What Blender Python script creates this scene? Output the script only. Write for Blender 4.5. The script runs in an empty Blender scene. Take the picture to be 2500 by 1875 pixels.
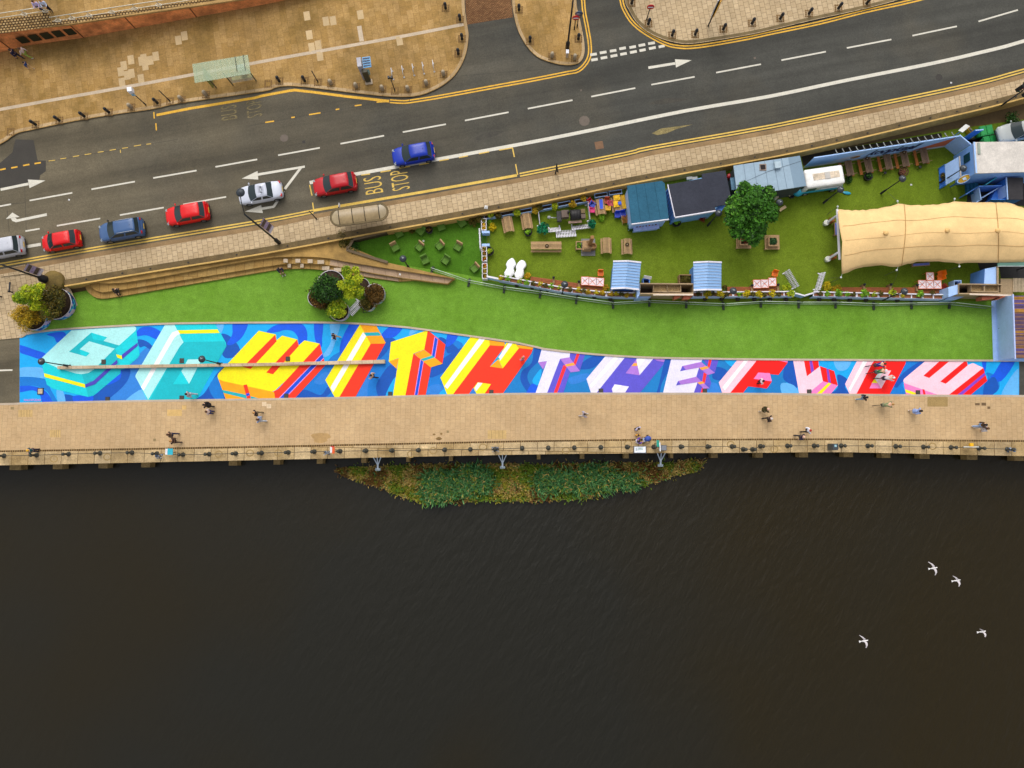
import bpy, bmesh, math, random
from mathutils import Vector, Matrix, Quaternion
R = math.radians
rnd = random.Random(7)
scene = bpy.context.scene
COL = scene.collection

# ------------------------------------------------------------------ camera, sky, sun
F = 1733.0
H = 68.0
DOWN = Vector((20.0,-137.5,-F)).normalized()
ROT = DOWN.rotation_difference(Vector((0,0,-1)))
cam_d = bpy.data.cameras.new('camera')
cam = bpy.data.objects.new('camera', cam_d); COL.objects.link(cam)
cam_d.sensor_width = 36.0; cam_d.lens = 36.0 * F / 2500.0
cam_d.clip_start = 1.0; cam_d.clip_end = 3000.0
cam.location = (0,0, H); cam.rotation_mode = 'QUATERNION'; cam.rotation_quaternion = ROT
scene.camera = cam
CAMP = Vector((0,0, H))

SUN_EL, SUN_AZ = 52.0,100.0
world = bpy.data.worlds.new('World'); scene.world = world; world.use_nodes = True
wn = world.node_tree.nodes; wl = world.node_tree.links; wn.clear()
sky = wn.new('ShaderNodeTexSky'); sky.sky_type = 'NISHITA'; sky.sun_disc = False
sky.sun_elevation = R(SUN_EL); sky.sun_rotation = R(90 - SUN_AZ)
sky.air_density = 1.0; sky.dust_density = 4.0; sky.ozone_density = 1.0
hs = wn.new('ShaderNodeHueSaturation'); hs.inputs['Saturation'].default_value = 0.22
bg = wn.new('ShaderNodeBackground'); bg.inputs['Strength'].default_value = 0.15
wo = wn.new('ShaderNodeOutputWorld')
wl.new(sky.outputs[0], hs.inputs['Color']); wl.new(hs.outputs[0], bg.inputs[0]); wl.new(bg.outputs[0], wo.inputs[0])
sd = bpy.data.lights.new('sun', 'SUN'); sd.energy = 0.55; sd.angle = R(50); sd.color = (1.0,0.95,0.87)
so = bpy.data.objects.new('sun', sd); COL.objects.link(so)
sv = Vector((math.cos(R(SUN_AZ)) * math.cos(R(SUN_EL)), math.sin(R(SUN_AZ)) * math.cos(R(SUN_EL)), math.sin(R(SUN_EL))))
so.rotation_mode = 'QUATERNION'; so.rotation_quaternion = (-sv).to_track_quat('-Z', 'Y')
vs = scene.view_settings
scene.display_settings.display_device = 'sRGB'
vs.view_transform = 'Standard'; vs.look = 'None'; vs.gamma = 1.0; vs.use_curve_mapping = False
vs.exposure = 0.42

# ------------------------------------------------------------------ photo pixel -> world plane
RA, RB = 1.05,0.006
def ray(px, py):
    return (ROT @ Vector((px - 1250.0,-(py - 937.5),-F)))
def W(px, py, z=0.0):
    d = ray(px, py); t = (z - H) / d.z
    return CAMP + d * t
def WR(px, py, dz=0.0):
    d = ray(px, py); t = (RA + dz - H) / (d.z - RB * d.x)
    return CAMP + d * t
def zr(x): return RA + RB * x
TILES = {'A1': (0,0), 'A2': (620,0), 'A3': (1240,0), 'A4': (1860,0), 'A5': (0,340), 'A6': (620,340), 'A7': (1240,340), 'A8': (1860,340),
         'B1': (0,660), 'B2': (620,660), 'B3': (1240,660), 'B4': (1860,660), 'C1': (0,900), 'C2': (620,900), 'C3': (1240,900), 'C4': (1860,900),
         'D1': (1160,480), 'D2': (1440,380), 'D3': (1440,560), 'D4': (1740,380), 'D5': (1740,560), 'D6': (2040,300), 'D7': (2180,300), 'D8': (2180,560),
         'E1': (360,940), 'E2': (0,560), 'E3': (700,620), 'E4': (1500,1000), 'E5': (1820,950), 'E6': (2080,860), 'E7': (0,60), 'E8': (2080,1340), 'S': (0,0)}
TS = {'A': 3.456, 'B': 3.456, 'C': 3.456, 'D': 6.381, 'E1': 6.9125, 'E2': 6.379, 'E3': 6.9125, 'E4': 9.217, 'E5': 8.733, 'E6': 6.506, 'E7': 6.9125, 'E8': 5.925, 'S': 1.0}
def q(t, x, y):
    s = TS.get(t) or TS[t[0]]; o = TILES[t]
    return (o[0] + x / s, o[1] + y / s)
def Q(t, *pts): return [q(t, *p) for p in pts]

# ------------------------------------------------------------------ materials
def lin(c):
    c /= 255.0
    return c / 12.92 if c <= 0.04045 else ((c + 0.055) / 1.055) ** 2.4
EXPO = 1.13
def C(rgb, k=1.0): return tuple(min(0.9, lin(v) / EXPO * k) for v in rgb)
MATS = {}
def nt(name):
    m = bpy.data.materials.new(name); m.use_nodes = True
    n = m.node_tree.nodes; l = m.node_tree.links
    return m, n, l, n['Principled BSDF']
def ramp_mul(n, l, src, fac, lo, hi, c0=0.3, c1=0.7):
    r = n.new('ShaderNodeMapRange'); r.inputs[1].default_value = c0; r.inputs[2].default_value = c1
    r.inputs[3].default_value = lo; r.inputs[4].default_value = hi; l.new(fac, r.inputs[0])
    v = n.new('ShaderNodeVectorMath'); v.operation = 'SCALE'; l.new(src, v.inputs[0]); l.new(r.outputs[0], v.inputs['Scale'])
    return v.outputs[0]
def stretch(n, l, co, deg, sx, sy):
    a = n.new('ShaderNodeMapping'); a.inputs['Rotation'].default_value = (0,0, R(deg)); l.new(co, a.inputs['Vector'])
    b = n.new('ShaderNodeMapping'); b.inputs['Scale'].default_value = (sx, sy, 1); l.new(a.outputs[0], b.inputs['Vector']); return b
def noise(n, l, co, scale, detail=3.0, rough=0.6):
    t = n.new('ShaderNodeTexNoise'); t.inputs['Scale'].default_value = scale
    t.inputs['Detail'].default_value = detail; t.inputs['Roughness'].default_value = rough
    l.new(co, t.inputs['Vector']); return t.outputs['Fac']
def mat(name, rgb, rough=0.65, metal=0.0, layers=((3.0,0.12),(25.0,0.12)), coat=0.0, spec=0.4, k=1.0):
    """painted / plain surface with its own mottling (object coordinates)"""
    if name in MATS: return MATS[name]
    m, n, l, b = nt(name)
    co = n.new('ShaderNodeTexCoord').outputs['Object']
    c = n.new('ShaderNodeRGB'); c.outputs[0].default_value = (*C(rgb, k),1)
    out = c.outputs[0]
    for s, a in layers: out = ramp_mul(n, l, out, noise(n, l, co, s),1 - a, 1 + a)
    l.new(out, b.inputs['Base Color'])
    b.inputs['Roughness'].default_value = rough; b.inputs['Metallic'].default_value = metal
    b.inputs['Coat Weight'].default_value = coat; b.inputs['Specular IOR Level'].default_value = spec
    MATS[name] = m; return m
def paving(name, c1, c2, mortar, bw, rh, rot, mort=0.02, big=0.18, grain=0.2, offset=0.5, bias=0.0, stain=None):
    m, n, l, b = nt(name)
    co = n.new('ShaderNodeTexCoord').outputs['Object']
    mp = n.new('ShaderNodeMapping'); mp.inputs['Rotation'].default_value = (0,0, R(rot)); l.new(co, mp.inputs['Vector'])
    def brick(ca, cb, mo, ms):
        t = n.new('ShaderNodeTexBrick'); l.new(mp.outputs[0], t.inputs['Vector'])
        t.inputs['Color1'].default_value = (*C(ca),1); t.inputs['Color2'].default_value = (*C(cb),1); t.inputs['Mortar'].default_value = (*C(mo),1)
        t.inputs['Scale'].default_value = 1.0; t.inputs['Mortar Size'].default_value = ms; t.inputs['Mortar Smooth'].default_value = 0.3
        t.inputs['Bias'].default_value = bias; t.inputs['Brick Width'].default_value = bw; t.inputs['Row Height'].default_value = rh; t.offset = offset
        return t
    t = brick(c1, c2, mortar, mort); out = t.outputs['Color']
    if stain:
        x = n.new('ShaderNodeMixRGB'); x.inputs[2].default_value = (*C(stain),1); sr = n.new('ShaderNodeMapRange'); sr.inputs[1].default_value = .46; sr.inputs[2].default_value = .66; sr.inputs[4].default_value = .62
        l.new(noise(n, l, co, 0.2,5,.7), sr.inputs[0]); l.new(sr.outputs[0], x.inputs[0]); l.new(out, x.inputs[1]); out = x.outputs[0]
    out = ramp_mul(n, l, out, noise(n, l, co, 0.14,4),1 - big, 1 + big, 0.35,0.65)
    out = ramp_mul(n, l, out, noise(n, l, co, 0.9,5,0.7),1 - grain * .6,1 + grain * .6)
    out = ramp_mul(n, l, out, noise(n, l, co, 5.0,3,0.8),1 - grain * .7,1 + grain * .7); out = ramp_mul(n, l, out, noise(n, l, co, 14.0,3,0.8),1 - grain, 1 + grain)
    l.new(out, b.inputs['Base Color']); b.inputs['Roughness'].default_value = 0.85; b.inputs['Specular IOR Level'].default_value = 0.2
    MATS[name] = m; return m

# ------------------------------------------------------------------ mesh builder
class MB:
    def __init__(s): s.v = []; s.f = []; s.m = []; s.sm = []
    def add(s, vs_, fs, mi=0, smooth=False):
        o = len(s.v); s.v += [tuple(v) for v in vs_]
        for f in fs: s.f.append([i + o for i in f]); s.m.append(mi); s.sm.append(smooth)
        return s
    def poly(s, pts, mi=0):
        n = len(pts)
        a = sum(pts[i][0] * pts[(i + 1) % n][1] - pts[(i + 1) % n][0] * pts[i][1] for i in range(n))
        idx = list(range(n)) if a > 0 else list(range(n))[::-1]
        return s.add(pts, [idx], mi)
    def prism(s, pts, z0, z1, mi=0, mside=None):
        """pts: world points (z ignored), z0/z1 numbers or functions of x"""
        a = sum(pts[i][0] * pts[(i + 1) % len(pts)][1] - pts[(i + 1) % len(pts)][0] * pts[i][1] for i in range(len(pts)))
        if a < 0: pts = pts[::-1]
        n = len(pts); f0 = z0 if callable(z0) else (lambda x: z0); f1 = z1 if callable(z1) else (lambda x: z1)
        vs_ = [(p[0], p[1], f0(p[0])) for p in pts] + [(p[0], p[1], f1(p[0])) for p in pts]
        s.add(vs_, [list(range(n, 2 * n)), list(range(n))[::-1]], mi)
        o = len(s.v) - 2 * n
        for i in range(n):
            s.f.append([o + i, o + (i + 1) % n, o + n + (i + 1) % n, o + n + i]); s.m.append(mi if mside is None else mside); s.sm.append(False)
        return s
    def box(s, c, d, rz=0.0, mi=0, rx=0.0, ry=0.0):
        M = Matrix.Translation(c) @ Matrix.Rotation(rz, 4, 'Z') @ Matrix.Rotation(ry, 4, 'Y') @ Matrix.Rotation(rx, 4, 'X')
        vs_ = [M @ Vector((x * d[0] / 2, y * d[1] / 2, z * d[2] / 2)) for z in (-1,1) for y in (-1,1) for x in (-1,1)]
        return s.add(vs_, [(0,2,3,1),(4,5,7,6),(0,1,5,4),(2,6,7,3),(0,4,6,2),(1,3,7,5)], mi)
    def bar(s, a, b, w, h, mi=0):
        a = Vector(a); b = Vector(b); d = b - a; L = d.length
        if L < 1e-6: return s
        x = d / L; up = Vector((0,0,1)) if abs(x.z) < 0.95 else Vector((0,1,0))
        y = up.cross(x).normalized(); z = x.cross(y)
        vs_ = [a + x * (L * i) + y * (w / 2 * j) + z * (h / 2 * k) for k in (-1,1) for j in (-1,1) for i in (0,1)]
        return s.add(vs_, [(0,2,3,1),(4,5,7,6),(0,1,5,4),(2,6,7,3),(0,4,6,2),(1,3,7,5)], mi)
    def tube(s, pts, r, n=6, mi=0, smooth=True, closed=False):
        pts = [Vector(p) for p in pts]; k = len(pts)
        rr = r if isinstance(r, (list, tuple)) else [r] * k
        vs_ = []; fs = []
        for i, p in enumerate(pts):
            a = pts[(i - 1) % k] if (i or closed) else p; b = pts[(i + 1) % k] if (i < k - 1 or closed) else p
            d = (b - a).normalized() if (b - a).length > 1e-9 else Vector((0,0,1))
            u = d.cross(Vector((0,0,1)))
            if u.length < 1e-3: u = d.cross(Vector((0,1,0)))
            u.normalize(); w = d.cross(u)
            for j in range(n):
                t = 2 * math.pi * j / n
                vs_.append(p + u * (math.cos(t) * rr[i]) + w * (math.sin(t) * rr[i]))
        for i in range(k if closed else k - 1):
            i2 = (i + 1) % k
            for j in range(n): fs.append((i * n + j, i * n + (j + 1) % n, i2 * n + (j + 1) % n, i2 * n + j))
        if not closed: fs += [tuple(range(n)), tuple(range((k - 1) * n, k * n))[::-1]]
        return s.add(vs_, fs, mi, smooth)
    def lathe(s, prof, c=(0,0,0), n=12, mi=0, smooth=True, cap=True):
        vs_ = []; fs = []; k = len(prof)
        for r, z in prof:
            for j in range(n):
                t = 2 * math.pi * j / n; vs_.append((c[0] + r * math.cos(t), c[1] + r * math.sin(t), c[2] + z))
        for i in range(k - 1):
            for j in range(n): fs.append((i * n + j, i * n + (j + 1) % n, (i + 1) * n + (j + 1) % n, (i + 1) * n + j))
        if cap: fs += [tuple(range(n))[::-1], tuple(range((k - 1) * n, k * n))]
        return s.add(vs_, fs, mi, smooth)
    def ball(s, c, d, n=8, mi=0, half=False):
        vs_ = []; fs = []; m = n // 2; lo = m // 2 if half else 0
        rows = range(0, m + 1)
        for i in rows:
            ph = math.pi * (i / m) * (0.55 if half else 1.0)
            for j in range(n):
                t = 2 * math.pi * j / n
                vs_.append((c[0] + d[0] * math.sin(ph) * math.cos(t), c[1] + d[1] * math.sin(ph) * math.sin(t), c[2] + d[2] * math.cos(ph)))
        for i in range(m):
            for j in range(n): fs.append((i * n + j, (i + 1) * n + j, (i + 1) * n + (j + 1) % n, i * n + (j + 1) % n))
        return s.add(vs_, fs, mi, True)
    def ribbon(s, pts, w0, w1, z0, z1, mi=0, closed=False):
        """strip along world polyline between signed offsets w0,w1 (left +); solid from z0 to z1 (relative to points' z)"""
        P = [Vector(p) for p in pts]; n = len(P); L = []; Rr = []
        for i in range(n):
            a = P[i - 1] if (i or closed) else P[i]; b = P[(i + 1) % n] if (i < n - 1 or closed) else P[i]
            d = (b - a); d.z = 0; d.normalize(); nn = Vector((-d.y, d.x, 0))
            k = 1.0
            if 0 < i < n - 1:
                d1 = (P[i] - P[i - 1]); d1.z = 0; d1.normalize(); k = 1 / max(0.5, d1.dot(d))
            L.append(P[i] + nn * (w0 * k)); Rr.append(P[i] + nn * (w1 * k))
        up0 = Vector((0,0, z0)); up1 = Vector((0,0, z1)); vs_ = []; fs = []
        for a, b in zip(L, Rr): vs_ += [a + up0, b + up0, b + up1, a + up1]
        for i in range(n if closed else n - 1):
            o = i * 4; o2 = ((i + 1) % n) * 4
            for j in range(4): fs.append((o + j, o2 + j, o2 + (j + 1) % 4, o + (j + 1) % 4))
        if not closed: fs += [(0,1,2,3),((n - 1) * 4 + 3,(n - 1) * 4 + 2,(n - 1) * 4 + 1,(n - 1) * 4)]
        return s.add(vs_, fs, mi)
    def build(s, name, mats, parent=None, world=False, recalc=True):
        me = bpy.data.meshes.new(name)
        off = parent.location if (world and parent is not None) else Vector((0,0,0))
        pp = parent
        if world and parent is not None:
            off = Vector(parent.location)
            if parent.parent is not None: off = off + parent.parent.location
        me.from_pydata([(v[0] - off[0], v[1] - off[1], v[2] - off[2]) for v in s.v],[], s.f)
        for p, mi, sm in zip(me.polygons, s.m, s.sm): p.material_index = mi; p.use_smooth = sm
        if recalc:
            bm = bmesh.new(); bm.from_mesh(me); bmesh.ops.recalc_face_normals(bm, faces=bm.faces); bm.to_mesh(me); bm.free()
        for m in (mats if isinstance(mats, (list, tuple)) else [mats]): me.materials.append(m)
        o = bpy.data.objects.new(name, me); COL.objects.link(o)
        if parent is not None: o.parent = parent
        return o

def tag(o, label=None, cat=None, group=None, kind=None):
    if label: o['label'] = label
    if cat: o['category'] = cat
    if group: o['group'] = group
    if kind: o['kind'] = kind
    return o
def thing(name, label, cat, loc=(0,0,0), rz=0.0, group=None):
    o = bpy.data.objects.new(name, None); COL.objects.link(o); o.empty_display_size = 0.2
    o.location = loc; o.rotation_euler = (0,0, rz)
    return tag(o, label, cat, group)
def struct(name, mb, m, recalc=True): return tag(mb.build(name, m, recalc=recalc), kind='structure')
KIDS = {}
def copy_thing(root, loc, rz, label, group=None):
    def cp(o, par):
        c = o.copy(); COL.objects.link(c); c.parent = par
        for ch in o.children: cp(ch, c)
        return c
    c = cp(root, None); c.location = loc; c.rotation_euler = (0,0, rz); c['label'] = label
    if group: c['group'] = group
    return c
ORD = ['', 'first', 'second', 'third', 'fourth', 'fifth', 'sixth', 'seventh', 'eighth', 'ninth', 'tenth', 'eleventh', 'twelfth', 'thirteenth', 'fourteenth', 'fifteenth',
       'sixteenth', 'seventeenth', 'eighteenth', 'nineteenth', 'twentieth']
def ordw(i):
    if i < len(ORD): return ORD[i]
    t = {2: 'twenty', 3: 'thirty', 4: 'forty', 5: 'fifty'}[i // 10]
    return (t + '-' + ORD[i % 10]) if i % 10 else {'twenty': 'twentieth', 'thirty': 'thirtieth', 'forty': 'fortieth', 'fifty': 'fiftieth'}[t]
def smooth(pts, k=4):
    out = []; n = len(pts)
    for i in range(n):
        p0, p1, p2, p3 = (Vector((*pts[(i + j - 1) % n],0)) for j in range(4))
        for s_ in range(k):
            t = s_ / k
            v = 0.5 * ((2 * p1) + (p2 - p0) * t + (2 * p0 - 5 * p1 + 4 * p2 - p3) * t * t + (3 * p1 - p0 - 3 * p2 + p3) * t ** 3)
            out.append((v.x, v.y))
    return out
def smooth_open(pts, k=4):
    out = []; n = len(pts)
    for i in range(n - 1):
        p0, p1, p2, p3 = (Vector((*pts[min(n - 1, max(0, i + j - 1))],0)) for j in range(4))
        for s_ in range(k):
            t = s_ / k
            v = 0.5 * ((2 * p1) + (p2 - p0) * t + (2 * p0 - 5 * p1 + 4 * p2 - p3) * t * t + (3 * p1 - p0 - 3 * p2 + p3) * t ** 3)
            out.append((v.x, v.y))
    return out + [tuple(pts[-1])]
def text_mesh(txt, spacing=1.0, bold=0.0, shear=0.0):
    cu = bpy.data.curves.new('text', 'FONT'); cu.body = txt; cu.space_character = spacing; cu.offset = bold; cu.shear = shear; cu.resolution_u = 3
    o = bpy.data.objects.new('text', cu); COL.objects.link(o)
    dg = bpy.context.evaluated_depsgraph_get(); dg.update()
    me = bpy.data.meshes.new_from_object(o.evaluated_get(dg))
    vs_ = [tuple(v.co) for v in me.vertices]; fs = [list(p.vertices) for p in me.polygons]
    bpy.data.objects.remove(o); bpy.data.curves.remove(cu); bpy.data.meshes.remove(me)
    x0 = min(v[0] for v in vs_); x1 = max(v[0] for v in vs_); y0 = min(v[1] for v in vs_); y1 = max(v[1] for v in vs_)
    return [((v[0] - x0) / (x1 - x0),(v[1] - y0) / (y1 - y0)) for v in vs_], fs
# ------------------------------------------------------------------ special ground materials
ROADROT = 10.2
def asphalt():
    m, n, l, b = nt('asphalt')
    co = n.new('ShaderNodeTexCoord').outputs['Object']
    mp = stretch(n, l, co, -ROADROT, .03,.45)
    c = n.new('ShaderNodeMixRGB'); c.inputs[1].default_value = (*C((104,95,76)),1); c.inputs[2].default_value = (*C((72,71,65)),1)
    sx = n.new('ShaderNodeSeparateXYZ'); l.new(co, sx.inputs[0])
    mr = n.new('ShaderNodeMapRange'); mr.inputs[1].default_value = -42; mr.inputs[2].default_value = 12; l.new(sx.outputs[0], mr.inputs[0])
    ad = n.new('ShaderNodeMath'); ad.operation = 'ADD'; l.new(mr.outputs[0], ad.inputs[0])
    pn = n.new('ShaderNodeMapRange'); pn.inputs[1].default_value = 0.3; pn.inputs[2].default_value = 0.7; pn.inputs[3].default_value = -0.25; pn.inputs[4].default_value = 0.25
    l.new(noise(n, l, co, 0.12,3), pn.inputs[0]); l.new(pn.outputs[0], ad.inputs[1]); ad.use_clamp = True
    l.new(ad.outputs[0], c.inputs[0]); out = c.outputs[0]
    out = ramp_mul(n, l, out, noise(n, l, mp.outputs[0],1.0,4,0.6),0.66,1.26)
    out = ramp_mul(n, l, out, noise(n, l, co, 0.6,4),0.9,1.1)
    out = ramp_mul(n, l, out, noise(n, l, co, 5.5,2,0.8),0.88,1.12); out = ramp_mul(n, l, out, noise(n, l, co, 17.0,2,0.8),0.74,1.26)
    l.new(out, b.inputs['Base Color']); b.inputs['Roughness'].default_value = 0.85; b.inputs['Specular IOR Level'].default_value = 0.25
    return m
def turf(name, c1, c2, k=1.0):
    m, n, l, b = nt(name)
    co = n.new('ShaderNodeTexCoord').outputs['Object']
    c = n.new('ShaderNodeMixRGB'); c.inputs[1].default_value = (*C(c1),1); c.inputs[2].default_value = (*C(c2),1)
    mr = n.new('ShaderNodeMapRange'); mr.inputs[1].default_value = 0.35; mr.inputs[2].default_value = 0.65
    l.new(noise(n, l, co, 0.22,5,0.65), mr.inputs[0]); l.new(mr.outputs[0], c.inputs[0]); out = c.outputs[0]
    out = ramp_mul(n, l, out, noise(n, l, co, 1.6,4,0.7),0.88,1.12)
    out = ramp_mul(n, l, out, noise(n, l, co, 5.0,3,0.9),0.88,1.12); out = ramp_mul(n, l, out, noise(n, l, co, 12.0,3,0.9),0.62,1.38)
    l.new(out, b.inputs['Base Color']); b.inputs['Roughness'].default_value = 0.9; b.inputs['Specular IOR Level'].default_value = 0.1
    bp = n.new('ShaderNodeBump'); bp.inputs['Strength'].default_value = 0.25; bp.inputs['Distance'].default_value = 0.03
    l.new(noise(n, l, co, 14.0,2), bp.inputs['Height']); l.new(bp.outputs[0], b.inputs['Normal'])
    MATS[name] = m; return m
def water():
    m, n, l, b = nt('river_water')
    co = n.new('ShaderNodeTexCoord').outputs['Object']
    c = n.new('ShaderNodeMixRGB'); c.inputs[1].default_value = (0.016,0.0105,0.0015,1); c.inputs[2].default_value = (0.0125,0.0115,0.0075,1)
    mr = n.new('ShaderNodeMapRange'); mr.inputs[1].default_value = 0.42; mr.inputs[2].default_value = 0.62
    l.new(mr.outputs[0], c.inputs[0]); l.new(c.outputs[0], b.inputs['Base Color'])
    b.inputs['Roughness'].default_value = 0.3; b.inputs['IOR'].default_value = 1.33; b.inputs['Specular IOR Level'].default_value = 0.5
    mp = stretch(n, l, co, -62,.62,1.6)
    bp = n.new('ShaderNodeBump'); bp.inputs['Strength'].default_value = 1.0; bp.inputs['Distance'].default_value = 0.12
    a = n.new('ShaderNodeMath'); a.operation = 'MULTIPLY_ADD'
    gust = n.new('ShaderNodeMapRange'); gust.inputs[1].default_value = 0.4; gust.inputs[2].default_value = 0.62; gust.inputs[3].default_value = 0.3; gust.inputs[4].default_value = 1.0
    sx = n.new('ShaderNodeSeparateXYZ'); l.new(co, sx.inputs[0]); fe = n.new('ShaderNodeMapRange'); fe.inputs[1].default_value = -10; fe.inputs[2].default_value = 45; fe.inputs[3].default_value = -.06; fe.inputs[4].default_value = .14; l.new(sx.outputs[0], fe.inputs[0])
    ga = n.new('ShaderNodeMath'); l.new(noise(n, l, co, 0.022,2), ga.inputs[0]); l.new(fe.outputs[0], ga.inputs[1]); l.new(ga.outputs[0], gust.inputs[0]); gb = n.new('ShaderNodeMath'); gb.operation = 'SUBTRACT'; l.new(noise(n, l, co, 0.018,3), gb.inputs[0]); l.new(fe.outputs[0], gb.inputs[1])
    mu = n.new('ShaderNodeMath'); mu.operation = 'MULTIPLY'; l.new(noise(n, l, mp.outputs[0],0.85,3,0.55), mu.inputs[0]); l.new(gust.outputs[0], mu.inputs[1])
    l.new(noise(n, l, mp.outputs[0],3.2,2), a.inputs[0]); a.inputs[1].default_value = 0.12; l.new(mu.outputs[0], a.inputs[2])
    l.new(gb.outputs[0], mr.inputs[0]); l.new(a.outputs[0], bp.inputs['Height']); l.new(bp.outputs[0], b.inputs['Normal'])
    return m
def paint(name, rgb):
    return mat('paint_' + name, rgb, 0.6, layers=((.3,.05),(1.6,0.05),(6,.06),(20.0,0.1)), spec=0.3)

M_ASPH = asphalt()
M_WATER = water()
M_LAWN = turf('bright_turf', (116,158,56),(102,144,42))
M_PUBLAWN = turf('olive_turf', (112,132,36),(98,118,26))
M_DARKTURF = turf('dark_turf', (82,126,34),(68,110,24))
M_PLAZA = paving('plaza_paving', (176,141,88),(160,125,70),(134,104,58),0.9,0.62,80,0.014,0.2,0.24, stain=(122,96,44))
M_SLAB = paving('street_paving', (200,176,140),(184,160,124),(126,106,78),0.56,0.5,80,0.02,0.1,0.14)
M_PROM = paving('riverside_paving', (198,167,126),(194,162,120),(166,138,100),0.62,0.48,91,0.014,0.08,0.12)
M_COPING = paving('quay_coping', (204,178,136),(180,152,106),(96,76,48),1.6,5.0,1.0,0.03,0.2,0.3, stain=(140,112,66))
M_SETT = paving('granite_setts', (196,164,112),(160,126,76),(74,52,24),0.3,0.26,-8,0.06,0.15,0.25)
M_REDSETT = paving('brown_setts', (150,110,72),(120,82,50),(78,52,30),0.24,0.12,-8,0.025,0.15,0.25)
M_KERB = paving('kerb_stone', (192,164,124),(168,140,100),(128,102,70),0.9,9.0,8,0.02,0.12,0.2)
M_STONE = mat('pale_stone', (196,176,150),0.8, layers=((0.7,0.12),(9,0.14)))
M_DARKSTONE = mat('weathered_stone', (104,86,54),0.9, layers=((0.35,0.25),(2.0,0.2),(16,0.25)))
M_TANSTONE = mat('sandstone', (190,152,86),0.85, layers=((0.35,0.2),(2.5,0.2),(15,0.15)))
M_STEP = paving('step_stone', (182,148,88),(162,126,68),(120,88,44),0.9,9.0,3,0.02,0.2,0.22)
M_GREYSTEP = paving('grey_step_stone', (186,158,130),(170,140,110),(120,96,70),1.1,9.0,-10,0.02,0.12,0.16)
M_REDWALL = mat('red_sandstone', (222,140,82),0.85, layers=((0.3,0.34),(1.3,0.3),(6,.15),(14,0.14)))
M_WHITEPAINT = mat('road_white', (214,208,192),0.7, layers=((1.2,0.06),(11,0.12),(25,0.1)))
M_YELLOW = mat('road_yellow', (226,172,50),0.7, layers=((1.2,0.1),(9,0.2),(24,0.14)))
M_YELLOWPALE = mat('road_pale_yellow', (222,184,84),0.7, layers=((1.2,0.1),(9,0.16),(24,0.14)))
M_EARTH = mat('earth', (110,90,60),0.95)

# ------------------------------------------------------------------ ground, river, street
mb = MB(); mb.add([(-900,-900,-4.2),(900,-900,-4.2),(900,40,-4.2),(-900,40,-4.2)],[(0,1,2,3)]); struct('river_bed', mb, M_EARTH)
WZ = -3.6
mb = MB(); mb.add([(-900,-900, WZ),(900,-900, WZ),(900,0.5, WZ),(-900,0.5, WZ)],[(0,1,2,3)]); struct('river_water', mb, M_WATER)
mb = MB(); mb.add([(-300,.6,-.12),(300,.6,-.12),(300,34,-.12),(-300,34,-.12)],[(0,1,2,3)])
mb.add([(-300,34,-.9),(300,34,.4),(300,600,.4),(-300,600,-.9)],[(0,1,2,3)]); struct('ground', mb, M_EARTH)

# street surface (one sheet on the street plane)
SK = [(-420,735),(0,660),(203,622),(434,584),(640,550),(765,524),(1054,474),(1260,437),(1529,384),(1587,370),(1880,318),(2120,268),(2294,232),(2410,206),(2500,181),(2800,110)]
mb = MB(); mb.poly([WR(*p) for p in SK] + [WR(2800,-700), WR(-420,-700)]); struct('road', mb, M_ASPH)

PK = [(-420,460),(-120,395),(0,352),(38,327),(87,315),(185,295),(289,278),(376,266),(440,252),(640,224),(670,215),(704,210),(765,215),(880,229),(940,235),(982,237),(1025,233),(1066,217),(1100,194),(1123,165),(1138,130),(1144,90),(1142,70),(1136,30),(1133,-30),(1125,-300)]
pk = smooth_open(PK, 3)
mb = MB(); mb.poly([WR(*p, .12) for p in pk] + [WR(-420,-300,.12)]); struct('pavement', mb, M_PLAZA)
mb = MB(); mb.ribbon([WR(*p) for p in pk],0.0,0.30,-.1,.125)
ISL = [(1230,-300),(1249,-30),(1250,5),(1256,43),(1266,78),(1286,113),(1312,139),(1347,153),(1379,159),(1405,157),(1420,148),(1427,128),(1426,105),(1421,75),(1413,35),(1405,-10),(1380,-300)]
il = smooth_open(ISL, 3)
mb.ribbon([WR(*p) for p in il],0.0,0.28,-.1,.125); 
struct('kerb', mb, M_KERB)
mb = MB(); mb.poly([WR(*p, .12) for p in il]); struct('traffic_island', mb, M_PLAZA)
NE = [(1505,-300),(1520,-60),(1525,0),(1535,23),(1552,52),(1581,78),(1616,95),(1654,105),(1686,107),(1732,101),(1819,87),(1880,74),(1976,51),(2091,26),(2193,0),(2400,-60),(2800,-200)]
ne = smooth_open(NE, 3)
mb = MB(); mb.poly([WR(*p, .12) for p in ne] + [WR(2800,-400,.12)]); struct('pavement', mb, M_SLAB)
mb = MB(); mb.ribbon([WR(*p) for p in ne],0.0,0.3,-.1,.125); struct('kerb', mb, mat('dark_kerb', (118,100,66),.85, layers=((1,.2),(12,.2))))
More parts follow.
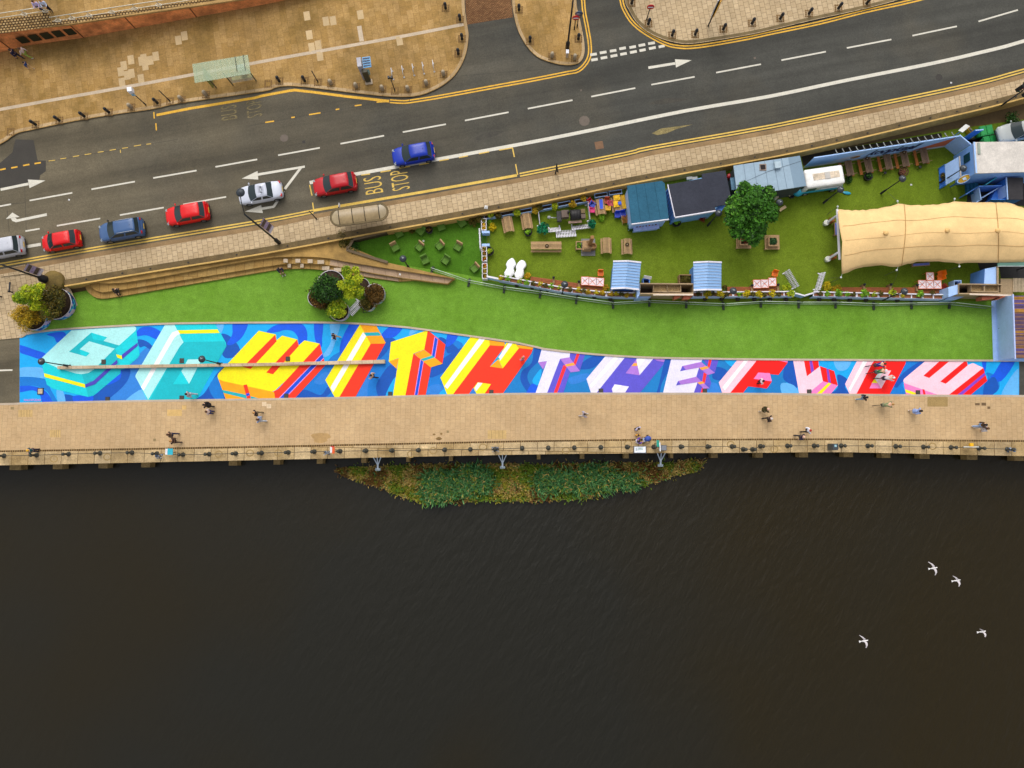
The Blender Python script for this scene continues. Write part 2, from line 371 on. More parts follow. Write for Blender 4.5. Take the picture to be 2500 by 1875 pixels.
# white stone line and odd slabs set in the plaza
mb = MB(); mb.ribbon([WR(*p) for p in smooth_open([(-420,350),(0,269),(330,210),(640,152),(800,123),(1000,87),(1132,61)],3)],.16,-.16,.06,.124)
for t, x0, y0, x1, y1 in (('A2', 890,225,912,355),): mb.ribbon([WR(*q(t, x0, y0)), WR(*q(t, x1, y1))],.22,-.22,.06,.128)
struct('paving_line', mb, M_STONE)
mb = MB()
for t, pts in (('A1', [(1110,510),(1115,625),(1050,560),(1078,640),(1200,520),(1218,500),(1230,560),(1035,700),(1025,610),(1320,480),(1272,515),(1195,670),(1510,345),(1560,308)]),('A2', [(490,405),(545,385),(470,300),(1230,350),(450,140),(610,185),(670,180),(560,480),(900,130)])):
    for (x, y) in pts:
        cpt = WR(*q(t, x, y)); a = R(-10 if t == 'A1' else -8); z = zr(cpt.x)
        u = Vector((math.cos(R(10)), math.sin(R(10)),0)); v = Vector((-u.y, u.x, 0)); w, h = .3,.46
        mb.prism([cpt + u * w + v * h, cpt - u * w + v * h, cpt - u * w - v * h, cpt + u * w - v * h], zr(cpt.x) + .05, zr(cpt.x) + .127 - .003)
struct('replacement_paving', mb, mat('new_slab', (200,172,128),.8, layers=((.25,.2),(12,.12))))
# setts at the mouth of the side street, darker new asphalt patch
mb = MB(); mb.poly([WR(*p, .008) for p in [(1134,-60),(1137,25),(1141,60),(1252,42),(1248,0),(1240,-60)]]); struct('cobbled_street', mb, M_REDSETT)
mb = MB(); mb.poly([WR(*p, .004) for p in [(-200,470),(-200,430),(0,398),(30,372),(38,340),(82,342),(92,392),(112,392),(112,418),(98,428),(96,440),(0,460)]]); struct('asphalt_patch', mb, mat('new_asphalt', (62,58,52),.85, layers=((1,.1),(17,.22))))

# ------------------------------------------------------------------ road markings
mbw = MB(); mby = MB(); mbp = MB(); ZM = .008
def dash(b, t, x0, y0, x1, y1, w, z=ZM):
    a = WR(*q(t, x0, y0)); c = WR(*q(t, x1, y1)); b.ribbon([a, c], w / 2,-w / 2,.001, z)
for t, ds in (('A5', [(250,517,610,452),(772,422,1138,357),(1293,327,1658,264),(1818,233,2170,170),(-250,610,93,548),(480,730,846,668),(1012,640,1382,576),(1545,550,1908,486),(215,775,335,755),(-300,870,-60,830)]),
              ('A6', [(204,135,556,72)]),('A2', [(730,1213,1098,1145),(1256,1115,1620,1048),(1780,1017,2148,947)]),
              ('A3', [(168,917,545,845),(703,815,1075,743),(1210,715,1575,648),(1757,613,2135,542)]),('A4', [(165,508,540,436),(717,405,1092,333),(1270,301,1645,222),(1828,181,2160,84),(2330,30,2600,-70)])):
    for d in ds: dash(mbw, t, *d, .15)
dash(mbw, 'A5', 215,908,345,886,.3)
dash(mbw, 'B1', -300,850,105,842,.15)
TH = [(756,446),(869,425),(1260,354),(1442.5,318),(1674,270.5),(1880,235),(2062,197),(2265,157),(2381,131),(2500,100),(2700,30)]
mbw.ribbon([WR(*p) for p in smooth_open(TH, 3)],.17,-.17,.001, ZM)
def wpoly(b, t, *pts, z=ZM): b.prism([WR(*p) for p in Q(t, *pts)], lambda x: zr(x) + .001, lambda x: zr(x) + z)
wpoly(mbw, 'A5', (235,340),(383,348),(250,412)); dash(mbw, 'A5', 5,425,240,376,.26)
dash(mbw, 'A5', 395,635,130,690,.26); wpoly(mbw, 'A5', (50,672),(105,618),(165,655)); wpoly(mbw, 'A5', (88,662),(122,656),(150,680),(130,698),(105,690))
wpoly(mbw, 'A3', (1410,500),(1550,508),(1418,570)); dash(mbw, 'A3', 1185,572,1412,535,.26)
wpoly(mbw, 'A6', (428,222),(430,240),(35,308),(30,288)); wpoly(mbw, 'A6', (37,340),(-103,332),(30,268))
wpoly(mbw, 'A6', (380,245),(405,245),(270,425),(250,415)); wpoly(mbw, 'A6', (245,440),(262,440),(175,575),(160,560)); wpoly(mbw, 'A6', (165,560),(172,578),(68,596),(62,576)); wpoly(mbw, 'A6', (60,555),(75,622),(-75,610))
for d in [(695,463,750,455),(775,447,832,438),(860,432,915,424),(940,413,995,403),(1025,402,1080,392),(1103,386,1158,375),(1183,369,1240,360),(703,508,758,498),(783,492,838,482),(866,476,923,465),(948,460,1003,450),(1030,444,1087,433),(1110,428,1162,418),(1190,411,1247,400),(1272,397,1323,386)]: dash(mbw, 'A3', *d, .27)
struct('white_road_markings', mbw, M_WHITEPAINT)
def double(b, pts):
    P = [WR(*p) for p in smooth_open(pts, 3)]
    b.ribbon(P, .2,.065,.001, ZM); b.ribbon(P, -.065,-.2,.001, ZM)
double(mbp, [(-300,700),(0,647),(203,612),(434,574),(640,540),(765,516)])
mbp.ribbon([WR(*p) for p in smooth_open([(765,514),(1054,465),(1262,428)],2)],.13,-.13,.001, ZM)
double(mbp, [(1269,427),(1529,375),(1587,361),(1880,309),(2120,259),(2294,223),(2410,197),(2500,172),(2700,120)])
double(mby, [(952,247),(982,249),(1005,247),(1080,235),(1260,202)]); double(mby, [(1235,207),(1320,191),(1385,178),(1412,172),(1432,152),(1440,130),(1439,100),(1432,60),(1425,20),(1420,-60)])
double(mby, [(1512,-60),(1517,0),(1527,29),(1547,58),(1581,84),(1625,107),(1655,114),(1686,115),(1735,109),(1825,93),(1880,81),(2000,56),(2110,28),(2240,-1),(2400,-45)])
mby.ribbon([WR(*p) for p in [(382,281),(463,265),(622,239),(640,234),(704,222),(720,220),(765,225),(850,236),(950,247)]],.13,-.13,.001, ZM)
for d in [(1298,945,1302,1000),(1315,1040,1320,1100)]: dash(mby, 'A1', *d, .12)
for d in [(95,1033,170,1022),(465,968,562,952),(850,893,908,885),(315,992,345,988),(690,925,720,920),(1035,862,1140,856)]: dash(mby, 'A2', *d, .13)
for d in [(-100,276,-50,267),(0,258,48,248),(95,242,148,232),(195,222,248,212),(292,206,345,197)]: dash(mby, 'A5', *d, .15)
for d in [(410,183,465,177),(510,166,560,158),(615,148,668,138),(715,130,770,122),(825,110,875,103),(925,94,978,85),(1030,77,1080,70),(1130,58,1190,48),(1235,42,1275,38),(1015,88,1018,115)]: dash(mbp, 'A5', *d, .07)
for d in [(905,303,980,293),(1068,277,1155,263),(1225,243,1318,228),(1395,215,1478,200),(1562,182,1645,168),(1730,155,1805,140),(1898,122,1985,105),(2068,92,2185,72),(470,385,490,475),(495,535,507,612),(2182,75,2197,150)]: dash(mbp, 'A6', *d, .11,.013)
dash(mbp, 'A7', 65,210,82,300,.11)
def road_text(b, txt, tl, tr, bl, spacing=1.0, bold=-.006, z=ZM):
    vs_, fs = text_mesh(txt, spacing, bold)
    tl, tr, bl = Vector(tl), Vector(tr), Vector(bl)
    b.add([(lambda P: (P.x, P.y, P.z))(WR(*(bl + (tr - tl) * u + (tl - bl) * v), z)) for u, v in vs_], fs)
# letters read from the west-bound lane: baseline on the right, running up the picture
road_text(mbp, 'BUS', q('A6', 943,470), q('A6', 920,330), q('A6', 1093,445),1.05)
road_text(mbp, 'STOP', q('A6', 1170,440), q('A6', 1145,278), q('A6', 1318,415),1.05)
wf = MB(); road_text(wf, 'BUS', q('A1', 1868,1020), q('A1', 1858,900), q('A1', 2005,1000),1.05,.0,.006); road_text(wf, 'STOP', q('A1', 2085,1000), q('A1', 2075,860), q('A1', 2215,975),1.05,.0,.006)
struct('worn_road_lettering', wf, mat('worn_yellow', (122,108,72),.8, layers=((2.5,.5),(12,.3))))
struct('yellow_road_markings', mby, M_YELLOW); struct('pale_yellow_road_markings', mbp, M_YELLOWPALE)
# patches, stains and covers let into the asphalt
mb = MB()
for t, x, y, w, h, c in (('A3', 645,1020,.75,.75,0),('A3', 770,1225,.8,.75,1),('A2', 420,1197,.28,.28,2),('A2', 1322,838,.33,.33,2),('A3', 618,762,.18,.18,0),('A3', 2083,490,.2,.2,0),('A4', 1495,652,.5,.5,2),('A2', 255,1165,.6,.55,0)):
    p = WR(*q(t, x, y)); n = 8 if h < .6 and w > .4 else (10 if c == 0 and w > .7 else 4)
    mb.prism([(p.x + w * .7 * math.cos(R(10 + 360 * i / n + 180 / n)), p.y + h * .7 * math.sin(R(10 + 360 * i / n + 180 / n))) for i in range(n)], zr(p.x) + .001, zr(p.x) + .0075, c)
struct('manhole_covers', mb, [mat('cover_grey', (104,92,80),.7), mat('cover_rust', (124,92,66),.8), mat('cover_dark', (54,50,44),.7)])

mb = MB()
for t, pts in (('A3', [(1170,880),(1260,845),(1340,828),(1440,830),(1520,835),(1430,862),(1300,880)]),('A2', [(1840,1170),(1930,1130),(2040,1105),(2110,1110),(2030,1150),(1900,1185)])): wpoly(mb, t, *pts, z=.003)
for t, x0, y0, x1, y1 in (('A5', 400,190,1500,0),('A2', -50,1064,1000,876),('A5', 205,300,222,770),('A5', 60,590,78,780),('A5', -50,560,215,535),('A3', -400,640,620,560),('A3', 300,740,318,850),('A3', 475,690,492,830)): dash(mb, t, x0, y0, x1, y1,.035,.003)
struct('road_cracks', mb, mat('bitumen_dark', (60,56,46),.7, layers=((1.2,.3),(8,.3))))
mb = MB(); wpoly(mb, 'A3', (1215,1125),(1290,1085),(1400,1070),(1560,1050),(1420,1090),(1340,1125),(1260,1140), z=.003); struct('spilt_paint', mb, mat('spilt_paint', (132,118,74),.8, layers=((1.5,.25),(9,.4))))
# ------------------------------------------------------------------ south pavement, retaining wall, steps
TOPW = [(162,684),(405,644),(640,606),(909,556),(1260,492),(1529,436),(1880,371),(2000,346),(2150,311),(2300,275),(2410,249),(2500,225),(2800,150)]
mb = MB(); mb.poly([WR(*p, .12) for p in SK[1:]] + [WR(x, y + 6,.12) for x, y in TOPW[::-1]] + [WR(140,690,.12), WR(60,668,.12), WR(0,676,.12)])
struct('pavement', mb, M_SLAB)
mb = MB(); mb.ribbon([WR(*p) for p in SK],-.45,0,-.1,.126); struct('kerb', mb, mat('brown_kerb', (146,118,80),.85, layers=((.6,.2),(12,.18))))
# the pavement ramps down at the west end to the riverside path
rp = [WR(-420,735,.12), WR(0,658,.12), WR(60,646,.12), WR(160,680,.12), W(190,745,.10), W(54,824,.08), W(0,829,.08), W(-420,850,.08)]
mb = MB(); mb.add(rp, [(7,6,1,0),(6,5,2,1),(5,4,3,2)]); struct('pavement_ramp', mb, M_SLAB)

M_PIER = M_DARKSTONE
wall = thing('retaining_wall', 'long stone retaining wall between the street pavement and the green lawn', 'wall', WR(1000,540))
tw = [WR(*p) for p in smooth_open([(x, y + 1) for x, y in TOPW],2)]
mb = MB(); mb.ribbon(tw, 0.0,-.62,-.6,.34); mb.build('wall_top', M_DARKSTONE, wall, True)
mb = MB(); mb.ribbon(tw, -.1,-.66,-2.4,.29); mb.build('wall_face', M_TANSTONE, wall, True)
mb = MB(); mb.ribbon(tw, -.56,-.70,.342,.40); mb.build('coping_lip', mat('lip_stone', (202,164,92),.8, layers=((.4,.2),(9,.15))), wall, True)
mb = MB()
i = 0
for a, b in zip(tw[:-1], tw[1:]):
    n = max(1, int((b - a).length / 2.6))
    for j in range(n):
        p = a.lerp(b, (j + .5) / n); d = (b - a).normalized(); nn = Vector((d.y, -d.x, 0)); p = p + nn * .3
        mb.box((p.x, p.y, p.z + .36),(.16,.1,.08),.4)
mb.build('railing_stub', mat('iron', (40,36,32),.6), wall, True)
pc = W(147,693,.1)
mb = MB(); mb.lathe([(1.05,-.1),(1.05,1.25),(.98,1.33),(.5,1.5),(.1,1.55)],(pc.x, pc.y, 0),18); mb.build('end_pier', mat('mossy_stone', (116,96,48),.9, layers=((.8,.25),(9,.2))), wall, True)

# lawn, garden turf (sheets a hand above the path)
MT = [(48,821),(100,812),(174,805),(333,796),(434,792),(640,790),(794,790),(880,793),(996,802),(1112,818),(1260,839),(1327,854),(1414,864),(1500,871),(1602,876),(1732,878),(1880,880),(2482,883),(2800,884)]
MBT = [(-420,995),(0,987),(48,985.5),(289,980),(640,975),(909,970),(1240,962),(1600,961),(1880,962),(2294,966),(2486,967),(2800,969)]
LZ = .09
mb = MB(); mb.poly([W(x, y - 3, LZ) for x, y in smooth_open(MT, 2)] + [W(2800,480, LZ), W(2300,330, LZ), W(1900,395, LZ), W(1300,510, LZ), W(640,630, LZ), W(180,715, LZ), W(58,745, LZ)])
struct('lawn', mb, M_LAWN)
mb = MB(); mb.poly([W(*p, LZ + .006) for p in [(846,590),(947,566),(1138,530),(1190,524),(1194,682),(1100,664),(947,643),(846,612)]]); struct('garden_turf', mb, M_DARKTURF)
mb = MB(); mb.poly([W(*p, LZ + .012) for p in [(1186,526),(1260,512),(1600,450),(1900,392),(2100,355),(2330,315),(2800,250),(2800,730),(2340,736),(1600,738),(1480,732),(1330,706),(1190,686)]]); struct('garden_turf', mb, M_PUBLAWN)
# steps
def step(name, top, bot, z, m, cat=None):
    mb = MB(); mb.prism([W(*p, z) for p in top + bot[::-1]],0.0, z); return mb.build(name, m, steps, True)
steps = thing('stone_steps', 'wide curved tan stone steps leading down from the wall to the lawn', 'steps', W(500,680,0))
up = [(200,688),(405,655),(640,618),(823,586),(850,600),(947,641),(1110,679)]
S1 = smooth_open([(207,690),(209,702),(214,712),(229,724),(246,729),(289,724),(428,700),(640,664),(692,657),(750,656),(799,660),(834,665),(876,674),(973,687)],2)
S2 = smooth_open([(216,686),(219,696),(229,706),(246,713),(270,711),(434,686),(640,652),(707,644),(765,644),(805,648),(875,661),(973,678),(1093,693)],2)
S3 = smooth_open([(225,683),(240,690),(300,690),(434,668),(620,634),(700,627),(760,627),(805,631),(840,638),(938,654),(1106,680)],2)
step('lower_step', up, S1,.3, M_STEP); step('middle_step', up, S2,.6, M_STEP); step('upper_step', up, S3,.92, mat('landing_stone', (172,136,74),.85, layers=((.3,.25),(1.6,.2),(14,.18))))
mb = MB()
for pts, z in (([(875,672),(973,687),(976,678),(877,662)],.31),([(805,647),(875,660),(973,677),(1093,692),(1106,681),(938,655),(840,639),(807,634)],.61)): mb.prism([W(*p, z) for p in pts],.0, z)
mb.build('grey_step_block', M_GREYSTEP, steps, True)
mb = MB()
for x, y, w, z in ((697,637,5,.926),(727,637,6,.926),(757,638,6,.926),(783,640,8,.926),(706,649,4,.606),(737,649,4,.606),(795,655,9,.606),(824,659,9,.606)): mb.prism([W(x - w, y - 5, z), W(x + w, y - 5, z), W(x + w, y + 4, z), W(x - w, y + 4, z)], z - .1, z)
mb.build('pale_step_block', M_STONE, steps, True)

# path edge kerbs, riverside paving, quay
mt = [W(x, y - 1.5,0) for x, y in smooth_open(MT, 2)]
mb = MB(); mb.ribbon(mt, .12,-.06,-.1,.115); mbt = [W(x, y, 0) for x, y in smooth_open(MBT, 2)]; mb.ribbon(mbt, .1,-.1,-.1,.105); struct('kerb', mb, mat('pale_kerb', (190,172,150),.8, layers=((.6,.12),(12,.14))))
mb = MB(); mb.poly([W(*p, .002) for p in [(-420,830),(60,822),(60,990),(-420,1000)]]); mb.poly([W(*p, .002) for p in [(2470,880),(2800,880),(2800,972),(2470,970)]]); struct('path', mb, M_ASPH)
STL = [(-420,1106),(0,1102),(640,1091),(1260,1078),(1560,1074),(1880,1073),(2062,1072.5),(2207,1074.5),(2500,1077),(2800,1080)]
QE = [(-420,1143),(0,1136),(231,1131.5),(640,1123),(1260,1110),(1529,1107),(1880,1105),(2062,1104),(2294,1109),(2500,1113.5),(2800,1120)]
mb = MB(); mb.poly([W(*p, .09) for p in MBT] + [W(*p, .09) for p in STL[::-1]]); struct('promenade', mb, M_PROM)
mb = MB(); mb.ribbon([W(*p, 0) for p in STL],.09,-.14,.0,.094); struct('sett_line', mb, paving('dark_setts', (150,122,80),(120,92,56),(70,52,28),.22,9,1,.06))
quay = thing('quay_wall', 'sandstone quay wall with flat coping stones dropping into the dark river', 'wall', W(1250,1100,0))
mb = MB(); stl = smooth_open(STL, 2); qe = smooth_open(QE, 2)
mb.prism([W(x, y + 2,.1) for x, y in stl] + [W(*p, .1) for p in qe[::-1]],-.3,.1); mb.build('coping', M_COPING, quay, True)
mb = MB(); mb.prism([W(*p, .0) for p in stl] + [W(x, y - 1.2,0) for x, y in qe[::-1]],-4.2,-.3); mb.build('wall_face', M_DARKSTONE, quay, True)
M_PILE = mat('wet_stone', (158,130,80),.7, layers=((1.2,.3),(7,.3)))
for t, a, b in [('C1', 80,175),('C1', 445,525),('C1', 830,905),('C1', 1190,1265),('C1', 1930,2000),('C2', 165,220),('C2', 530,580),('C2', 905,945),('C2', 1285,1312),('C2', 1645,1675),('C3', 245,275),('C3', 610,645),('C3', 975,1020),('C3', 1370,1395),('C3', 1715,1770),('C3', 2090,2150),('C4', 315,390),('C4', 690,770),('C4', 1010,1085),('C4', 1335,1415),('C4', 1730,1820),('C4', 2130,2212)]:
    x0, _ = q(t, a, 0); x1, _ = q(t, b, 0)
    ye = next(y0 + (y1 - y0) * (x0 - u0) / (u1 - u0) for (u0, y0),(u1, y1) in zip(QE[:-1], QE[1:]) if u0 <= x0 <= u1)
    p0 = W(x0, ye + 12,-2.6); p1 = W(x1, ye + 12,-2.6); yb = W(x0, ye - 6,-2.6).y
    mb = MB(); mb.prism([(p0.x, p0.y),(p1.x, p1.y),(p1.x, yb + .3),(p0.x, yb + .3)],-4.2,-2.6); mb.build('buttress', M_PILE, quay, True)
# ------------------------------------------------------------------ the painted path
P = {k: paint(k, v) for k, v in dict(sky=(0,168,238), royal=(0,88,226), mid=(0,120,208), dark=(0,82,178), pale=(98,180,240), steel=(44,128,214), ltpale=(176,238,236), tq=(0,208,218), teal=(0,184,196), ylw=(255,236,0), indigo=(72,66,182), white=(250,248,246), org=(255,166,0), red=(255,52,18), blue=(0,76,216), aqua=(20,176,184), lav=(234,228,248), purp=(94,84,204), orch=(176,120,214), crim=(255,46,52), apr=(255,168,60), pink=(255,206,220), hot=(255,130,196), scar=(255,14,8), viol=(130,66,196), sea=(8,124,196), lilac=(216,150,220)).items()}
mural = thing('ground_mural', 'long blue painted path with colourful block lettering reading GO WITH THE FLOW', 'mural', W(1250,900,0))
mb = MB(); mb.prism([W(x, y - 1,0) for x, y in smooth_open(MT[:-2] + [(2488,883)],2)] + [W(x, y + 1,0) for x, y in ([(2488,967)] + MBT[::-1][2:-2])],-.05,.004)
mb.build('painted_ground', P['sky'], mural, True)
def wave(t, key, z, *pts, sm=True):
    pp = Q(t, *pts); pp = smooth(pp, 4) if sm else pp; pp = [(min(2487, max(48.5, x)), y) for x, y in pp]
    MB().prism([W(*p, z) for p in pp],.001, z).build('painted_wave', P[key], mural, True)
zs = .008; WI = 0
for t, key, lv, pts in [
    ('B3', 'sea', 0,[(205,655),(620,705),(930,735),(1350,750),(1940,760),(2300,760),(2300,1046),(1800,1046),(1000,1046),(0,1046),(-60,1046),(60,850)]),
    ('B2', 'mid', 0,[(1100,560),(1250,600),(1600,580),(1770,660),(1560,1070),(1400,1070),(1000,1075),(360,1085),(450,960),(610,780),(720,690)]),
    ('B1', 'steel', 0,[(1100,760),(1180,700),(1240,650),(1290,660),(1200,800),(1150,900),(1240,1000),(1250,1110),(700,1115),(600,1090),(900,1030),(1030,850)]),
    ('B1', 'royal', 1,[(160,630),(300,672),(385,705),(350,750),(250,722),(160,688)]),('B1', 'royal', 1,[(395,540),(525,518),(555,555),(485,610),(455,565)]),
    ('B1', 'royal', 1,[(160,975),(300,980),(395,1030),(445,1125),(365,1125),(335,1050),(275,1012),(160,1028)]),('B1', 'pale', 1,[(160,825),(345,820),(375,868),(385,910),(160,897)]),
    ('B1', 'mid', 1,[(160,900),(385,918),(425,1000),(490,1120),(450,1120),(400,1025),(300,975),(160,970)]),('B1', 'pale', 2,[(478,1005),(530,1018),(552,1120),(492,1120)]),
    ('B1', 'royal', 1,[(1150,522),(1195,482),(1280,478),(1368,530),(1335,585),(1235,548),(1155,556)]),('B1', 'dark', 1,[(1160,585),(1230,595),(1285,640),(1275,672),(1220,640),(1180,648)]),
    ('B1', 'dark', 1,[(1010,830),(1098,835),(1070,940),(960,1050),(840,1115),(570,1115),(550,1045),(745,1078),(900,960)]),('B1', 'royal', 2,[(620,1060),(780,1060),(760,1120),(640,1120)]),('B1', 'royal', 2,[(1020,840),(1010,920),(900,970),(960,910)]),
    ('B1', 'pale', 1,[(1205,1000),(1245,1115),(1050,1115)]),('B1', 'dark', 1,[(1860,545),(1945,560),(2025,668),(1965,735),(1880,720)]),('B1', 'royal', 1,[(1970,440),(2090,440),(2045,560),(1965,625),(1915,620),(1960,540)]),
    ('B1', 'pale', 1,[(1825,440),(1885,440),(1880,500),(1850,535)]),('B1', 'dark', 1,[(1900,810),(1830,870),(1720,1040),(1630,1110),(1900,1110),(1850,990),(1835,900)]),('B1', 'mid', 2,[(1770,960),(1840,900),(1890,1080),(1820,1090),(1770,1020)]),
    ('B2', 'royal', 1,[(105,525),(170,468),(270,446),(400,450),(448,520),(440,612),(380,640),(372,570),(330,515),(260,503),(200,520)]),('B2', 'royal', 1,[(512,440),(582,440),(576,560),(570,645),(522,600),(508,520)]),
    ('B2', 'pale', 1,[(642,440),(727,440),(700,560),(645,705),(580,722),(650,600)]),('B2', 'royal', 1,[(818,440),(900,440),(790,625),(728,705),(735,600)]),('B2', 'dark', 1,[(1090,565),(1170,570),(1195,600),(1150,640),(1110,700),(1050,745)]),
    ('B2', 'royal', 1,[(1160,465),(1255,478),(1180,565),(1070,555)]),('B2', 'pale', 1,[(1335,485),(1400,495),(1310,548)]),('B2', 'royal', 2,[(1640,525),(1722,540),(1685,612),(1622,642)]),
    ('B2', 'dark', 1,[(1555,580),(1600,570),(1725,668),(1640,700),(1610,650)]),('B2', 'dark', 1,[(1500,825),(1600,740),(1765,650),(1725,760),(1600,860),(1485,905)]),
    ('B2', 'dark', 1,[(1060,1085),(1030,980),(1080,880),(1150,800),(1210,840),(1180,1000),(1100,1085)]),('B2', 'sky', 2,[(1105,1085),(1150,965),(1200,905),(1175,1085)]),('B2', 'steel', 1,[(515,930),(600,855),(645,900),(585,960),(520,955)]),
    ('B2', 'dark', 1,[(420,1005),(560,1052),(620,985),(655,1020),(560,1090),(370,1090)]),('B2', 'steel', 1,[(860,1085),(960,890),(1000,860),(960,980),(950,1085)]),('B2', 'steel', 1,[(1450,1000),(1560,960),(1640,1050),(1560,1080),(1450,1080)]),('B2', 'sky', 2,[(1545,1070),(1610,1000),(1640,1070)]),
    ('B3', 'dark', 1,[(225,655),(295,665),(262,760),(180,850),(170,930),(250,1055),(190,1055),(110,940),(120,850),(200,780)]),('B3', 'sky', 2,[(282,830),(258,965),(205,932)]),('B3', 'royal', 2,[(155,1050),(200,958),(252,985),(230,1050)]),
    ('B3', 'dark', 1,[(740,715),(812,728),(720,822),(600,832),(640,768)]),('B3', 'steel', 1,[(515,910),(670,868),(672,920),(540,962)]),('B3', 'dark', 1,[(1330,745),(1380,745),(1352,850),(1300,950),(1275,1055),(1250,1055),(1280,940)]),('B3', 'dark', 1,[(1755,815),(1852,850),(1800,925),(1725,905)]),('B3', 'sky', 1,[(1825,745),(1945,745),(1890,812)]),('B3', 'steel', 1,[(1690,960),(1760,955),(1800,1055),(1680,1055)]),
    ('B4', 'dark', 1,[(212,745),(265,745),(302,980),(240,960),(178,900)]),('B4', 'pale', 1,[(162,955),(270,970),(312,1060),(185,1060)]),('B4', 'sky', 1,[(470,745),(820,745),(705,960),(640,972),(605,850)]),('B4', 'pale', 2,[(610,745),(752,745),(720,832),(640,842)]),
    ('B4', 'dark', 1,[(638,880),(722,920),(702,985),(742,1060),(565,1060),(640,990)]),('B4', 'mid', 1,[(1210,745),(1400,745),(1195,932),(1218,1065),(1065,1065)]),('B4', 'dark', 2,[(1200,860),(1350,760),(1395,768),(1195,932),(1140,990),(1120,960)]),
    ('B4', 'royal', 1,[(1855,750),(1895,750),(1885,850),(1870,840)]),('B4', 'mid', 1,[(1895,862),(1985,900),(2000,1000),(1880,1070),(1740,1070),(1900,925)]),('B4', 'dark', 2,[(1960,900),(1998,1000),(1910,1070),(1870,1070),(1880,960)]),('B4', 'royal', 1,[(2040,755),(2140,760),(2020,935),(1930,905),(1960,868)]),('B4', 'pale', 1,[(2174,830),(2174,1070),(2025,1070),(2070,950)])]:
    if len(pts) >= 3: WI += 1; wave(t, key, zs + lv * .004 + WI * .00005, *pts)
def letter(label, t, *facets):
    o = None; groups = []
    mb = MB(); keys = []
    for i, (key, pts) in enumerate(facets):
        if key not in keys: keys.append(key)
        z = .022 + i * .0035
        mb.prism([W(*p, z) for p in Q(t, *pts)],.001, z, keys.index(key))
    o = mb.build('painted_letter', [P[k] for k in keys], mural, True); o['label'] = label
letter('pale turquoise letter G', 'B1', ('tq', [(345,745),(370,868),(395,965),(450,1000),(690,1056),(745,1068),(790,1055),(1015,870),(1020,835),(1050,832),(1160,740),(1178,712),(1148,498),(1000,620),(700,700)]),
       ('teal', [(690,875),(740,865),(790,840),(968,660),(985,690),(1020,835),(1015,865),(790,1052),(745,1068),(718,960)]),('tq', [(1003,633),(1148,498),(1178,712),(1150,745),(1030,830)]),
       ('ltpale', [(345,745),(602,507),(900,485),(1130,470),(1145,478),(1150,495),(1140,512),(1003,634),(870,595),(905,565),(770,525),(583,687),(727,727),(758,697),(672,666),(752,598),(968,660),(795,835),(745,866),(690,876),(640,870),(490,825),(355,765)]),
       ('teal', [(770,525),(905,565),(870,595),(1003,633),(968,660),(752,598),(672,666),(758,697),(727,727),(583,687)]),('tq', [(770,525),(905,565),(872,596),(784,582)]),('tq', [(672,668),(757,697),(727,727),(680,712)]),
       ('ylw', [(370,868),(715,960),(720,990),(377,900)]),('indigo', [(718,962),(790,930),(985,755),(993,782),(800,962),(722,988)]),('indigo', [(1027,712),(1160,610),(1162,636),(1031,748)]),('ylw', [(980,708),(1027,720),(1031,750),(990,736)]))
letter('turquoise rounded letter O', 'B1', ('tq', [(1395,455),(1815,455),(1850,510),(1905,610),(1910,640),(1670,1075),(1620,1102),(1250,1110),(1145,900)]),('ltpale', [(1395,455),(1470,455),(1550,610),(1515,645),(1250,1092),(1143,900),(1143,885)]),('white', [(1190,985),(1212,1015),(1470,570),(1495,545),(1535,533),(1500,508),(1455,522),(1428,560)]),
       ('teal', [(1550,605),(1893,598),(1908,640),(1660,1080),(1610,1108),(1255,1108),(1515,645)]),('ylw', [(1500,506),(1835,498),(1852,528),(1518,535)]),('ltpale', [(1585,752),(1702,750),(1595,958),(1530,852)]),('tq', [(1530,852),(1595,960),(1458,963)]))
letter('yellow and red letter W of WITH', 'B2', ('ylw', [(-308,892),(-300,870),(40,510),(185,541),(190,590),(238,551),(365,583),(378,632),(425,591),(555,618),(300,900),(180,1012),(150,1022),(-260,935),(-300,920)]),('red', [(180,541),(190,600),(-28,832),(-92,815)]),('red', [(365,583),(378,638),(160,877),(103,862)]),
       ('red', [(555,618),(602,800),(330,1095),(180,1095),(166,1022),(205,1000)]),('lilac', [(577,700),(590,742),(250,1095),(192,1095)]),('blue', [(578,706),(588,736),(240,1095),(202,1095)]),('org', [(-300,918),(-260,935),(150,1022),(168,1022),(182,1095),(-235,1095)]),('aqua', [(-270,1008),(-90,1045),(75,1090),(-10,1095),(-255,1035)]),('red', [(-90,968),(-60,962),(-22,1095),(-55,1095)]),('blue', [(-68,1040),(-40,1034),(-35,1055),(-62,1062)]))
letter('yellow letter I with a white stripe', 'B2', ('ylw', [(895,455),(985,620),(718,1078),(685,1078),(602,925)]),('white', [(920,522),(948,553),(668,1030),(645,988)]),('org', [(895,455),(1025,455),(1112,612),(1102,620),(985,622)]),('aqua', [(928,525),(1050,522),(1076,551),(946,553)]),('red', [(985,620),(1107,618),(850,1078),(715,1078)]))
letter('yellow and red letter T of WITH', 'B2', ('ylw', [(1155,605),(1465,505),(1482,525),(1437,668),(1345,702),(1275,1070),(1170,1072),(1222,740),(1138,770)]),('org', [(1138,770),(1222,743),(1203,830)]),('red', [(1467,505),(1615,625),(1590,785),(1437,668)]),('lilac', [(1523,558),(1555,582),(1528,742),(1498,716)]),('blue', [(1528,564),(1550,581),(1522,738),(1503,720)]),
       ('red', [(1345,704),(1495,818),(1445,1072),(1275,1072)]),('lilac', [(1403,750),(1432,772),(1380,1072),(1350,1072)]),('blue', [(1408,755),(1428,770),(1376,1072),(1355,1072)]),('org', [(1350,704),(1437,670),(1592,788),(1490,818)]),('aqua', [(1408,748),(1505,718),(1523,735),(1430,766)]))
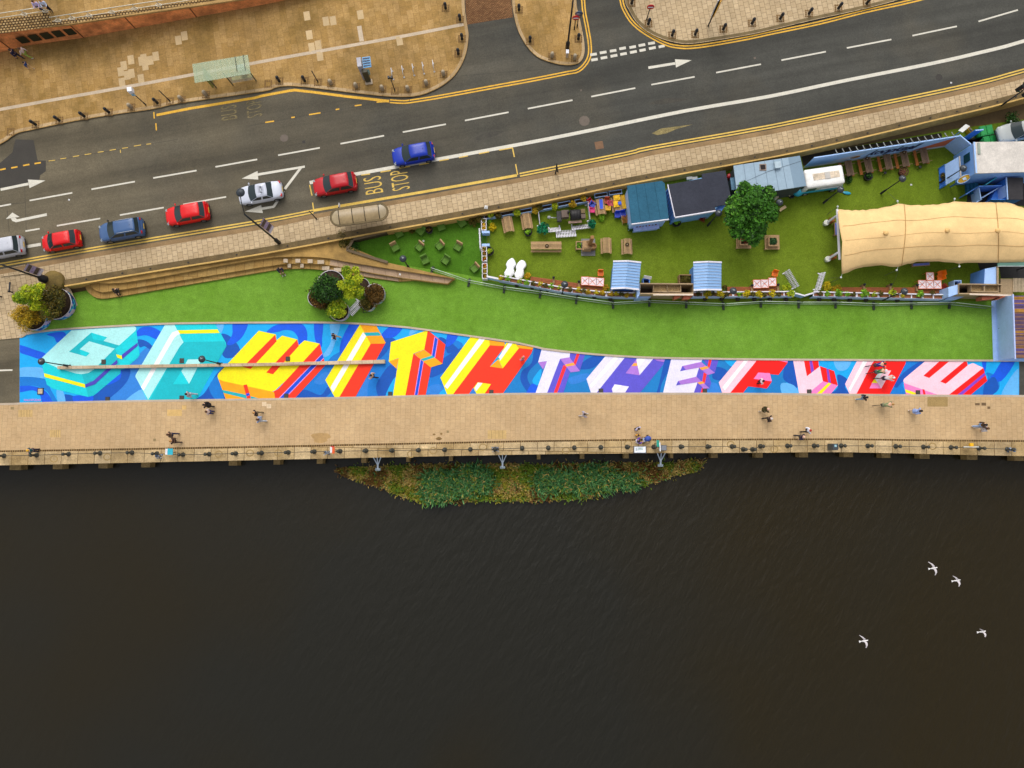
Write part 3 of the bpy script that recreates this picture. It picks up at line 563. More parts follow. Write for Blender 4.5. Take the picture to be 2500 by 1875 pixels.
letter('yellow and red letter H of WITH', 'B2', ('ylw', [(1830,558),(1985,590),(1995,632),(1680,1062),(1635,1062),(1573,905)]),('white', [(1905,570),(1950,580),(1632,1000),(1607,978)]),('red', [(1990,632),(2118,640),(1990,812),(2098,826),(2237,655),(2355,662),(2340,700),(2085,1060),(1668,1062)]),('org', [(1985,588),(2115,608),(2118,640),(1990,633)]),
       ('ylw', [(2128,612),(2212,620),(2237,655),(2100,826),(2062,752)]),('white', [(2150,612),(2182,616),(2078,762),(2058,740)]),('org', [(2060,752),(2100,828),(1990,812)]),('aqua', [(2060,730),(2078,752),(2042,752)]),('org', [(2208,626),(2358,648),(2350,668),(2236,656)]),('ylw', [(1888,945),(2000,960),(1930,1065),(1885,1065),(1853,990)]),('white', [(1890,948),(1930,950),(1876,1018),(1860,995)]),('steel', [(1850,990),(1890,1065),(1800,1065)]))
letter('lavender and purple letter T of THE', 'B3', ('lav', [(288,655),(525,695),(520,735),(440,748),(325,1050),(228,1050),(330,765),(255,776)]),('orch', [(255,776),(330,767),(297,835)]),('purp', [(525,695),(652,708),(605,850),(520,736)]),('crim', [(582,700),(606,706),(570,802),(553,782)]),('purp', [(440,748),(525,860),(462,1050),(325,1050)]),('crim', [(470,796),(495,815),(410,1050),(380,1050)]),('orch', [(440,746),(520,734),(608,850),(530,860)]),('apr', [(480,795),(550,778),(568,800),(497,812)]))
letter('lavender and purple letter H of THE', 'B3', ('lav', [(825,722),(985,738),(740,1045),(705,1045),(663,915)]),('white', [(897,728),(938,734),(705,992),(690,970)]),('purp', [(985,738),(1092,745),(995,868),(1110,885),(1225,748),(1322,755),(1312,795),(1100,1050),(735,1050)]),('lav', [(1085,742),(1228,745),(1110,885),(1083,755)]),('white', [(1110,742),(1160,744),(1098,830),(1085,760)]),('orch', [(1083,752),(1112,886),(993,868)]),('apr', [(1062,783),(1088,783),(1094,806),(1043,808)]),('orch', [(1228,745),(1325,752),(1316,773),(1262,764)]),('lav', [(900,962),(1022,980),(980,1045),(888,1045),(877,1000)]),('white', [(905,963),(962,970),(905,1020),(885,1000)]))
letter('lavender and purple letter E of THE', 'B3', ('lav', [(1378,748),(1642,748),(1612,825),(1592,890),(1602,942),(1565,1045),(1307,1045)]),('purp', [(1642,748),(1780,748),(1745,864),(1690,812)]),('crim', [(1697,748),(1722,748),(1702,822),(1685,806)]),('purp', [(1612,825),(1690,880),(1716,950),(1702,992),(1590,896)]),('crim', [(1652,862),(1678,872),(1662,952),(1640,935)]),('purp', [(1602,942),(1668,990),(1650,1050),(1563,1050)]),('crim', [(1638,990),(1652,995),(1642,1050),(1622,1050)]),
       ('orch', [(1455,850),(1470,808),(1630,772),(1747,865),(1685,883),(1612,820)]),('purp', [(1475,806),(1500,840),(1453,851)]),('apr', [(1615,822),(1680,808),(1697,825),(1636,842)]),('orch', [(1422,970),(1437,933),(1590,897),(1702,996),(1650,998),(1602,942)]),('purp', [(1437,933),(1458,962),(1420,971)]),('apr', [(1600,946),(1640,936),(1662,952),(1617,963)]))
letter('pink and red letter F', 'B4', ('pink', [(-200,748),(-43,748),(-52,775),(-278,1050),(-330,1050),(-363,945)]),('white', [(-142,750),(-106,750),(-312,1012),(-332,985)]),('scar', [(-43,750),(215,765),(217,780),(140,882),(0,868),(-30,862),(-70,915),(85,938),(42,997),(-115,978),(-172,1050),(-280,1050),(-52,772)]),('hot', [(100,752),(220,755),(216,778)]),('hot', [(-30,862),(68,868),(85,937),(-68,915)]))
letter('pink and red letter L', 'B4', ('pink', [(262,750),(353,750),(380,893),(490,808),(516,935),(420,1015),(375,1055),(318,1055)]),('scar', [(353,750),(475,750),(482,815),(380,893)]),('viol', [(400,750),(421,750),(440,845),(416,866)]),('scar', [(490,808),(610,850),(641,970),(516,935)]),('viol', [(545,828),(564,835),(583,952),(560,946)]),('hot', [(516,935),(641,970),(570,1055),(412,1055),(425,1012)]),('ylw', [(563,948),(586,955),(490,1055),(448,1055)]))
letter('pink and red letter O of FLOW', 'B4', ('pink', [(810,750),(955,750),(925,800),(795,1060),(748,1060),(702,960)]),('white', [(862,750),(900,750),(745,1022),(733,1000)]),('scar', [(955,755),(1200,755),(1216,768),(1208,795),(1070,1060),(790,1060),(925,795)]),('pink', [(1010,843),(1090,845),(1008,996),(950,920)]),('white', [(1000,838),(1028,845),(975,940),(952,912)]),('ylw', [(950,915),(978,950),(928,952)]),('hot', [(930,950),(978,950),(1008,996),(908,996)]))
letter('pink and red letter W of FLOW', 'B4', ('pink', [(1193,935),(1200,915),(1395,752),(1728,755),(1737,800),(1780,782),(1868,822),(1870,850),(1565,1065),(1500,1058),(1205,955)]),('scar', [(1515,752),(1600,752),(1412,908),(1363,890)]),('scar', [(1725,755),(1737,802),(1552,957),(1506,938)]),('scar', [(1868,823),(1882,868),(1630,1065),(1560,1065)]),('viol', [(1880,862),(1890,886),(1675,1065),(1635,1065)]),('scar', [(1888,884),(1902,932),(1745,1065),(1675,1065)]),
       ('hot', [(1198,950),(1500,1055),(1480,1065),(1220,1065)]),('ylw', [(1208,1003),(1302,1034),(1302,1056),(1215,1030)]),('scar', [(1355,1003),(1372,1005),(1385,1065),(1366,1065)]))
vs_, fs = text_mesh('HALFSTUDIO', 1.05,.02)
b0 = Vector(q('B1', 203,1103)); b1 = Vector(q('B1', 345,1103)); t0 = Vector(q('B1', 203,1085))
mb = MB(); mb.add([W(*(b0 + (b1 - b0) * u + (t0 - b0) * v),.05) for u, v in vs_], fs); mb.build('signature', P['lilac'], mural, True)
# low stone wall standing in the middle of the mural
lw = thing('low_wall', 'long narrow pale stone wall crossing the turquoise and yellow mural letters', 'wall', W(540,888,0))
mb = MB(); mb.prism([W(*p, .42) for p in [(140,893.5),(640,886),(939,878),(939,887),(640,893),(140,901)]],0,.42); mb.build('stone_course', paving('low_wall_stone', (206,184,156),(186,162,132),(140,118,92),1.1,9,1,.02), lw, True)
# ------------------------------------------------------------------ cars
M_GLASS = mat('car_glass', (40,52,54),0.08, layers=((.8,.1),), spec=0.35)
M_TYRE = mat('tyre', (34,33,32),0.8); M_RIM = mat('alloy', (160,160,162),0.35,0.7)
M_BLACKPL = mat('black_plastic', (38,38,40),0.5); M_LAMPR = mat('tail_red', (190,16,16),0.25); M_LAMPW = mat('headlamp', (150,156,160),0.15)
M_PLATE = mat('plate_yellow', (222,184,60),0.5); M_ALU = mat('roof_rail', (190,194,200),0.35,0.6); M_SILVERTRIM = mat('silver_trim', (205,206,210),0.3,0.5)
def car(name, label, rgb, px, py, L, Wd, Ht, kind, rz=190.2, dark_hood=None, hood=.27, rails=False, rough=.28):
    """front towards +x; kind: hatch / suv / sedan / mpv"""
    p = WR(px, py, .75); z0 = zr(p.x)
    root = thing(name, label, 'car', (p.x, p.y, z0), R(rz)); root.rotation_euler = (0,-RB * math.cos(R(rz)), R(rz))
    paintm = mat('car_paint_' + name + str(rgb), rgb, rough, 0.0,((0.9,.05),(6,.03)), coat=.15, spec=.4)
    hw = Wd / 2; f = L / 2
    belt = .93 if kind != 'suv' else 1.05
    if kind == 'mpv': belt = 1.0
    cowl = f - hood * L; tail0 = -f + (.03 * L if kind != 'sedan' else .16 * L)

    st = [(f, .5,.42,.58),(f - .05,.69,.30,.66),(f - .18,.85,.22,.74),(f - .42,.95,.2,.82),(cowl + .25,1.0,.2, belt - .03),(cowl - .1,1.0,.2, belt + .01),(0,1.0,.2, belt + .02),(-f * .55,1.0,.2, belt + .03),(tail0,.97,.2, belt + .02),(-f + .18,.9,.24, belt - .02 if kind != 'sedan' else belt),(-f + .05,.78,.3, belt - .12),(-f, .6,.4, belt - .3)]
    mb = MB(); rings = []
    for x, w, zb, zt in st:
        w *= hw
        rings.append([(x, -w * .90, zb),(x, -w * .99, zb + .12),(x, -w, (zb + zt) / 2),(x, -w * .975, zt - .1),(x, -w * .90, zt - .015),(x, -w * .62, zt + .015),(x, -w * .25, zt + .035),(x, w * .25, zt + .035),(x, w * .62, zt + .015),(x, w * .90, zt - .015),(x, w * .975, zt - .1),(x, w, (zb + zt) / 2),(x, w * .99, zb + .12),(x, w * .90, zb)])
    vs_ = [v for r in rings for v in r]; k = 14
    fs = [(i * k + j, i * k + (j + 1) % k, (i + 1) * k + (j + 1) % k, (i + 1) * k + j) for i in range(len(st) - 1) for j in range(k)] + [tuple(range(k)), tuple(range((len(st) - 1) * k, len(st) * k))]
    mb.add(vs_, fs, 0, True)

    xb0, xb1 = cowl + .02,(-f + .2 if kind != 'sedan' else -f + .20 * L)
    xr0, xr1 = cowl - .2 * L, (-f + .52 if kind in ('suv', 'mpv') else -f + .72)
    if kind == 'sedan': xr1 = xb1 + .13 * L
    wb, wr = hw * .93, hw * .72
    def ring(x0, x1, w, z, b0, b1):
        pts = []
        for i in range(7): t = i / 6 * 2 - 1; pts.append((x0 + b0 * (1 - t * t) - .0, t * w, z))
        for i in range(1,6): t = i / 6; pts.append((x0 + (x1 - x0) * t, w * (1 + .02 * math.sin(math.pi * t)), z))
        for i in range(7): t = 1 - i / 6 * 2; pts.append((x1 - b1 * (1 - t * t), t * w, z))
        for i in range(1,6): t = i / 6; pts.append((x1 + (x0 - x1) * t, -w * (1 + .02 * math.sin(math.pi * t)), z))
        return pts
    G0 = ring(xb0, xb1, wb, belt - .02,.16,.05); G1 = ring(xr0, xr1, wr, Ht - .07,.07,.05); G2 = ring(xr0 - .08, xr1 + .08, wr * .9, Ht - .015,.06,.04); G3 = ring(xr0 - .5, xr1 + .5, wr * .5, Ht, .02,.02)
    n = len(G0); vs_ = G0 + G1 + G2 + G3 + [((xr0 + xr1) / 2,0, Ht + .005)]
    fs = [(a * n + i, a * n + (i + 1) % n, (a + 1) * n + (i + 1) % n, (a + 1) * n + i) for a in range(3) for i in range(n)] + [(3 * n + i, 3 * n + (i + 1) % n, 4 * n) for i in range(n)]
    mb.add(vs_, fs, 0, True)
    body = mb.build('body', paintm, root)
    def lerp(a, b, t): return Vector(a).lerp(Vector(b), t)
    def glass(name, idx, t0, t1, out, sub=None):
        g = MB(); o = Vector(out); vv = []
        for i in idx: vv += [lerp(G0[i], G1[i], t0) + o, lerp(G0[i], G1[i], t1) + o]
        g.add(vv, [(2 * i, 2 * i + 2,2 * i + 3,2 * i + 1) for i in range(len(idx) - 1)],0, True); return g.build(name, M_GLASS, root)
    def trim(idx, a, b):
        return idx
    glass('windscreen', [0,1,2,3,4,5,6],.10,.93,(.012,0,.012))
    glass('rear_window', [12,13,14,15,16,17,18],.25 if kind != 'sedan' else .12,.92,(-.012,0,.012))
    for sgn, seq in ((1,[6,7,8,9,10,11]),(-1,[18 + 1 + i for i in range(5)] + [0])):
        a, b = seq[:4][:3 + (sgn < 0) * 0], seq[2:]
        full = [6,7,8,9,10,11,12] if sgn > 0 else [18,19,20,21,22,23,0]
        for part in (full[:4], full[3:]):
            g = MB(); o = Vector((0, sgn * .012,.006)); vv = []; m = len(part)
            for jj, i in enumerate(part):
                sh = .07 if jj == 0 else (-.07 if jj == m - 1 else 0)
                d = Vector(G0[part[-1]]) - Vector(G0[part[0]]); d.normalize()
                vv += [lerp(G0[i], G1[i],.14) + o + d * sh, lerp(G0[i], G1[i],.86) + o + d * sh]
            g.add(vv, [(2 * i, 2 * i + 2,2 * i + 3,2 * i + 1) for i in range(m - 1)],0, False); g.build('side_window', M_GLASS, root)
    for sx in (f - .19 * L, -f + .18 * L):
        for sy in (-1,1):
            w = MB(); rr = .31 if kind != 'suv' else .35
            prof = [(rr * .6,-.1),(rr * .95,-.1),(rr, -.05),(rr, .05),(rr * .95,.1),(rr * .6,.1)]
            vv = []; nn = 16
            for r_, y in prof:
                for j in range(nn): t = 2 * math.pi * j / nn; vv.append((sx + r_ * math.cos(t), sy * (hw - .085) + y, rr + r_ * math.sin(t)))
            w.add(vv, [(i * nn + j, i * nn + (j + 1) % nn, (i + 1) * nn + (j + 1) % nn, (i + 1) * nn + j) for i in range(5) for j in range(nn)],0, True)
            wh = w.build('wheel', M_TYRE, root)
            h = MB(); vv = [(sx, sy * (hw + .02), rr)] + [(sx + rr * .62 * math.cos(2 * math.pi * j / nn), sy * (hw + .005), rr + rr * .62 * math.sin(2 * math.pi * j / nn)) for j in range(nn)]
            h.add(vv, [(0,1 + j, 1 + (j + 1) % nn) for j in range(nn)]); h.build('rim', M_RIM, wh)
    for sy in (-1,1):
        h = MB(); h.add([(f - .03, sy * hw * .5,.60),(f - .12, sy * hw * .86,.62),(f - .5, sy * hw * .95,.845),(f - .3, sy * hw * .62,.80)],[(0,1,2,3)]); h.add([(f - .02, sy * hw * .5,.5),(f - .10, sy * hw * .87,.52)],[]); 
        h = MB(); h.box((f - .22, sy * hw * .74,.70),(.3,.2,.08), sy * .6,0,0, R(20)); h.build('headlight', M_LAMPW, root)
        t = MB(); t.box((-f + .15, sy * hw * .74, belt - .11),(.16,.26,.2),-sy * .35); t.build('tail_light', M_LAMPR, root)
        m_ = MB(); m_.ball((cowl - .12, sy * (hw + .09), belt + .06),(.08,.11,.08),8); m_.bar((cowl - .12, sy * (hw - .08), belt),(cowl - .12, sy * (hw + .05), belt + .04),.05,.05); m_.build('wing_mirror', paintm if kind != 'suv' else M_BLACKPL, root)
    b = MB(); b.box((-f + .005,0,.62),(.06,.52,.13)); b.build('number_plate', M_PLATE, root)
    b = MB(); b.box((f - .02,0,.36),(.1, Wd * .66,.14)); b.box((-f + .03,0,.36),(.1, Wd * .72,.16)); b.build('bumper', M_BLACKPL, root)
    if rails:
        for sy in (-1,1):
            b = MB(); b.tube([(xr0 - .1, sy * wr * .96, Ht - .06),(xr0 - .25, sy * wr * .97, Ht),(xr1 + .2, sy * wr * .97, Ht),(xr1 + .05, sy * wr * .96, Ht - .06)],.022,5); b.build('roof_rail', M_ALU, root)
    if dark_hood is None:
        b = MB(); b.bar((xr1 + .35,0, Ht + .0),(xr1 + .24,0, Ht + .1),.015,.015); b.build('aerial', M_BLACKPL, root)
    return root
car('parked_car', 'silver people carrier cut by the left edge of the photo', (196,198,206),0,606,4.5,1.82,1.62, 'mpv')
car('parked_car', 'smallest red hatchback, between the silver car and the blue-grey car', (224,10,16),148,587,3.75,1.62,1.46, 'hatch', hood=.22)
car('parked_car', 'blue-grey estate car with silver roof rails', (66,98,144),295,561,4.35,1.76,1.62, 'suv', hood=.26, rails=True)
car('parked_car', 'bright red hatchback just behind the blue-grey estate car', (226,6,12),456,521,4.2,1.76,1.5, 'hatch', hood=.26)
car('parked_car', 'white saloon car passing over the white lane arrows', (206,210,222),635,470,4.3,1.74,1.4, 'sedan', hood=.27)
car('parked_car', 'dark crimson hatchback waiting in front of the BUS STOP lettering', (188,10,26),817,449,4.2,1.76,1.52, 'hatch', hood=.27)
car('parked_car', 'royal blue hatchback straddling the thick white lane line', (4,48,170),1009,375,4.1,1.74,1.5, 'hatch', hood=.26)
car('parked_car', 'silver and white car behind the green bins at the right edge', (176,180,176),2492,318,4.2,1.75,1.5, 'hatch', rz=192)

# ------------------------------------------------------------------ bollards on the street
M_IRON = mat('black_iron', (38,40,44),0.45,0.2); M_BOLSTONE = mat('bollard_stone', (176,160,134),0.85, layers=((3,.15),(20,.15)))
def setts_pad(p, s=.4):
    mb = MB()
    for i in range(4):
        for j in range(4):
            if (i in (0,3)) or (j in (0,3)): mb.box((p.x + (i - 1.5) * s / 2, p.y + (j - 1.5) * s / 2, zr(p.x) + .125),(s * .4, s * .4,.02), R(-8))
    return mb
mbp_ = MB()
def iron_bollard():
    r = thing('street_bollard', 'x', 'bollard'); mb = MB()
    mb.lathe([(.15,0),(.15,.08),(.14,.12),(.13,.66),(.16,.69),(.16,.74),(.135,.77),(.14,.82),(.08,.88),(0.01,.9)], n=12); mb.build('post', M_IRON, r)
    mb = MB(); mb.lathe([(.155,.56),(.165,.58),(.165,.61),(.155,.63)], n=12); mb.build('collar', mat('iron_band', (70,72,74),.4,.3), r); return r
def stone_bollard():
    r = thing('street_bollard', 'x', 'bollard'); mb = MB(); mb.lathe([(.19,0),(.18,.55),(.16,.65),(.10,.72),(.01,.74)], n=12); mb.build('post', M_BOLSTONE, r)
    mb = MB(); mb.lathe([(.2,0),(.2,.06),(.185,.07)], n=12); mb.build('plinth', mat('plinth_stone', (140,122,92),.9), r); return r
first = {}
def bollards(kind, pts, group, fmt):
    for i, (x, y) in enumerate(sorted(pts)):
        p = WR(x, y, .12); loc = (p.x, p.y, zr(p.x) + .12); lab = fmt % ordw(i + 1)
        if kind not in first:
            r = (iron_bollard if kind == 'iron' else stone_bollard)(); first[kind] = r; r.location = loc; r['label'] = lab; r['group'] = group
        else: copy_thing(first[kind], loc, 0, lab, group)
        b = setts_pad(p); mbp_.add(b.v, b.f)
bollards('iron', [(87,304),(145,294),(206,284),(266,274),(384,251),(682,198),(744,197)], 'black bollards along the bus lay-by', 'black iron bollard by the bus lay-by, %s from the left')
bollards('iron', [(1088,20),(1123,48),(1128,95),(1119,131)], 'black bollards by the cobbled side street', 'black iron bollard at the plaza corner by the cobbles, %s from the left')
bollards('stone', [(321,262),(444,243),(503,231)], 'grey stone bollards near the glass shelter', 'grey stone bollard near the glass bus shelter, %s from the left')
bollards('stone', [(808,204),(870,212),(934,218),(996,219),(1041,205),(1083,182)], 'grey stone bollards round the plaza corner', 'grey stone bollard along the curved plaza kerb, %s from the left')
bollards('iron', [(1267,24),(1294,101),(1412,95)], 'black bollards on the traffic island', 'black iron bollard on the traffic island, %s from the left')
bollards('stone', [(1347.6,138),(1403,143)], 'grey stone bollards at the island tip', 'grey stone bollard at the tip of the traffic island, %s from the left')
bollards('iron', [(1542,8),(1583,58),(1641,86),(1697,84),(1766,71),(1836,57),(1905,45),(1975,33),(2047,20),(2116,8)], 'black bollards on the north east pavement', 'black iron bollard along the north east pavement, %s from the left')
for x, y in ((655,205),(415,247),(26,322),(776,201),(964,222)): b = setts_pad(WR(x, y, .12)); mbp_.add(b.v, b.f)
struct('sett_pads', mbp_, mat('dark_sett', (122,92,52),.9, layers=((3,.2),)))
p = WR(27,321,.12); mb = MB(); mb.lathe([(.2,0),(.19,.2),(.12,.26),(.01,.28)],(p.x, p.y, p.z),10); mb.build

# ------------------------------------------------------------------ lamp posts, poles and signs
def top_at(px, py, base):
    d = ray(px, py); best = min((abs((CAMP + d * ((z - H) / d.z)).x - base.x) + abs((CAMP + d * ((z - H) / d.z)).y - base.y), z) for z in [base.z + i * .05 for i in range(1,260)])
    return best[1] - base.z
M_LAMPDISC = mat('lamp_hood', (52,58,64),.5,.2, layers=((2,.1),(12,.1)))
def disc_lamp(label, hx, hy, base=None, h=4.0, arm=.0, group='tall lamps with round hoods'):
    """slim post with a flat round hood; the hood's pixel and the post's height fix its place"""
    p = W(*base, 0.0) if base else W(hx, hy, h)
    if base: h = min(6, max(3, top_at(hx, hy, Vector((p.x, p.y, 0)))))
    r = thing('street_lamp', label, 'lamp', (p.x, p.y, 0),0, group)
    mb = MB(); mb.lathe([(.16,0),(.16,.05),(.11,.1),(.10,1.0),(.055,1.05),(.045, h - .1),(.03, h)], n=10); mb.build('post', M_IRON, r)
    mb = MB(); mb.lathe([(.3, h - .12),(.33, h - .08),(.3, h),(.2, h + .07),(.05, h + .1)], n=20); mb.build('hood', M_LAMPDISC, r)
    mb = MB(); mb.lathe([(.06, h + .098),(.05, h + .14),(.01, h + .15)], n=8); mb.bar((-.1,.12, h + .085),(.12,.02, h + .1),.05,.03); mb.build('finial', mat('pale_fitting', (150,156,158),.4), r)
    mb = MB(); mb.lathe([(.12, h - .3),(.26, h - .13),(.2, h - .12)], n=12); mb.build('globe', mat('lamp_glass', (210,210,200),.2), r)
    return r
disc_lamp('black lamp standing on the left end of the low mural wall', 100,883.5,(171,894))
disc_lamp('black lamp beside the second turquoise letter on the low wall', 492,877.5,(541,889))
disc_lamp('black lamp beside the small dark green garden', 981.7,631,(999,655))
disc_lamp('grey lamp hood at the corner of the dark flat roof', 1755,519.5)
disc_lamp('grey lamp hood on the right side of the big leafy tree', 1904,494)
disc_lamp('leaning-looking lamp near the turquoise van tail', 2053,464.6,(2009.5,496))
disc_lamp('tall lamp standing alone on the turf by the wheel', 2204.5,436,(2149.7,473))
disc_lamp('tall lamp in front of the blue bar building', 2353,410.5,(2293,447))
disc_lamp('lamp over the planter fence near the orange tables and white loungers', 1378.6,694)
disc_lamp('lamp over the planter fence beside the right beach hut', 1791,709.7)
disc_lamp('lamp over the planter fence in front of the big tent', 2209,711)

def lamppost(label, base, top, disc=None, banners=1, arm=None, big=False, street=True):
    p = WR(*base, .12) if street else W(*base, .1)
    h = top_at(*top, p) if top else 9.0
    r = thing('lamp_post', label, 'lamp post', p, 0, 'tall black lamp posts')
    mb = MB(); s = 1.9 if big else 1.0
    mb.lathe([(.2 * s, 0),(.2 * s, 1.0 * s),(.14 * s, 1.1 * s),(.09,1.25 * s),(.085, h * .5),(.07, h)], n=12); mb.build('column', M_IRON, r)
    if big: mb = MB(); mb.lathe([(.62,0),(.62,.25),(.42,.35),(.4,.9),(.3,1.0)], n=16); mb.build('plinth', M_IRON, r)
    if disc:
        d = W(*disc, h + p.z) - p; d.z = h + .05
        mb = MB(); mb.tube([(0,0, h),(d.x * .5, d.y * .5, h + .25),(d.x, d.y, h + .15)],.04,6); mb.build('arm', M_IRON, r)
        mb = MB(); mb.lathe([(.36, h - .06),(.38, h),(.3, h + .1),(.08, h + .16)],(d.x, d.y, 0),18); mb.build('lantern', M_LAMPDISC, r)
    a = arm if arm is not None else R(75)
    for i in range(banners):
        zb, ztp = (h * .30, h * .62); ux, uy = math.cos(a), math.sin(a)
        b = MB(); w = .75
        b.add([(ux * .12, uy * .12, zb),(ux * (.12 + w), uy * (.12 + w), zb),(ux * (.12 + w), uy * (.12 + w), ztp),(ux * .12, uy * .12, ztp)],[(0,1,2,3)],0)
        for (t0, t1, mi) in ((.0,.16,1),(.22,.45,2),(.5,.62,3),(.68,.9,2)):
            for side in (-1,1):
                ox, oy = -uy * .006 * side, ux * .006 * side
                z_0, z_1 = zb + (ztp - zb) * t0, zb + (ztp - zb) * t1
                b.add([(ux * .15 + ox, uy * .15 + oy, z_0 + .03),(ux * (.09 + w) + ox, uy * (.09 + w) + oy, z_0 + .03),(ux * (.09 + w) + ox, uy * (.09 + w) + oy, z_1),(ux * .15 + ox, uy * .15 + oy, z_1)],[(0,1,2,3)], mi)
        b.build('banner', [mat('banner_base', (176,156,186),.6), mat('banner_white', (222,216,232),.6), mat('banner_brown', (96,78,72),.6, layers=((6,.6),)), mat('banner_lilac', (176,150,196),.6, layers=((6,.4),))], r, recalc=False)
    return r
lamppost('black lamp post on a big round base beside the dark bush', (133,690),(2,645), None, 1, R(62), True, False)
lamppost('black lamp post with a banner on the pavement, its lantern over the white saloon', (682,593),(597,525),(587,470),1, R(65))
lamppost('black lamp post standing on the traffic island', (1385,118),(1399,-6), None, 0)
def pole(name, label, cat, base, top, r_=.045, street=True, hmax=9):
    p = WR(*base, .12) if street else W(*base, .1); h = min(hmax, top_at(*top, p))
    r = thing(name, label, cat, p); mb = MB(); mb.lathe([(r_ * 1.6,0),(r_ * 1.6,.35),(r_, .42),(r_, h)], n=8); mb.build('post', M_IRON, r); return r, h
r, h = pole('bus_stop_sign', 'slim black post with a white bus stop flag near the lay-by', 'sign', (356,256),(322,226))
mb = MB(); mb.box((-.02,.1, h + .22),(.42,.42,.5), R(10)); mb.build('white_flag', mat('sign_white', (240,240,246),.4), r); mb = MB(); mb.box((.0,-.12, h - .25),(.3,.06,.3), R(10)); mb.build('route_panel', mat('sign_cyan', (150,200,226),.4), r)
r, h = pole('marker_post', 'plain slim black post left of the glass shelter', 'post', (415,247),(389,223)); mb = MB(); mb.lathe([(.05, h),(.06, h + .04),(.01, h + .1)], n=8); mb.build('cap', M_IRON, r)
r, h = pole('marker_post', 'plain slim black post between the shelter and the kiosk', 'post', (776,200),(762,174)); mb = MB(); mb.lathe([(.05, h),(.06, h + .04),(.01, h + .1)], n=8); mb.build('cap', M_IRON, r)
r, h = pole('signpost', 'black post with two small heads beside the cycle stands', 'signpost', (964,221),(953,189)); mb = MB(); mb.box((-.14,0, h),(.18,.22,.3)); mb.box((.14,0, h),(.18,.22,.3)); mb.build('signal_head', M_IRON, r)
r, h = pole('marker_post', 'slim black post at the kerb left of the brown shelter', 'post', (773,535),(752,516)); mb = MB(); mb.lathe([(.05, h),(.06, h + .04),(.01, h + .1)], n=8); mb.build('cap', M_IRON, r)
r, h = pole('bus_stop_sign', 'bus stop flag on a short post at the corner of the brown shelter', 'sign', (836,518),(826,505)); mb = MB(); mb.box((.05,.2, h - .2),(.05,.4,.45)); mb.build('white_flag', mat('sign_white2', (214,212,216),.4), r)
r, h = pole('finger_post', 'black folding signpost on the pavement above the picket fence', 'signpost', (1356,424),(1353,400)); mb = MB(); mb.add([(-.05,0, h * .2),(.3,0, h * .1),(.0,0, h + .15)],[(0,1,2)]); mb.add([(-.05,.04, h * .2),(.3,.04, h * .1),(.0,.04, h + .15)],[(0,2,1)]); mb.build('board', M_IRON, r)
for lab, base, top in (('red no entry sign on the traffic island', (1402,72),(1403.5,42)),('red no entry sign on the north east pavement', (1579,47),(1589,15))):
    r, h = pole('no_entry_sign', lab, 'road sign', base, top)
    mb = MB(); n = 20; t_ = R(25)
    def disc(mb, rad, y, mi, z=h): mb.add([Matrix.Rotation(t_, 3, 'X') @ Vector((rad * math.cos(2 * math.pi * i / n), y, rad * math.sin(2 * math.pi * i / n))) + Vector((0,0, z)) for i in range(n)],[tuple(range(n))], mi)
    mb.tube([(0,-.06, h),(0,-.1, h)],.36,20,0); mb.build('red_disc', [mat('sign_red', (206,20,28),.35)], r)
    mb = MB(); mb.box((0,-.115, h),(.5,.02,.13)); mb.build('white_bar', mat('sign_white', (240,240,246),.4), r)
r, h = pole('round_sign', 'round blue-grey sign on the traffic island near the red sign', 'road sign', (1409,66),(1410,32)); mb = MB(); mb.tube([(0,-.05, h),(0,-.1, h)],.38,18); mb.build('disc', mat('sign_blue', (70,84,110),.35, layers=((4,.3),)), r); mb = MB(); mb.box((-.1,-.12, h),(.3,.02,.3)); mb.build('symbol', mat('sign_symbol', (170,180,196),.4), r)
p = WR(1384,137,.12); r = thing('utility_box', 'small white topped box at the tip of the traffic island', 'box', p); mb = MB(); mb.box((0,0,.4),(.24,.34,.8)); mb.build('cabinet', M_STONE, r); mb = MB(); mb.box((0,0,.83),(.28,.38,.06)); mb.build('lid', mat('sign_white', (240,240,246),.4), r)
p = WR(1729,63,.12); r = thing('advert_sign', 'tall double sided white and yellow advertising sign on black legs', 'sign', p, R(62))
mb = MB(); mb.bar((0,0,0),(0,0,2.6),.18,.12); mb.build('leg', M_IRON, r)
mb = MB(); mb.box((.35,.1,3.3),(1.6,.06,2.4)); mb.build('white_panel', mat('panel_white', (226,230,240),.35), r)
mb = MB(); mb.box((.35,-.12,3.3),(1.6,.06,2.4)); mb.build('yellow_panel', mat('panel_yellow', (236,172,40),.35), r)
mb = MB(); mb.bar((1.2,0,.9),(1.2,0,4.5),.1,.26); mb.bar((-.5,0,2.05),(1.2,0,2.05),.1,.26); mb.build('frame', M_IRON, r)
p = WR(2444,258,.12); r = thing('traffic_light', 'black traffic light with several heads at the right edge', 'traffic light', p)
mb = MB(); mb.lathe([(.09,0),(.09,1),(.06,1.1),(.055,4.3)], n=8); mb.build('post', M_IRON, r)
for dx, dy, z in ((-.35,.15,3.2),(.28,-.3,3.1),(-.1,.42,3.9),(.38,.1,3.8)):
    mb = MB(); mb.box((dx, dy, z),(.34,.34,.9), R(30)); hd = mb.build('signal_head', M_IRON, r)
    for k in range(3): mb = MB(); mb.lathe([(.11,0),(.12,.02),(.01,.03)],(dx, dy - .18, z + .28 - k * .28),8); mb.build('lens', mat(('lens_red', 'lens_amber', 'lens_green')[k],((110,20,20),(120,80,20),(20,80,50))[k],.3), hd)
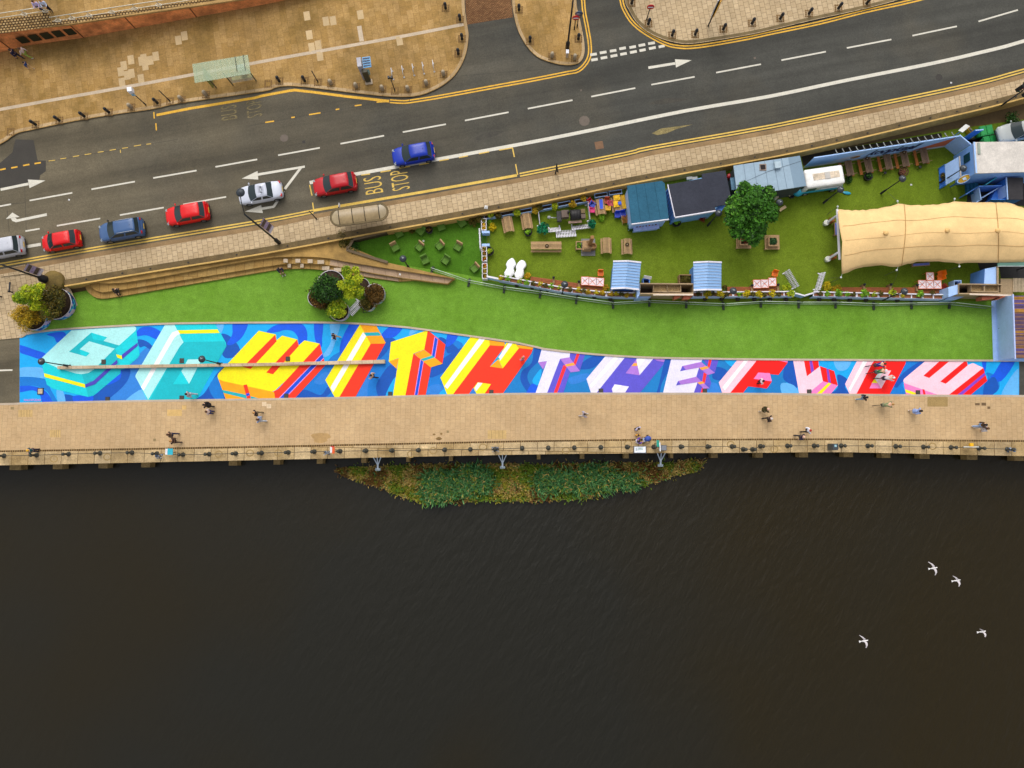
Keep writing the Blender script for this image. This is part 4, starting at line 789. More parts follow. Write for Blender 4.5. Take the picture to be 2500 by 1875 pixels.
p = WR(2496,206,.12); r = thing('street_banner', 'pink and white banner board at the far right pavement edge', 'banner', p, R(60)); mb = MB(); mb.box((0,0,2.4),(.9,.05,1.8)); mb.build('board', mat('banner_pink', (214,190,210),.5, layers=((4,.3),)), r); mb = MB(); mb.bar((-.48,0,0),(-.48,0,3.4),.07,.07); mb.build('post', M_IRON, r)
# black posts left of the yellow bush
for lab, b_, t_, w in (('short black post with a flat head left of the yellow bush', (39,716),(36,700),1),('black pedestal at the left edge beside the ramp', (12,727),(0,722),0)):
    p = W(*b_, .1); r = thing('short_post', lab, 'post', p); mb = MB(); mb.lathe([(.13,0),(.13,.1),(.07,.15),(.07,.9),(.13,.95),(.05,1.08)], n=10); mb.build('post', M_IRON, r)
    mb = MB(); mb.box((0 if w else -.5,.5 if w else .1,.9),(.14,.8,.06) if w else (.8,.14,.06)); mb.build('crossbar', M_IRON, r)

# ------------------------------------------------------------------ shelters, kiosk, cycle stands
def glassmat(name, rgb, alpha, rough=.1):
    m, n, l, b = nt(name); b.inputs['Base Color'].default_value = (*C(rgb),1); b.inputs['Roughness'].default_value = rough; b.inputs['Alpha'].default_value = alpha
    co = n.new('ShaderNodeTexCoord').outputs['Object']; r = n.new('ShaderNodeMapRange'); r.inputs[3].default_value = alpha - .1; r.inputs[4].default_value = alpha + .1; l.new(noise(n, l, co, 1.2), r.inputs[0]); l.new(r.outputs[0], b.inputs['Alpha']); MATS[name] = m; return m
SHZ = 2.45
cs = [WR(*q('A1', x, y), SHZ) for x, y in ((1625,540),(2090,460),(2115,620),(1640,700))]
u = (cs[1] - cs[0]).normalized(); u.z = 0; ang = math.atan2(u.y, u.x); ctr = sum(cs, Vector()) / 4; Ls = ((cs[1] - cs[0]).length + (cs[2] - cs[3]).length) / 2; Ws = ((cs[0] - cs[3]).length + (cs[1] - cs[2]).length) / 2
r = thing('bus_shelter', 'glass bus shelter with a pale green roof on the plaza', 'bus shelter', (ctr.x, ctr.y, zr(ctr.x) + .12), ang)
mb = MB(); mb.box((0,0, SHZ - .15),(Ls, Ws, .04)); mb.build('glass_roof', glassmat('green_glass', (158,178,140),.48), r)
M_FRAME = mat('shelter_frame', (92,92,72),.5,.2)
mb = MB()
for i in range(9): x = -Ls / 2 + Ls * (i + .5) / 9; mb.bar((x, -Ws / 2 + .05, SHZ - .2),(x, Ws / 2 - .05, SHZ - .2),.025,.05)
mb.build('roof_rib', M_FRAME, r)
for x in (-Ls / 2 + 1.15,.1, Ls / 2 - .25):
    mb = MB(); mb.bar((x, -.42,0),(x, -.42, SHZ - .2),.09,.09); mb.build('post', M_FRAME, r)
mb = MB(); mb.box((Ls / 4 - .05,-.42,1.2),(Ls / 2 - .5,.03,1.7)); mb.build('back_panel', glassmat('clear_glass', (190,200,190),.35), r)
mb = MB(); mb.box((Ls / 4 - .05,-.1,.5),(Ls / 2 - .6,.34,.06)); mb.build('bench', mat('bench_yellow', (206,196,120),.5), r)
mb = MB(); mb.box((-Ls / 2 + .95,0,1.15),(.12,1.1,1.8)); mb.build('side_panel', mat('poster_green', (132,138,70),.4), r)
mb = MB(); mb.box((Ls / 4 + .2,.35,1.1),(.62,.5,.9)); mb.build('timetable_case', mat('case_blue', (176,190,196),.4), r)
mb = MB(); mb.box((Ls / 4 + .1,.2, SHZ - .11),(.06, Ws - .3,.03)); mb.box((Ls / 4 + .9,.2, SHZ - .11),(.06, Ws - .3,.03)); mb.build('roof_bar', mat('roof_bar', (60,74,54),.5), r)
# long brown shelter with rounded ends
pts = [WR(*q('A6', x, y),2.45) for x, y in ((690,590),(1075,535),(1095,665),(710,730))]
u = (pts[1] - pts[0]); ang = math.atan2(u.y, u.x); ctr = WR(*q('A6', 886,633),2.45); e0 = WR(*q('A6', 637,668),2.45); e1 = WR(*q('A6', 1132,597),2.45); Ls = (e1 - e0).length; Ws = 1.78; ang = math.atan2((e1 - e0).y, (e1 - e0).x)
r = thing('bus_shelter', 'long brown bus shelter with rounded ends on the south pavement', 'bus shelter', (ctr.x, ctr.y, zr(ctr.x) + .12), ang)
def stadium(L, Wd, n=10):
    h_, rr = L / 2 - Wd / 2, Wd / 2
    return [(h_ + rr * math.cos(-math.pi / 2 + math.pi * i / n), rr * math.sin(-math.pi / 2 + math.pi * i / n)) for i in range(n + 1)] + [(-h_ + rr * math.cos(math.pi / 2 + math.pi * i / n), rr * math.sin(math.pi / 2 + math.pi * i / n)) for i in range(n + 1)]
oz = 2.33
mb = MB(); so_, si_ = stadium(Ls, Ws), stadium(Ls - .36, Ws - .36); n = len(so_)
mb.add([(x, y, z) for z in (oz - .14, oz) for x, y in so_] + [(x, y, z) for z in (oz - .14, oz) for x, y in si_],[(i, (i + 1) % n, n + (i + 1) % n, n + i) for i in range(n)] + [(2 * n + (i + 1) % n, 2 * n + i, 3 * n + i, 3 * n + (i + 1) % n) for i in range(n)] + [(n + i, n + (i + 1) % n, 3 * n + (i + 1) % n, 3 * n + i) for i in range(n)] + [((i + 1) % n, i, 2 * n + i, 2 * n + (i + 1) % n) for i in range(n)])
mb.build('roof_gutter', mat('gutter', (104,88,58),.8, layers=((1.5,.25),(9,.25))), r)
mb = MB(); nn = 12; Lc = Ls - Ws; vv = []
for i in range(nn + 1):
    t = -1 + 2 * i / nn; y = t * (Ws / 2 - .17); z = oz - .04 + .16 * (1 - t * t)
    vv += [(-Lc / 2, y, z),(Lc / 2, y, z)]
mb.add(vv, [(2 * i, 2 * i + 1,2 * i + 3,2 * i + 2) for i in range(nn)],0, True); mb.build('vault', mat('brown_perspex', (156,134,96),.25, layers=((.7,.2),(4,.1))), r)
mb = MB()
for sgn in (-1,1):
    vv = [(sgn * (Lc / 2 + .02),0, oz + .12)]
    for i in range(nn + 1): a = -math.pi / 2 + math.pi * i / nn; vv.append((sgn * (Lc / 2 + .02 + (Ws / 2 - .17) * math.cos(a)),(Ws / 2 - .17) * math.sin(a), oz - .05))
    mb.add(vv, [(0, i + 1, i + 2) for i in range(nn)],0, True)
mb.build('end_dome', mat('end_perspex', (164,146,112),.2, layers=((.7,.2),(4,.1))), r)
mb = MB()
for x in (-Lc / 2,-Lc / 6, Lc / 7, Lc / 2): mb.tube([(x, t * (Ws / 2 - .15) / 6, oz - .02 + .165 * (1 - (t / 6) ** 2)) for t in range(-6,7)],.035,4)
mb.build('roof_rib', mat('rib', (70,58,36),.7), r)
for x in (-Lc / 2,-Lc / 6, Lc / 6, Lc / 2): mb = MB(); mb.bar((x, .45,0),(x, .45, oz - .1),.1,.1); mb.build('post', M_IRON, r)
mb = MB(); mb.box((0,.5,1.2),(Lc, .04,1.5)); mb.build('back_panel', glassmat('smoke_glass', (120,100,60),.5), r)
p = WR(898,188,.12); r = thing('phone_kiosk', 'blue roofed phone kiosk with a tall grey panel', 'kiosk', p, R(8))
mb = MB(); mb.box((-.28,.2,1.25),(.4,.9,2.5)); mb.build('grey_panel', mat('kiosk_grey', (170,168,176),.4), r)
mb = MB(); mb.box((.02,-.45,1.0),(.5,.3,2.0)); mb.build('back_panel', mat('kiosk_brown', (70,64,44),.5), r)
mb = MB(); mb.box((.38,.3,2.08),(.78,1.05,.08)); mb.build('roof', mat('kiosk_blue', (96,160,206),.4), r)
mb = MB()
for i in range(4): mb.box((.38,-.05 + i * .24,2.14),(.66,.1,.04))
mb.build('roof_louvre', mat('kiosk_navy', (24,46,84),.4), r)
mb = MB(); mb.box((.3,-.2,1.2),(.24,.3,.5)); mb.build('telephone', mat('phone_grey', (150,170,160),.4), r); mb = MB(); mb.box((.05,-.55,.06),(.7,.5,.12)); mb.build('plinth', M_STONE, r)
first_r = None
M_STEEL = mat('brushed_steel', (206,204,206),.35,.5)
for i, (x, y) in enumerate([(959,184),(985,179),(1010,174),(1034,170),(1059,165)]):
    p = WR(x, y, .12); lab = 'steel cycle stand hoop on the plaza, %s from the left' % ordw(i + 1)
    if first_r is None:
        first_r = thing('cycle_stand', lab, 'cycle stand', p, R(99), 'steel cycle stands on the plaza')
        mb = MB(); mb.tube([(-.42,0,0),(-.42,0,.62),(-.36,0,.75),(-.25,0,.8),(.25,0,.8),(.36,0,.75),(.42,0,.62),(.42,0,0)],.035,8); mb.build('hoop', M_STEEL, first_r)
        mb = MB(); mb.lathe([(.09,0),(.09,.02),(.04,.03)],(-.42,0,0),10); mb.build('foot_plate', M_STEEL, first_r); mb = MB(); mb.lathe([(.09,0),(.09,.02),(.04,.03)],(.42,0,0),10); mb.build('foot_plate', M_STEEL, first_r)
    else: copy_thing(first_r, p, R(99), lab)

# ------------------------------------------------------------------ raised terrace with red wall, railings
base = [(-420,205),(0,128),(60,112),(205,92),(290,76),(460,45),(640,12),(720,-4),(1000,-70)]
TZ = lambda x: 3.5 - .052 * (x + 49)
bw = [WR(*p, .12) for p in base]; hts = [TZ(p.x) - p.z for p in bw]
tw_ = thing('terrace_wall', 'red sandstone terrace wall with five dark openings at top left', 'wall', bw[3])
mb = MB(); vv = []
for p, h_ in zip(bw, hts): vv += [(p.x, p.y, p.z - .2),(p.x, p.y, p.z + h_)]
mb.add(vv, [(2 * i, 2 * i + 2,2 * i + 3,2 * i + 1) for i in range(len(bw) - 1)]); mb.build('wall_face', M_REDWALL, tw_, True)
mb = MB(); P_ = [Vector((p.x, p.y, p.z + h_)) for p, h_ in zip(bw, hts)]; mb.ribbon(P_, .45,-.08,-.1,.1); mb.build('coping', mat('terrace_coping', (176,140,84),.85, layers=((.5,.2),(9,.2))), tw_, True)
for i in range(5):
    x0, y0 = q('E7', 395 + i * 200,318 - i * 34); a = WR(x0 - 12, y0 - 1,.95); d = (bw[3] - bw[1]).normalized()
    t = (Vector((a.x, a.y, 0)) - Vector((bw[1].x, bw[1].y, 0))).dot(Vector((d.x, d.y, 0)).normalized())
    dd = Vector((d.x, d.y, 0)).normalized(); nn = Vector((dd.y, -dd.x, 0)); s = Vector((bw[1].x, bw[1].y, 0)) + dd * (2.75 + i * 1.17) + nn * .02
    z0_ = zr(s.x) + .85; mb = MB(); mb.prism([s + dd * .0, s + dd * .85, s + dd * .85 - nn * .05, s - nn * .05], z0_, z0_ + .95); mb.build('window', mat('dark_opening', (36,40,24),.5), tw_, True)
for x in (28,205,330,480): 
    i = next(k for k in range(len(base) - 1) if base[k][0] <= x < base[k + 1][0]); t = (x - base[i][0]) / (base[i + 1][0] - base[i][0]); p = bw[i].lerp(bw[i + 1], t); h_ = hts[i] + (hts[i + 1] - hts[i]) * t
    mb = MB(); mb.bar((p.x, p.y - .03, p.z),(p.x, p.y - .03, p.z + h_ - .15),.06,.05); mb.build('drainpipe', mat('pipe_brown', (90,50,26),.6), tw_, True)
mb = MB(); vv = []
for p in P_: vv += [(p.x, p.y + .3, TZ(p.x) + .09),(p.x + 1, p.y + 40, TZ(p.x + 1) + .09)]
mb.add(vv, [(2 * i, 2 * i + 1,2 * i + 3,2 * i + 2) for i in range(len(P_) - 1)]); struct('terrace', mb, M_PLAZA)
def terr(px, py, dz=.1):
    d = ray(px, py); t = (3.5 - .052 * 49 + dz - H) / (d.z + .052 * d.x)
    return CAMP + d * t
mb = MB(); mb.poly([terr(*p, .105) for p in [(-420,150),(-100,100),(0,83),(128,64),(118,30),(0,47),(-200,80),(-420,110)]]); mb.poly([terr(*p, .105) for p in [(128,64),(330,32),(470,10),(640,-18),(640,-26),(470,2),(330,23),(126,52)]]); struct('terrace_setts', mb, M_SETT)
M_RAIL = mat('silver_rail', (214,206,186),.35,.3)
for lab, pts, posts in (('silver tube railing left of the terrace gap', [(-60,42),(0,32),(60,23),(112,15)],[(45,29),(101,20)]),('long silver tube railing right of the terrace gap', [(120,42),(190,31),(300,14),(420,-4),(560,-28)],[(141,45),(195,36),(250,27),(306,17),(360,8),(414,0)])):
    b0_ = [terr(x, y, 1.15) for x, y in pts]
    r = thing('railing', lab, 'railing', terr(*pts[1])); g = [Vector((p.x, p.y, p.z - 1.05)) for p in b0_]
    mb = MB(); mb.tube([p + Vector((0,0,1.02)) for p in g],.04,6); mb.build('top_rail', M_RAIL, r, True)
    mb = MB(); mb.tube([p + Vector((0,-.1,.55)) for p in g],.035,6); mb.build('lower_rail', M_RAIL, r, True)
    for i, p_ in enumerate(posts):
        t = max(0.02, min(.98,(p_[0] - pts[0][0]) / (pts[-1][0] - pts[0][0]))); k = t * (len(g) - 1); j = int(min(len(g) - 2, k)); p = g[j].lerp(g[j + 1], k - j)
        mb = MB(); mb.bar(p, p + Vector((0,0,1.0)),.06,.06); mb.tube([(p.x + .3 * math.cos(a_ * math.pi / 6), p.y - .1 + .14 * math.sin(a_ * math.pi / 6), p.z + .56) for a_ in range(12)],.03,5, closed=True); mb.build('post', M_RAIL, r, True)
# ------------------------------------------------------------------ foliage
def leafmats(name, cols): return [mat('%s_%d' % (name, i), c, .6, layers=((1.5,.2),(18,.25)), spec=.25) for i, c in enumerate(cols)]
def leaves(blobs, n, size, nm, seed=1, up=.5):
    """leaf cards spread through ellipsoid clumps; returns MB with nm material slots"""
    rg = random.Random(seed); mb = MB(); vol = [b[3] * b[4] * b[5] for b in blobs]; tot = sum(v ** .67 for v in vol)
    for b, v in zip(blobs, vol):
        base = rg.random() * nm
        for _ in range(int(n * v ** .67 / tot)):
            while True:
                d = Vector((rg.uniform(-1,1), rg.uniform(-1,1), rg.uniform(-1,1)))
                if .05 < d.length < 1: break
            rr = d.length ** .35; d = d.normalized() * rr
            p = Vector((b[0] + d.x * b[3], b[1] + d.y * b[4], b[2] + d.z * b[5]))
            p += Vector((rg.gauss(0,.16) * b[3], rg.gauss(0,.16) * b[4], rg.gauss(0,.12) * b[5]))
            nrm = (Vector((rg.gauss(0,1), rg.gauss(0,1), rg.gauss(0,1))).normalized() + Vector((d.x, d.y, d.z + up))).normalized()
            a = nrm.orthogonal().normalized(); c = nrm.cross(a); t = rg.uniform(0,6.28); a, c = a * math.cos(t) + c * math.sin(t), c * math.cos(t) - a * math.sin(t)
            s = size * rg.uniform(.6,1.35); l_ = s * 1.5
            mi = int(base + rg.gauss(0,.75)) % nm
            mb.add([p - a * l_ * .5, p + c * s * .42 + nrm * s * .08, p + a * l_ * .5, p - c * s * .42 + nrm * s * .08],[(0,1,2,3)], mi)
    return mb
def clump_blobs(c, r_, n, seed, flat=.7, sub=.5):
    rg = random.Random(seed); out = [(c[0], c[1], c[2], r_ * .62, r_ * .62, r_ * .62 * flat)]
    for i in range(n):
        a = 2 * math.pi * i / n * 1.0 + rg.uniform(-.4,.4); rad = r_ * rg.uniform(.35,.72); zz = rg.uniform(-.35,.55) * r_ * flat; s = r_ * sub * rg.uniform(.6,1.05)
        out.append((c[0] + rad * math.cos(a), c[1] + rad * math.sin(a), c[2] + zz, s, s, s * .75))
    return out
GREENS = {'deep': [(32,66,14),(44,84,18),(58,102,22),(24,50,12)], 'leafy': [(50,98,16),(70,126,26),(28,62,10),(94,146,40)], 'yellowgreen': [(170,186,26),(196,200,34),(132,160,22),(108,140,20)], 'golden': [(196,152,16),(172,140,24),(146,128,20),(214,172,28)],
          'olive': [(96,88,20),(72,70,14),(118,96,24),(54,54,12)], 'russet': [(104,74,22),(82,60,16),(128,88,30),(60,48,12)], 'yellow': [(222,196,12),(206,178,10),(180,160,14),(150,146,20)], 'lime': [(126,178,30),(150,196,44),(100,150,24),(80,124,20)], 'emerald': [(14,110,70),(20,130,84),(10,84,52),(34,150,100)], 'redleaf': [(150,40,24),(120,30,20),(90,70,30),(170,60,34)], 'flower': [(214,170,24),(200,90,30),(110,120,30),(150,140,40)]}
M_BARK = mat('bark', (84,66,46),.9, layers=((2,.2),(14,.3)))
def bush(name, label, cat, loc, r_, tint, n, leaf, group=None, h=None, trunk=.0, nb=9, seed=3, flat=.75, sub=.5, bl=None, up=.5):
    root = thing(name, label, cat, loc, 0, group); h = h if h is not None else r_ * .8
    blobs = bl or clump_blobs((0,0, h), r_, nb, seed, flat, sub)
    leaves(blobs, n, leaf, 4, seed, up).build('crown' if trunk else 'foliage', leafmats('leaf_' + tint, GREENS[tint]), root, recalc=False)
    mb = MB(); tr = max(.03, trunk)
    mb.tube([(0,0,-.05),(.03,.02, h * .5),(0,.03, h)],[tr, tr * .8, tr * .5],7)
    for b in blobs[1:6]: mb.tube([(0,0, h * .55),((b[0]) * .6,(b[1]) * .6,(h * .6 + b[2]) / 2 + .05),(b[0], b[1], b[2])],[tr * .5, tr * .3, tr * .12],5)
    mb.build('trunk' if trunk else 'stem', M_BARK, root); return root
def at_h(px, py, h, base=LZ): p = W(px, py, base + h); return Vector((p.x, p.y, base))

# big leafy tree in its square timber planter
tp = W(1812,593, LZ); tb = []
for (x, y, r_, z) in [(600,830,150,5.3),(420,720,130,5.0),(760,700,140,5.3),(500,520,100,5.5),(680,560,100,5.6),(870,600,110,5.3),(330,850,120,4.8),(880,850,130,5.0),(420,1000,130,4.7),(700,1000,150,4.8),(560,1180,130,4.2),(380,1180,110,4.0),(700,1180,120,4.0),(640,1310,90,3.4),(620,680,120,6.0),(260,1010,70,4.6),(940,960,70,4.7),(490,460,55,5.7),(880,520,60,5.5),(300,720,80,4.9)]:
    p = W(*q('D4', x, y), z); k = r_ / 6.381 / F * (H - z); tb.append((p.x - tp.x, p.y - tp.y, z - LZ, k, k, k * .7))
t = bush('broadleaf_tree', 'big bright green tree growing out of a square timber planter', 'tree', tp, 2.5, 'leafy', 8800,.21, h=4.3, trunk=.13, bl=tb, seed=11, up=.7)

def tz(*pts): return pts
M_GRAF = mat('pot_lilac', (206,178,214),.55); M_GRAFB = mat('pot_blue', (24,96,196),.55); M_GRAFN = mat('pot_navy', (30,52,110),.55); M_GRAFC = mat('pot_cyan', (60,180,214),.55)
M_SOIL = mat('soil', (54,38,22),.95, layers=((4,.3),(20,.3)))
def round_pot(label, c, r_, h, seed, group='round painted planters on the lawn', cols=None):
    root = thing('round_planter', label, 'planter', c, 0, group); rg = random.Random(seed); n = 40; mb = MB()
    prof = [(r_ * .94,0),(r_ * .97, h * .25),(r_ * .99, h * .5),(r_, h * .75),(r_ * 1.01, h)]
    vv = []
    for rr, z in prof:
        for j in range(n): a = 2 * math.pi * j / n; vv.append((rr * math.cos(a), rr * math.sin(a), z))
    mb.v = vv; cur = 0
    ph = [rg.uniform(0,6) for _ in range(4)]
    for i in range(4):
        for j in range(n):
            v = math.sin(j * .9 + i * 1.1 + ph[0]) + math.sin(j * .45 - i * .8 + ph[1]) * .8
            mi = 0 if v > .35 else (1 if v > -.2 else (2 if v > -.9 else 3))
            mb.f.append([i * n + j, i * n + (j + 1) % n, (i + 1) * n + (j + 1) % n, (i + 1) * n + j]); mb.m.append(mi); mb.sm.append(True)
    mb.build('painted_side', cols or [M_GRAF, M_GRAFB, M_GRAFC, M_GRAFN], root)
    mb = MB(); mb.lathe([(r_ * 1.0, h),(r_ * 1.01, h + .02),(r_ * .955, h + .025),(r_ * .95, h - .08)], n=32, cap=False); mb.build('rim', mat('pot_rim', (206,196,198),.6), root)
    mb = MB(); mb.lathe([(r_ * .97, h - .06),(r_ * .5, h - .03),(.01, h - .02)], n=24); mb.build('soil', M_SOIL, root); return root
GREYP = [mat('pot_grey', (196,190,186),.6), mat('pot_grey2', (176,170,166),.6), M_GRAFC, mat('pot_pinkgrey', (200,176,190),.6)]
# west group
a = W(150,745, LZ); b = W(97,779, LZ)
round_pot('large round planter with a lilac and blue painted side under the dark bush', a, 1.55,.85,2); round_pot('smaller round planter with a painted side under the golden bush', b, 1.2,.8,5)
bush('dark_bush', 'big round dark olive bush in the left painted planter', 'bush', a + Vector((.1,-.05,.75)),1.72, 'olive', 5200,.12, h=1.0, trunk=.12, seed=4, nb=12, flat=.8, group='shrubs and trees at the west planters')
bush('golden_bush', 'golden yellow rounded bush by the mural left end', 'bush', b + Vector((-.2,.0,.7)),1.3, 'golden', 3600,.1, h=.9, trunk=.08, seed=9, nb=11, flat=.8, group='shrubs and trees at the west planters')
c_ = W(78,740, LZ); tb = []
for (x, y, r_, z) in [(300,1060,90,3.6),(420,960,95,3.9),(590,920,80,4.0),(560,1020,80,3.6),(360,1080,80,3.3),(640,890,55,3.9),(540,1180,80,3.0),(650,1200,70,2.6),(240,1070,50,3.4),(720,1290,60,2.4),(450,1110,70,3.2)]:
    p = W(*q('E2', x, y), z); k = r_ / 6.379 / F * (H - z); tb.append((p.x - c_.x, p.y - c_.y, z - LZ, k, k, k * .7))
bush('yellow_tree', 'loose yellow-green young tree between the two west planters', 'tree', c_, 1.5, 'yellowgreen', 4600,.12, h=2.6, trunk=.07, bl=tb, seed=6, group='shrubs and trees at the west planters')
# middle group
def E3(x, y): return q('E3', x, y)
for lab, x, y, rr, hh, sd_ in (('round grey planter under the dark green middle tree', 745,500,1.32,.8,1),('round grey planter holding the russet bush left of the dark tree', 520,730,.95,.75,2),('round planter holding the yellow-green bush beside the white pallet ladder', 885,960,.95,.8,3),('round planter with brown leaves right of the yellow tree', 1270,530,.72,.8,4),('round grey planter under the brown bush at the right of the group', 1485,670,.98,.8,6),('small planter below the brown bush by the black wire frame', 1370,850,.62,.75,7)):
    round_pot(lab, at_h(*E3(x, y), hh), rr, hh, sd_, 'round planters of the middle group', GREYP)
G2 = 'trees and bushes of the middle planters'
bush('dark_tree', 'dark green bushy tree in the middle planter group', 'tree', at_h(*E3(690,580),2.2),1.5, 'deep', 5200,.13, G2, h=2.2, trunk=.1, seed=21, nb=12)
bush('russet_bush', 'russet and gold bush on the left edge of the middle planters', 'bush', at_h(*E3(545,745),1.1) + Vector((0,0,.5)),.95, 'russet', 2200,.1, G2, h=.75, seed=22)
bush('yellow_green_bush', 'yellow-green bush beside the white pallet ladder', 'bush', at_h(*E3(860,930),1.3) + Vector((0,0,.6)),1.0, 'yellowgreen', 2600,.105, G2, h=.9, trunk=.06, seed=23)
c_ = at_h(*E3(1150,610),0.3); tb = []
for (x, y, r_, z) in [(1000,280,75,3.8),(1040,360,70,3.7),(1160,270,60,3.7),(1200,410,80,3.6),(1090,460,70,3.5),(940,520,80,3.4),(1120,560,90,3.2),(1010,600,60,3.0),(1230,620,75,2.9),(1060,660,95,2.7),(1200,690,60,2.5),(980,260,45,3.9)]:
    p = W(*E3(x, y), z); k = r_ / 6.9125 / F * (H - z); tb.append((p.x - c_.x, p.y - c_.y, z - LZ, k, k, k * .65))
bush('yellow_tree', 'bright yellow-leaved tree in the middle of the planter group', 'tree', c_, 1.5, 'yellowgreen', 4200,.125, G2, h=2.4, trunk=.07, bl=tb, seed=24)
bush('brown_bush', 'dark brown-leaved bush in the right planter of the group', 'bush', at_h(*E3(1470,690),1.3) + Vector((0,0,.6)),1.05, 'russet', 2800,.1, G2, h=.7, seed=25, nb=11)
bush('brown_shrub', 'small brown and lime shrub below the brown bush', 'bush', at_h(*E3(1340,850),1.1) + Vector((0,0,.5)),.62, 'olive', 1100,.1, G2, h=.7, seed=26)
bush('brown_shrub', 'low dark shrub in front of the russet bush', 'bush', at_h(*E3(600,830),.8),.65, 'olive', 1200,.1, G2, h=.6, seed=27)
M_WHITEW = mat('white_wood', (232,228,236),.55, layers=((2,.06),(14,.06)))
def picket(label, a, b, h=.8, n=None, lean=0, name='picket_fence', group='white picket fence panels', rails=2, base=LZ):
    """a,b world ground points; lean tips the panel over towards its left so its face shows"""
    d = Vector((b.x - a.x, b.y - a.y, 0)); L = d.length; root = thing(name, label, 'fence', (a.x, a.y, base), math.atan2(d.y, d.x), group); n = n or max(4, int(L / .16)); cl, sl = math.cos(lean), math.sin(lean)
    mb = MB()
    for k in range(rails): z = h * (.3 + .45 * k / max(1, rails - 1)); mb.bar((0, z * sl - .02, z * cl + .02),(L, z * sl - .02, z * cl + .02),.05,.08)
    mb.build('rail', M_WHITEW, root); mb = MB()
    for i in range(n): x = L * (i + .5) / n; mb.bar((x, 0,.03),(x, h * sl, h * cl),.08,.03)
    mb.build('pickets', M_WHITEW, root)
    for x in (.1, L - .1): mb = MB(); mb.box((x, -.08 if lean else 0,.05),(.1,.5,.08)); mb.build('foot', M_WHITEW, root)
    return root
picket('white pallet ladder leaning between two planters of the middle group', W(*E3(1015,965), LZ), W(*E3(1205,765), LZ),1.0,11, R(-62), 'pallet_ladder', None)
M_WIRE = mat('black_wire', (44,56,54),.5,.2)
for lab, x, y in (('black wire frame leaning on the yellow-green bush planter', 775,1085),('black wire frame lying below the small brown shrub', 1340,955)):
    r = thing('wire_frame', lab, 'frame', at_h(*E3(x, y),.1), R(-40 if x < 1000 else 8)); mb = MB()
    for k in (-.3,0,.3): mb.tube([(k, -.16,.02),(k, .16,.02),(k, .16,.4)],.02,5)
    mb.build('uprights', M_WIRE, r); mb = MB(); mb.tube([(-.32,-.16,.03),(.32,-.16,.03),(.32,.16,.03),(-.32,.16,.03)],.02,5, closed=True); mb.tube([(-.3,.16,.4),(.3,.16,.4)],.02,5); mb.build('base', M_WIRE, r)

# ------------------------------------------------------------------ beer garden furniture
def wood(name, rgb): return mat(name, rgb, .75, layers=((1.2,.14),(7,.16),(30,.12)))
M_OAK = wood('pale_timber', (172,138,96)); M_OAK2 = wood('pale_timber_dark', (150,118,80)); M_DECK = wood('red_timber', (150,84,44)); M_GREYTOP = wood('grey_brown_top', (112,88,66)); M_ORWOOD = wood('orange_timber', (152,88,26))
def shade(m, k):
    n = '%s_%s' % (m.name, k)
    if n not in MATS:
        MATS[n] = m.copy(); MATS[n].name = n; o = MATS[n].node_tree.nodes['RGB'].outputs[0]; o.default_value = (*[v * k for v in o.default_value[:3]],1)
    return MATS[n]
def picnic(L=1.5, tw_=.66, bo=.43, bwid=.2, top=M_OAK, ben=M_OAK, bo2=None):
    r = thing('picnic_table', 'x', 'picnic table'); mb = MB(); n = 5
    for i in range(n): mb.box((-tw_ / 2 + tw_ * (i + .5) / n, 0 + .015 * ((i * 7) % 3 - 1),.74),(tw_ / n - .022, L, .045),0,(i * 3) % 5 % 3)
    mb.build('tabletop', [top] + [shade(top, k) for k in (.82,1.15)], r)
    for s in (-1,1): bo_ = bo2 if (bo2 and s > 0) else bo; mb = MB(); mb.box((s * bo_ - bwid / 4.2,0,.44),(bwid / 2 - .01, L, .045)); mb.box((s * bo_ + bwid / 4.2,0,.44),(bwid / 2 - .01, L, .045)); mb.build('bench', ben, r)
    for s in (-1,1):
        mb = MB(); y = s * (L / 2 - .25)
        for k in (-1,1): mb.bar((k * (bo + .02), y, 0),(k * tw_ * .3, y, .72),.09,.045)
        mb.bar((-bo - bwid / 2, y, .39),(bo + bwid / 2, y, .39),.045,.09); mb.build('leg', M_OAK2, r)
    return r
T0 = None
for lab, tile, x, y, ang in (('pale picnic table in the north west corner of the beer garden', 'D1', 508,425,11),('pale picnic table with a black plant tub at its foot', 'D1', 803,375,9),('pale picnic table next to the timber crane, bare top', 'D2', 258,1395,1),('pale picnic table with a small wreath on its top', 'D2', 582,1408,1),('picnic table with a blue tray insert', 'D2', 165,790,8),('picnic table covered by yellow cushions', 'D2', 425,745,8)):
    p = at_h(*q(tile, x, y),.74)
    if T0 is None: T0 = picnic(); T0.location = p; T0.rotation_euler = (0,0, R(ang)); T0['label'] = lab; T0['group'] = 'picnic tables in the beer garden'
    else: copy_thing(T0, p, R(ang), lab)
r = picnic(2.95); r.location = at_h(*q('D1', 1107,770),.74); r.rotation_euler = (0,0, R(90)); r['label'] = 'long double picnic table in the middle of the olive turf'; r['group'] = 'picnic tables in the beer garden'
T1 = None
for i, (x, y) in enumerate([(215,705),(512,655),(818,605),(1080,560),(1385,510)]):
    p = at_h(*q('D6', x, y),.74); lab = 'grey topped table with orange-brown bench under the blue boards, %s from the left' % ordw(i + 1)
    if T1 is None: T1 = picnic(1.5,.7,.68,.3, M_GREYTOP, M_ORWOOD, .36); T1.location = p; T1.rotation_euler = (0,0, R(10)); T1['label'] = lab; T1['group'] = 'tables below the blue boards'
    else: copy_thing(T1, p, R(10), lab)
M_POT = mat('black_tub', (40,38,36),.6)
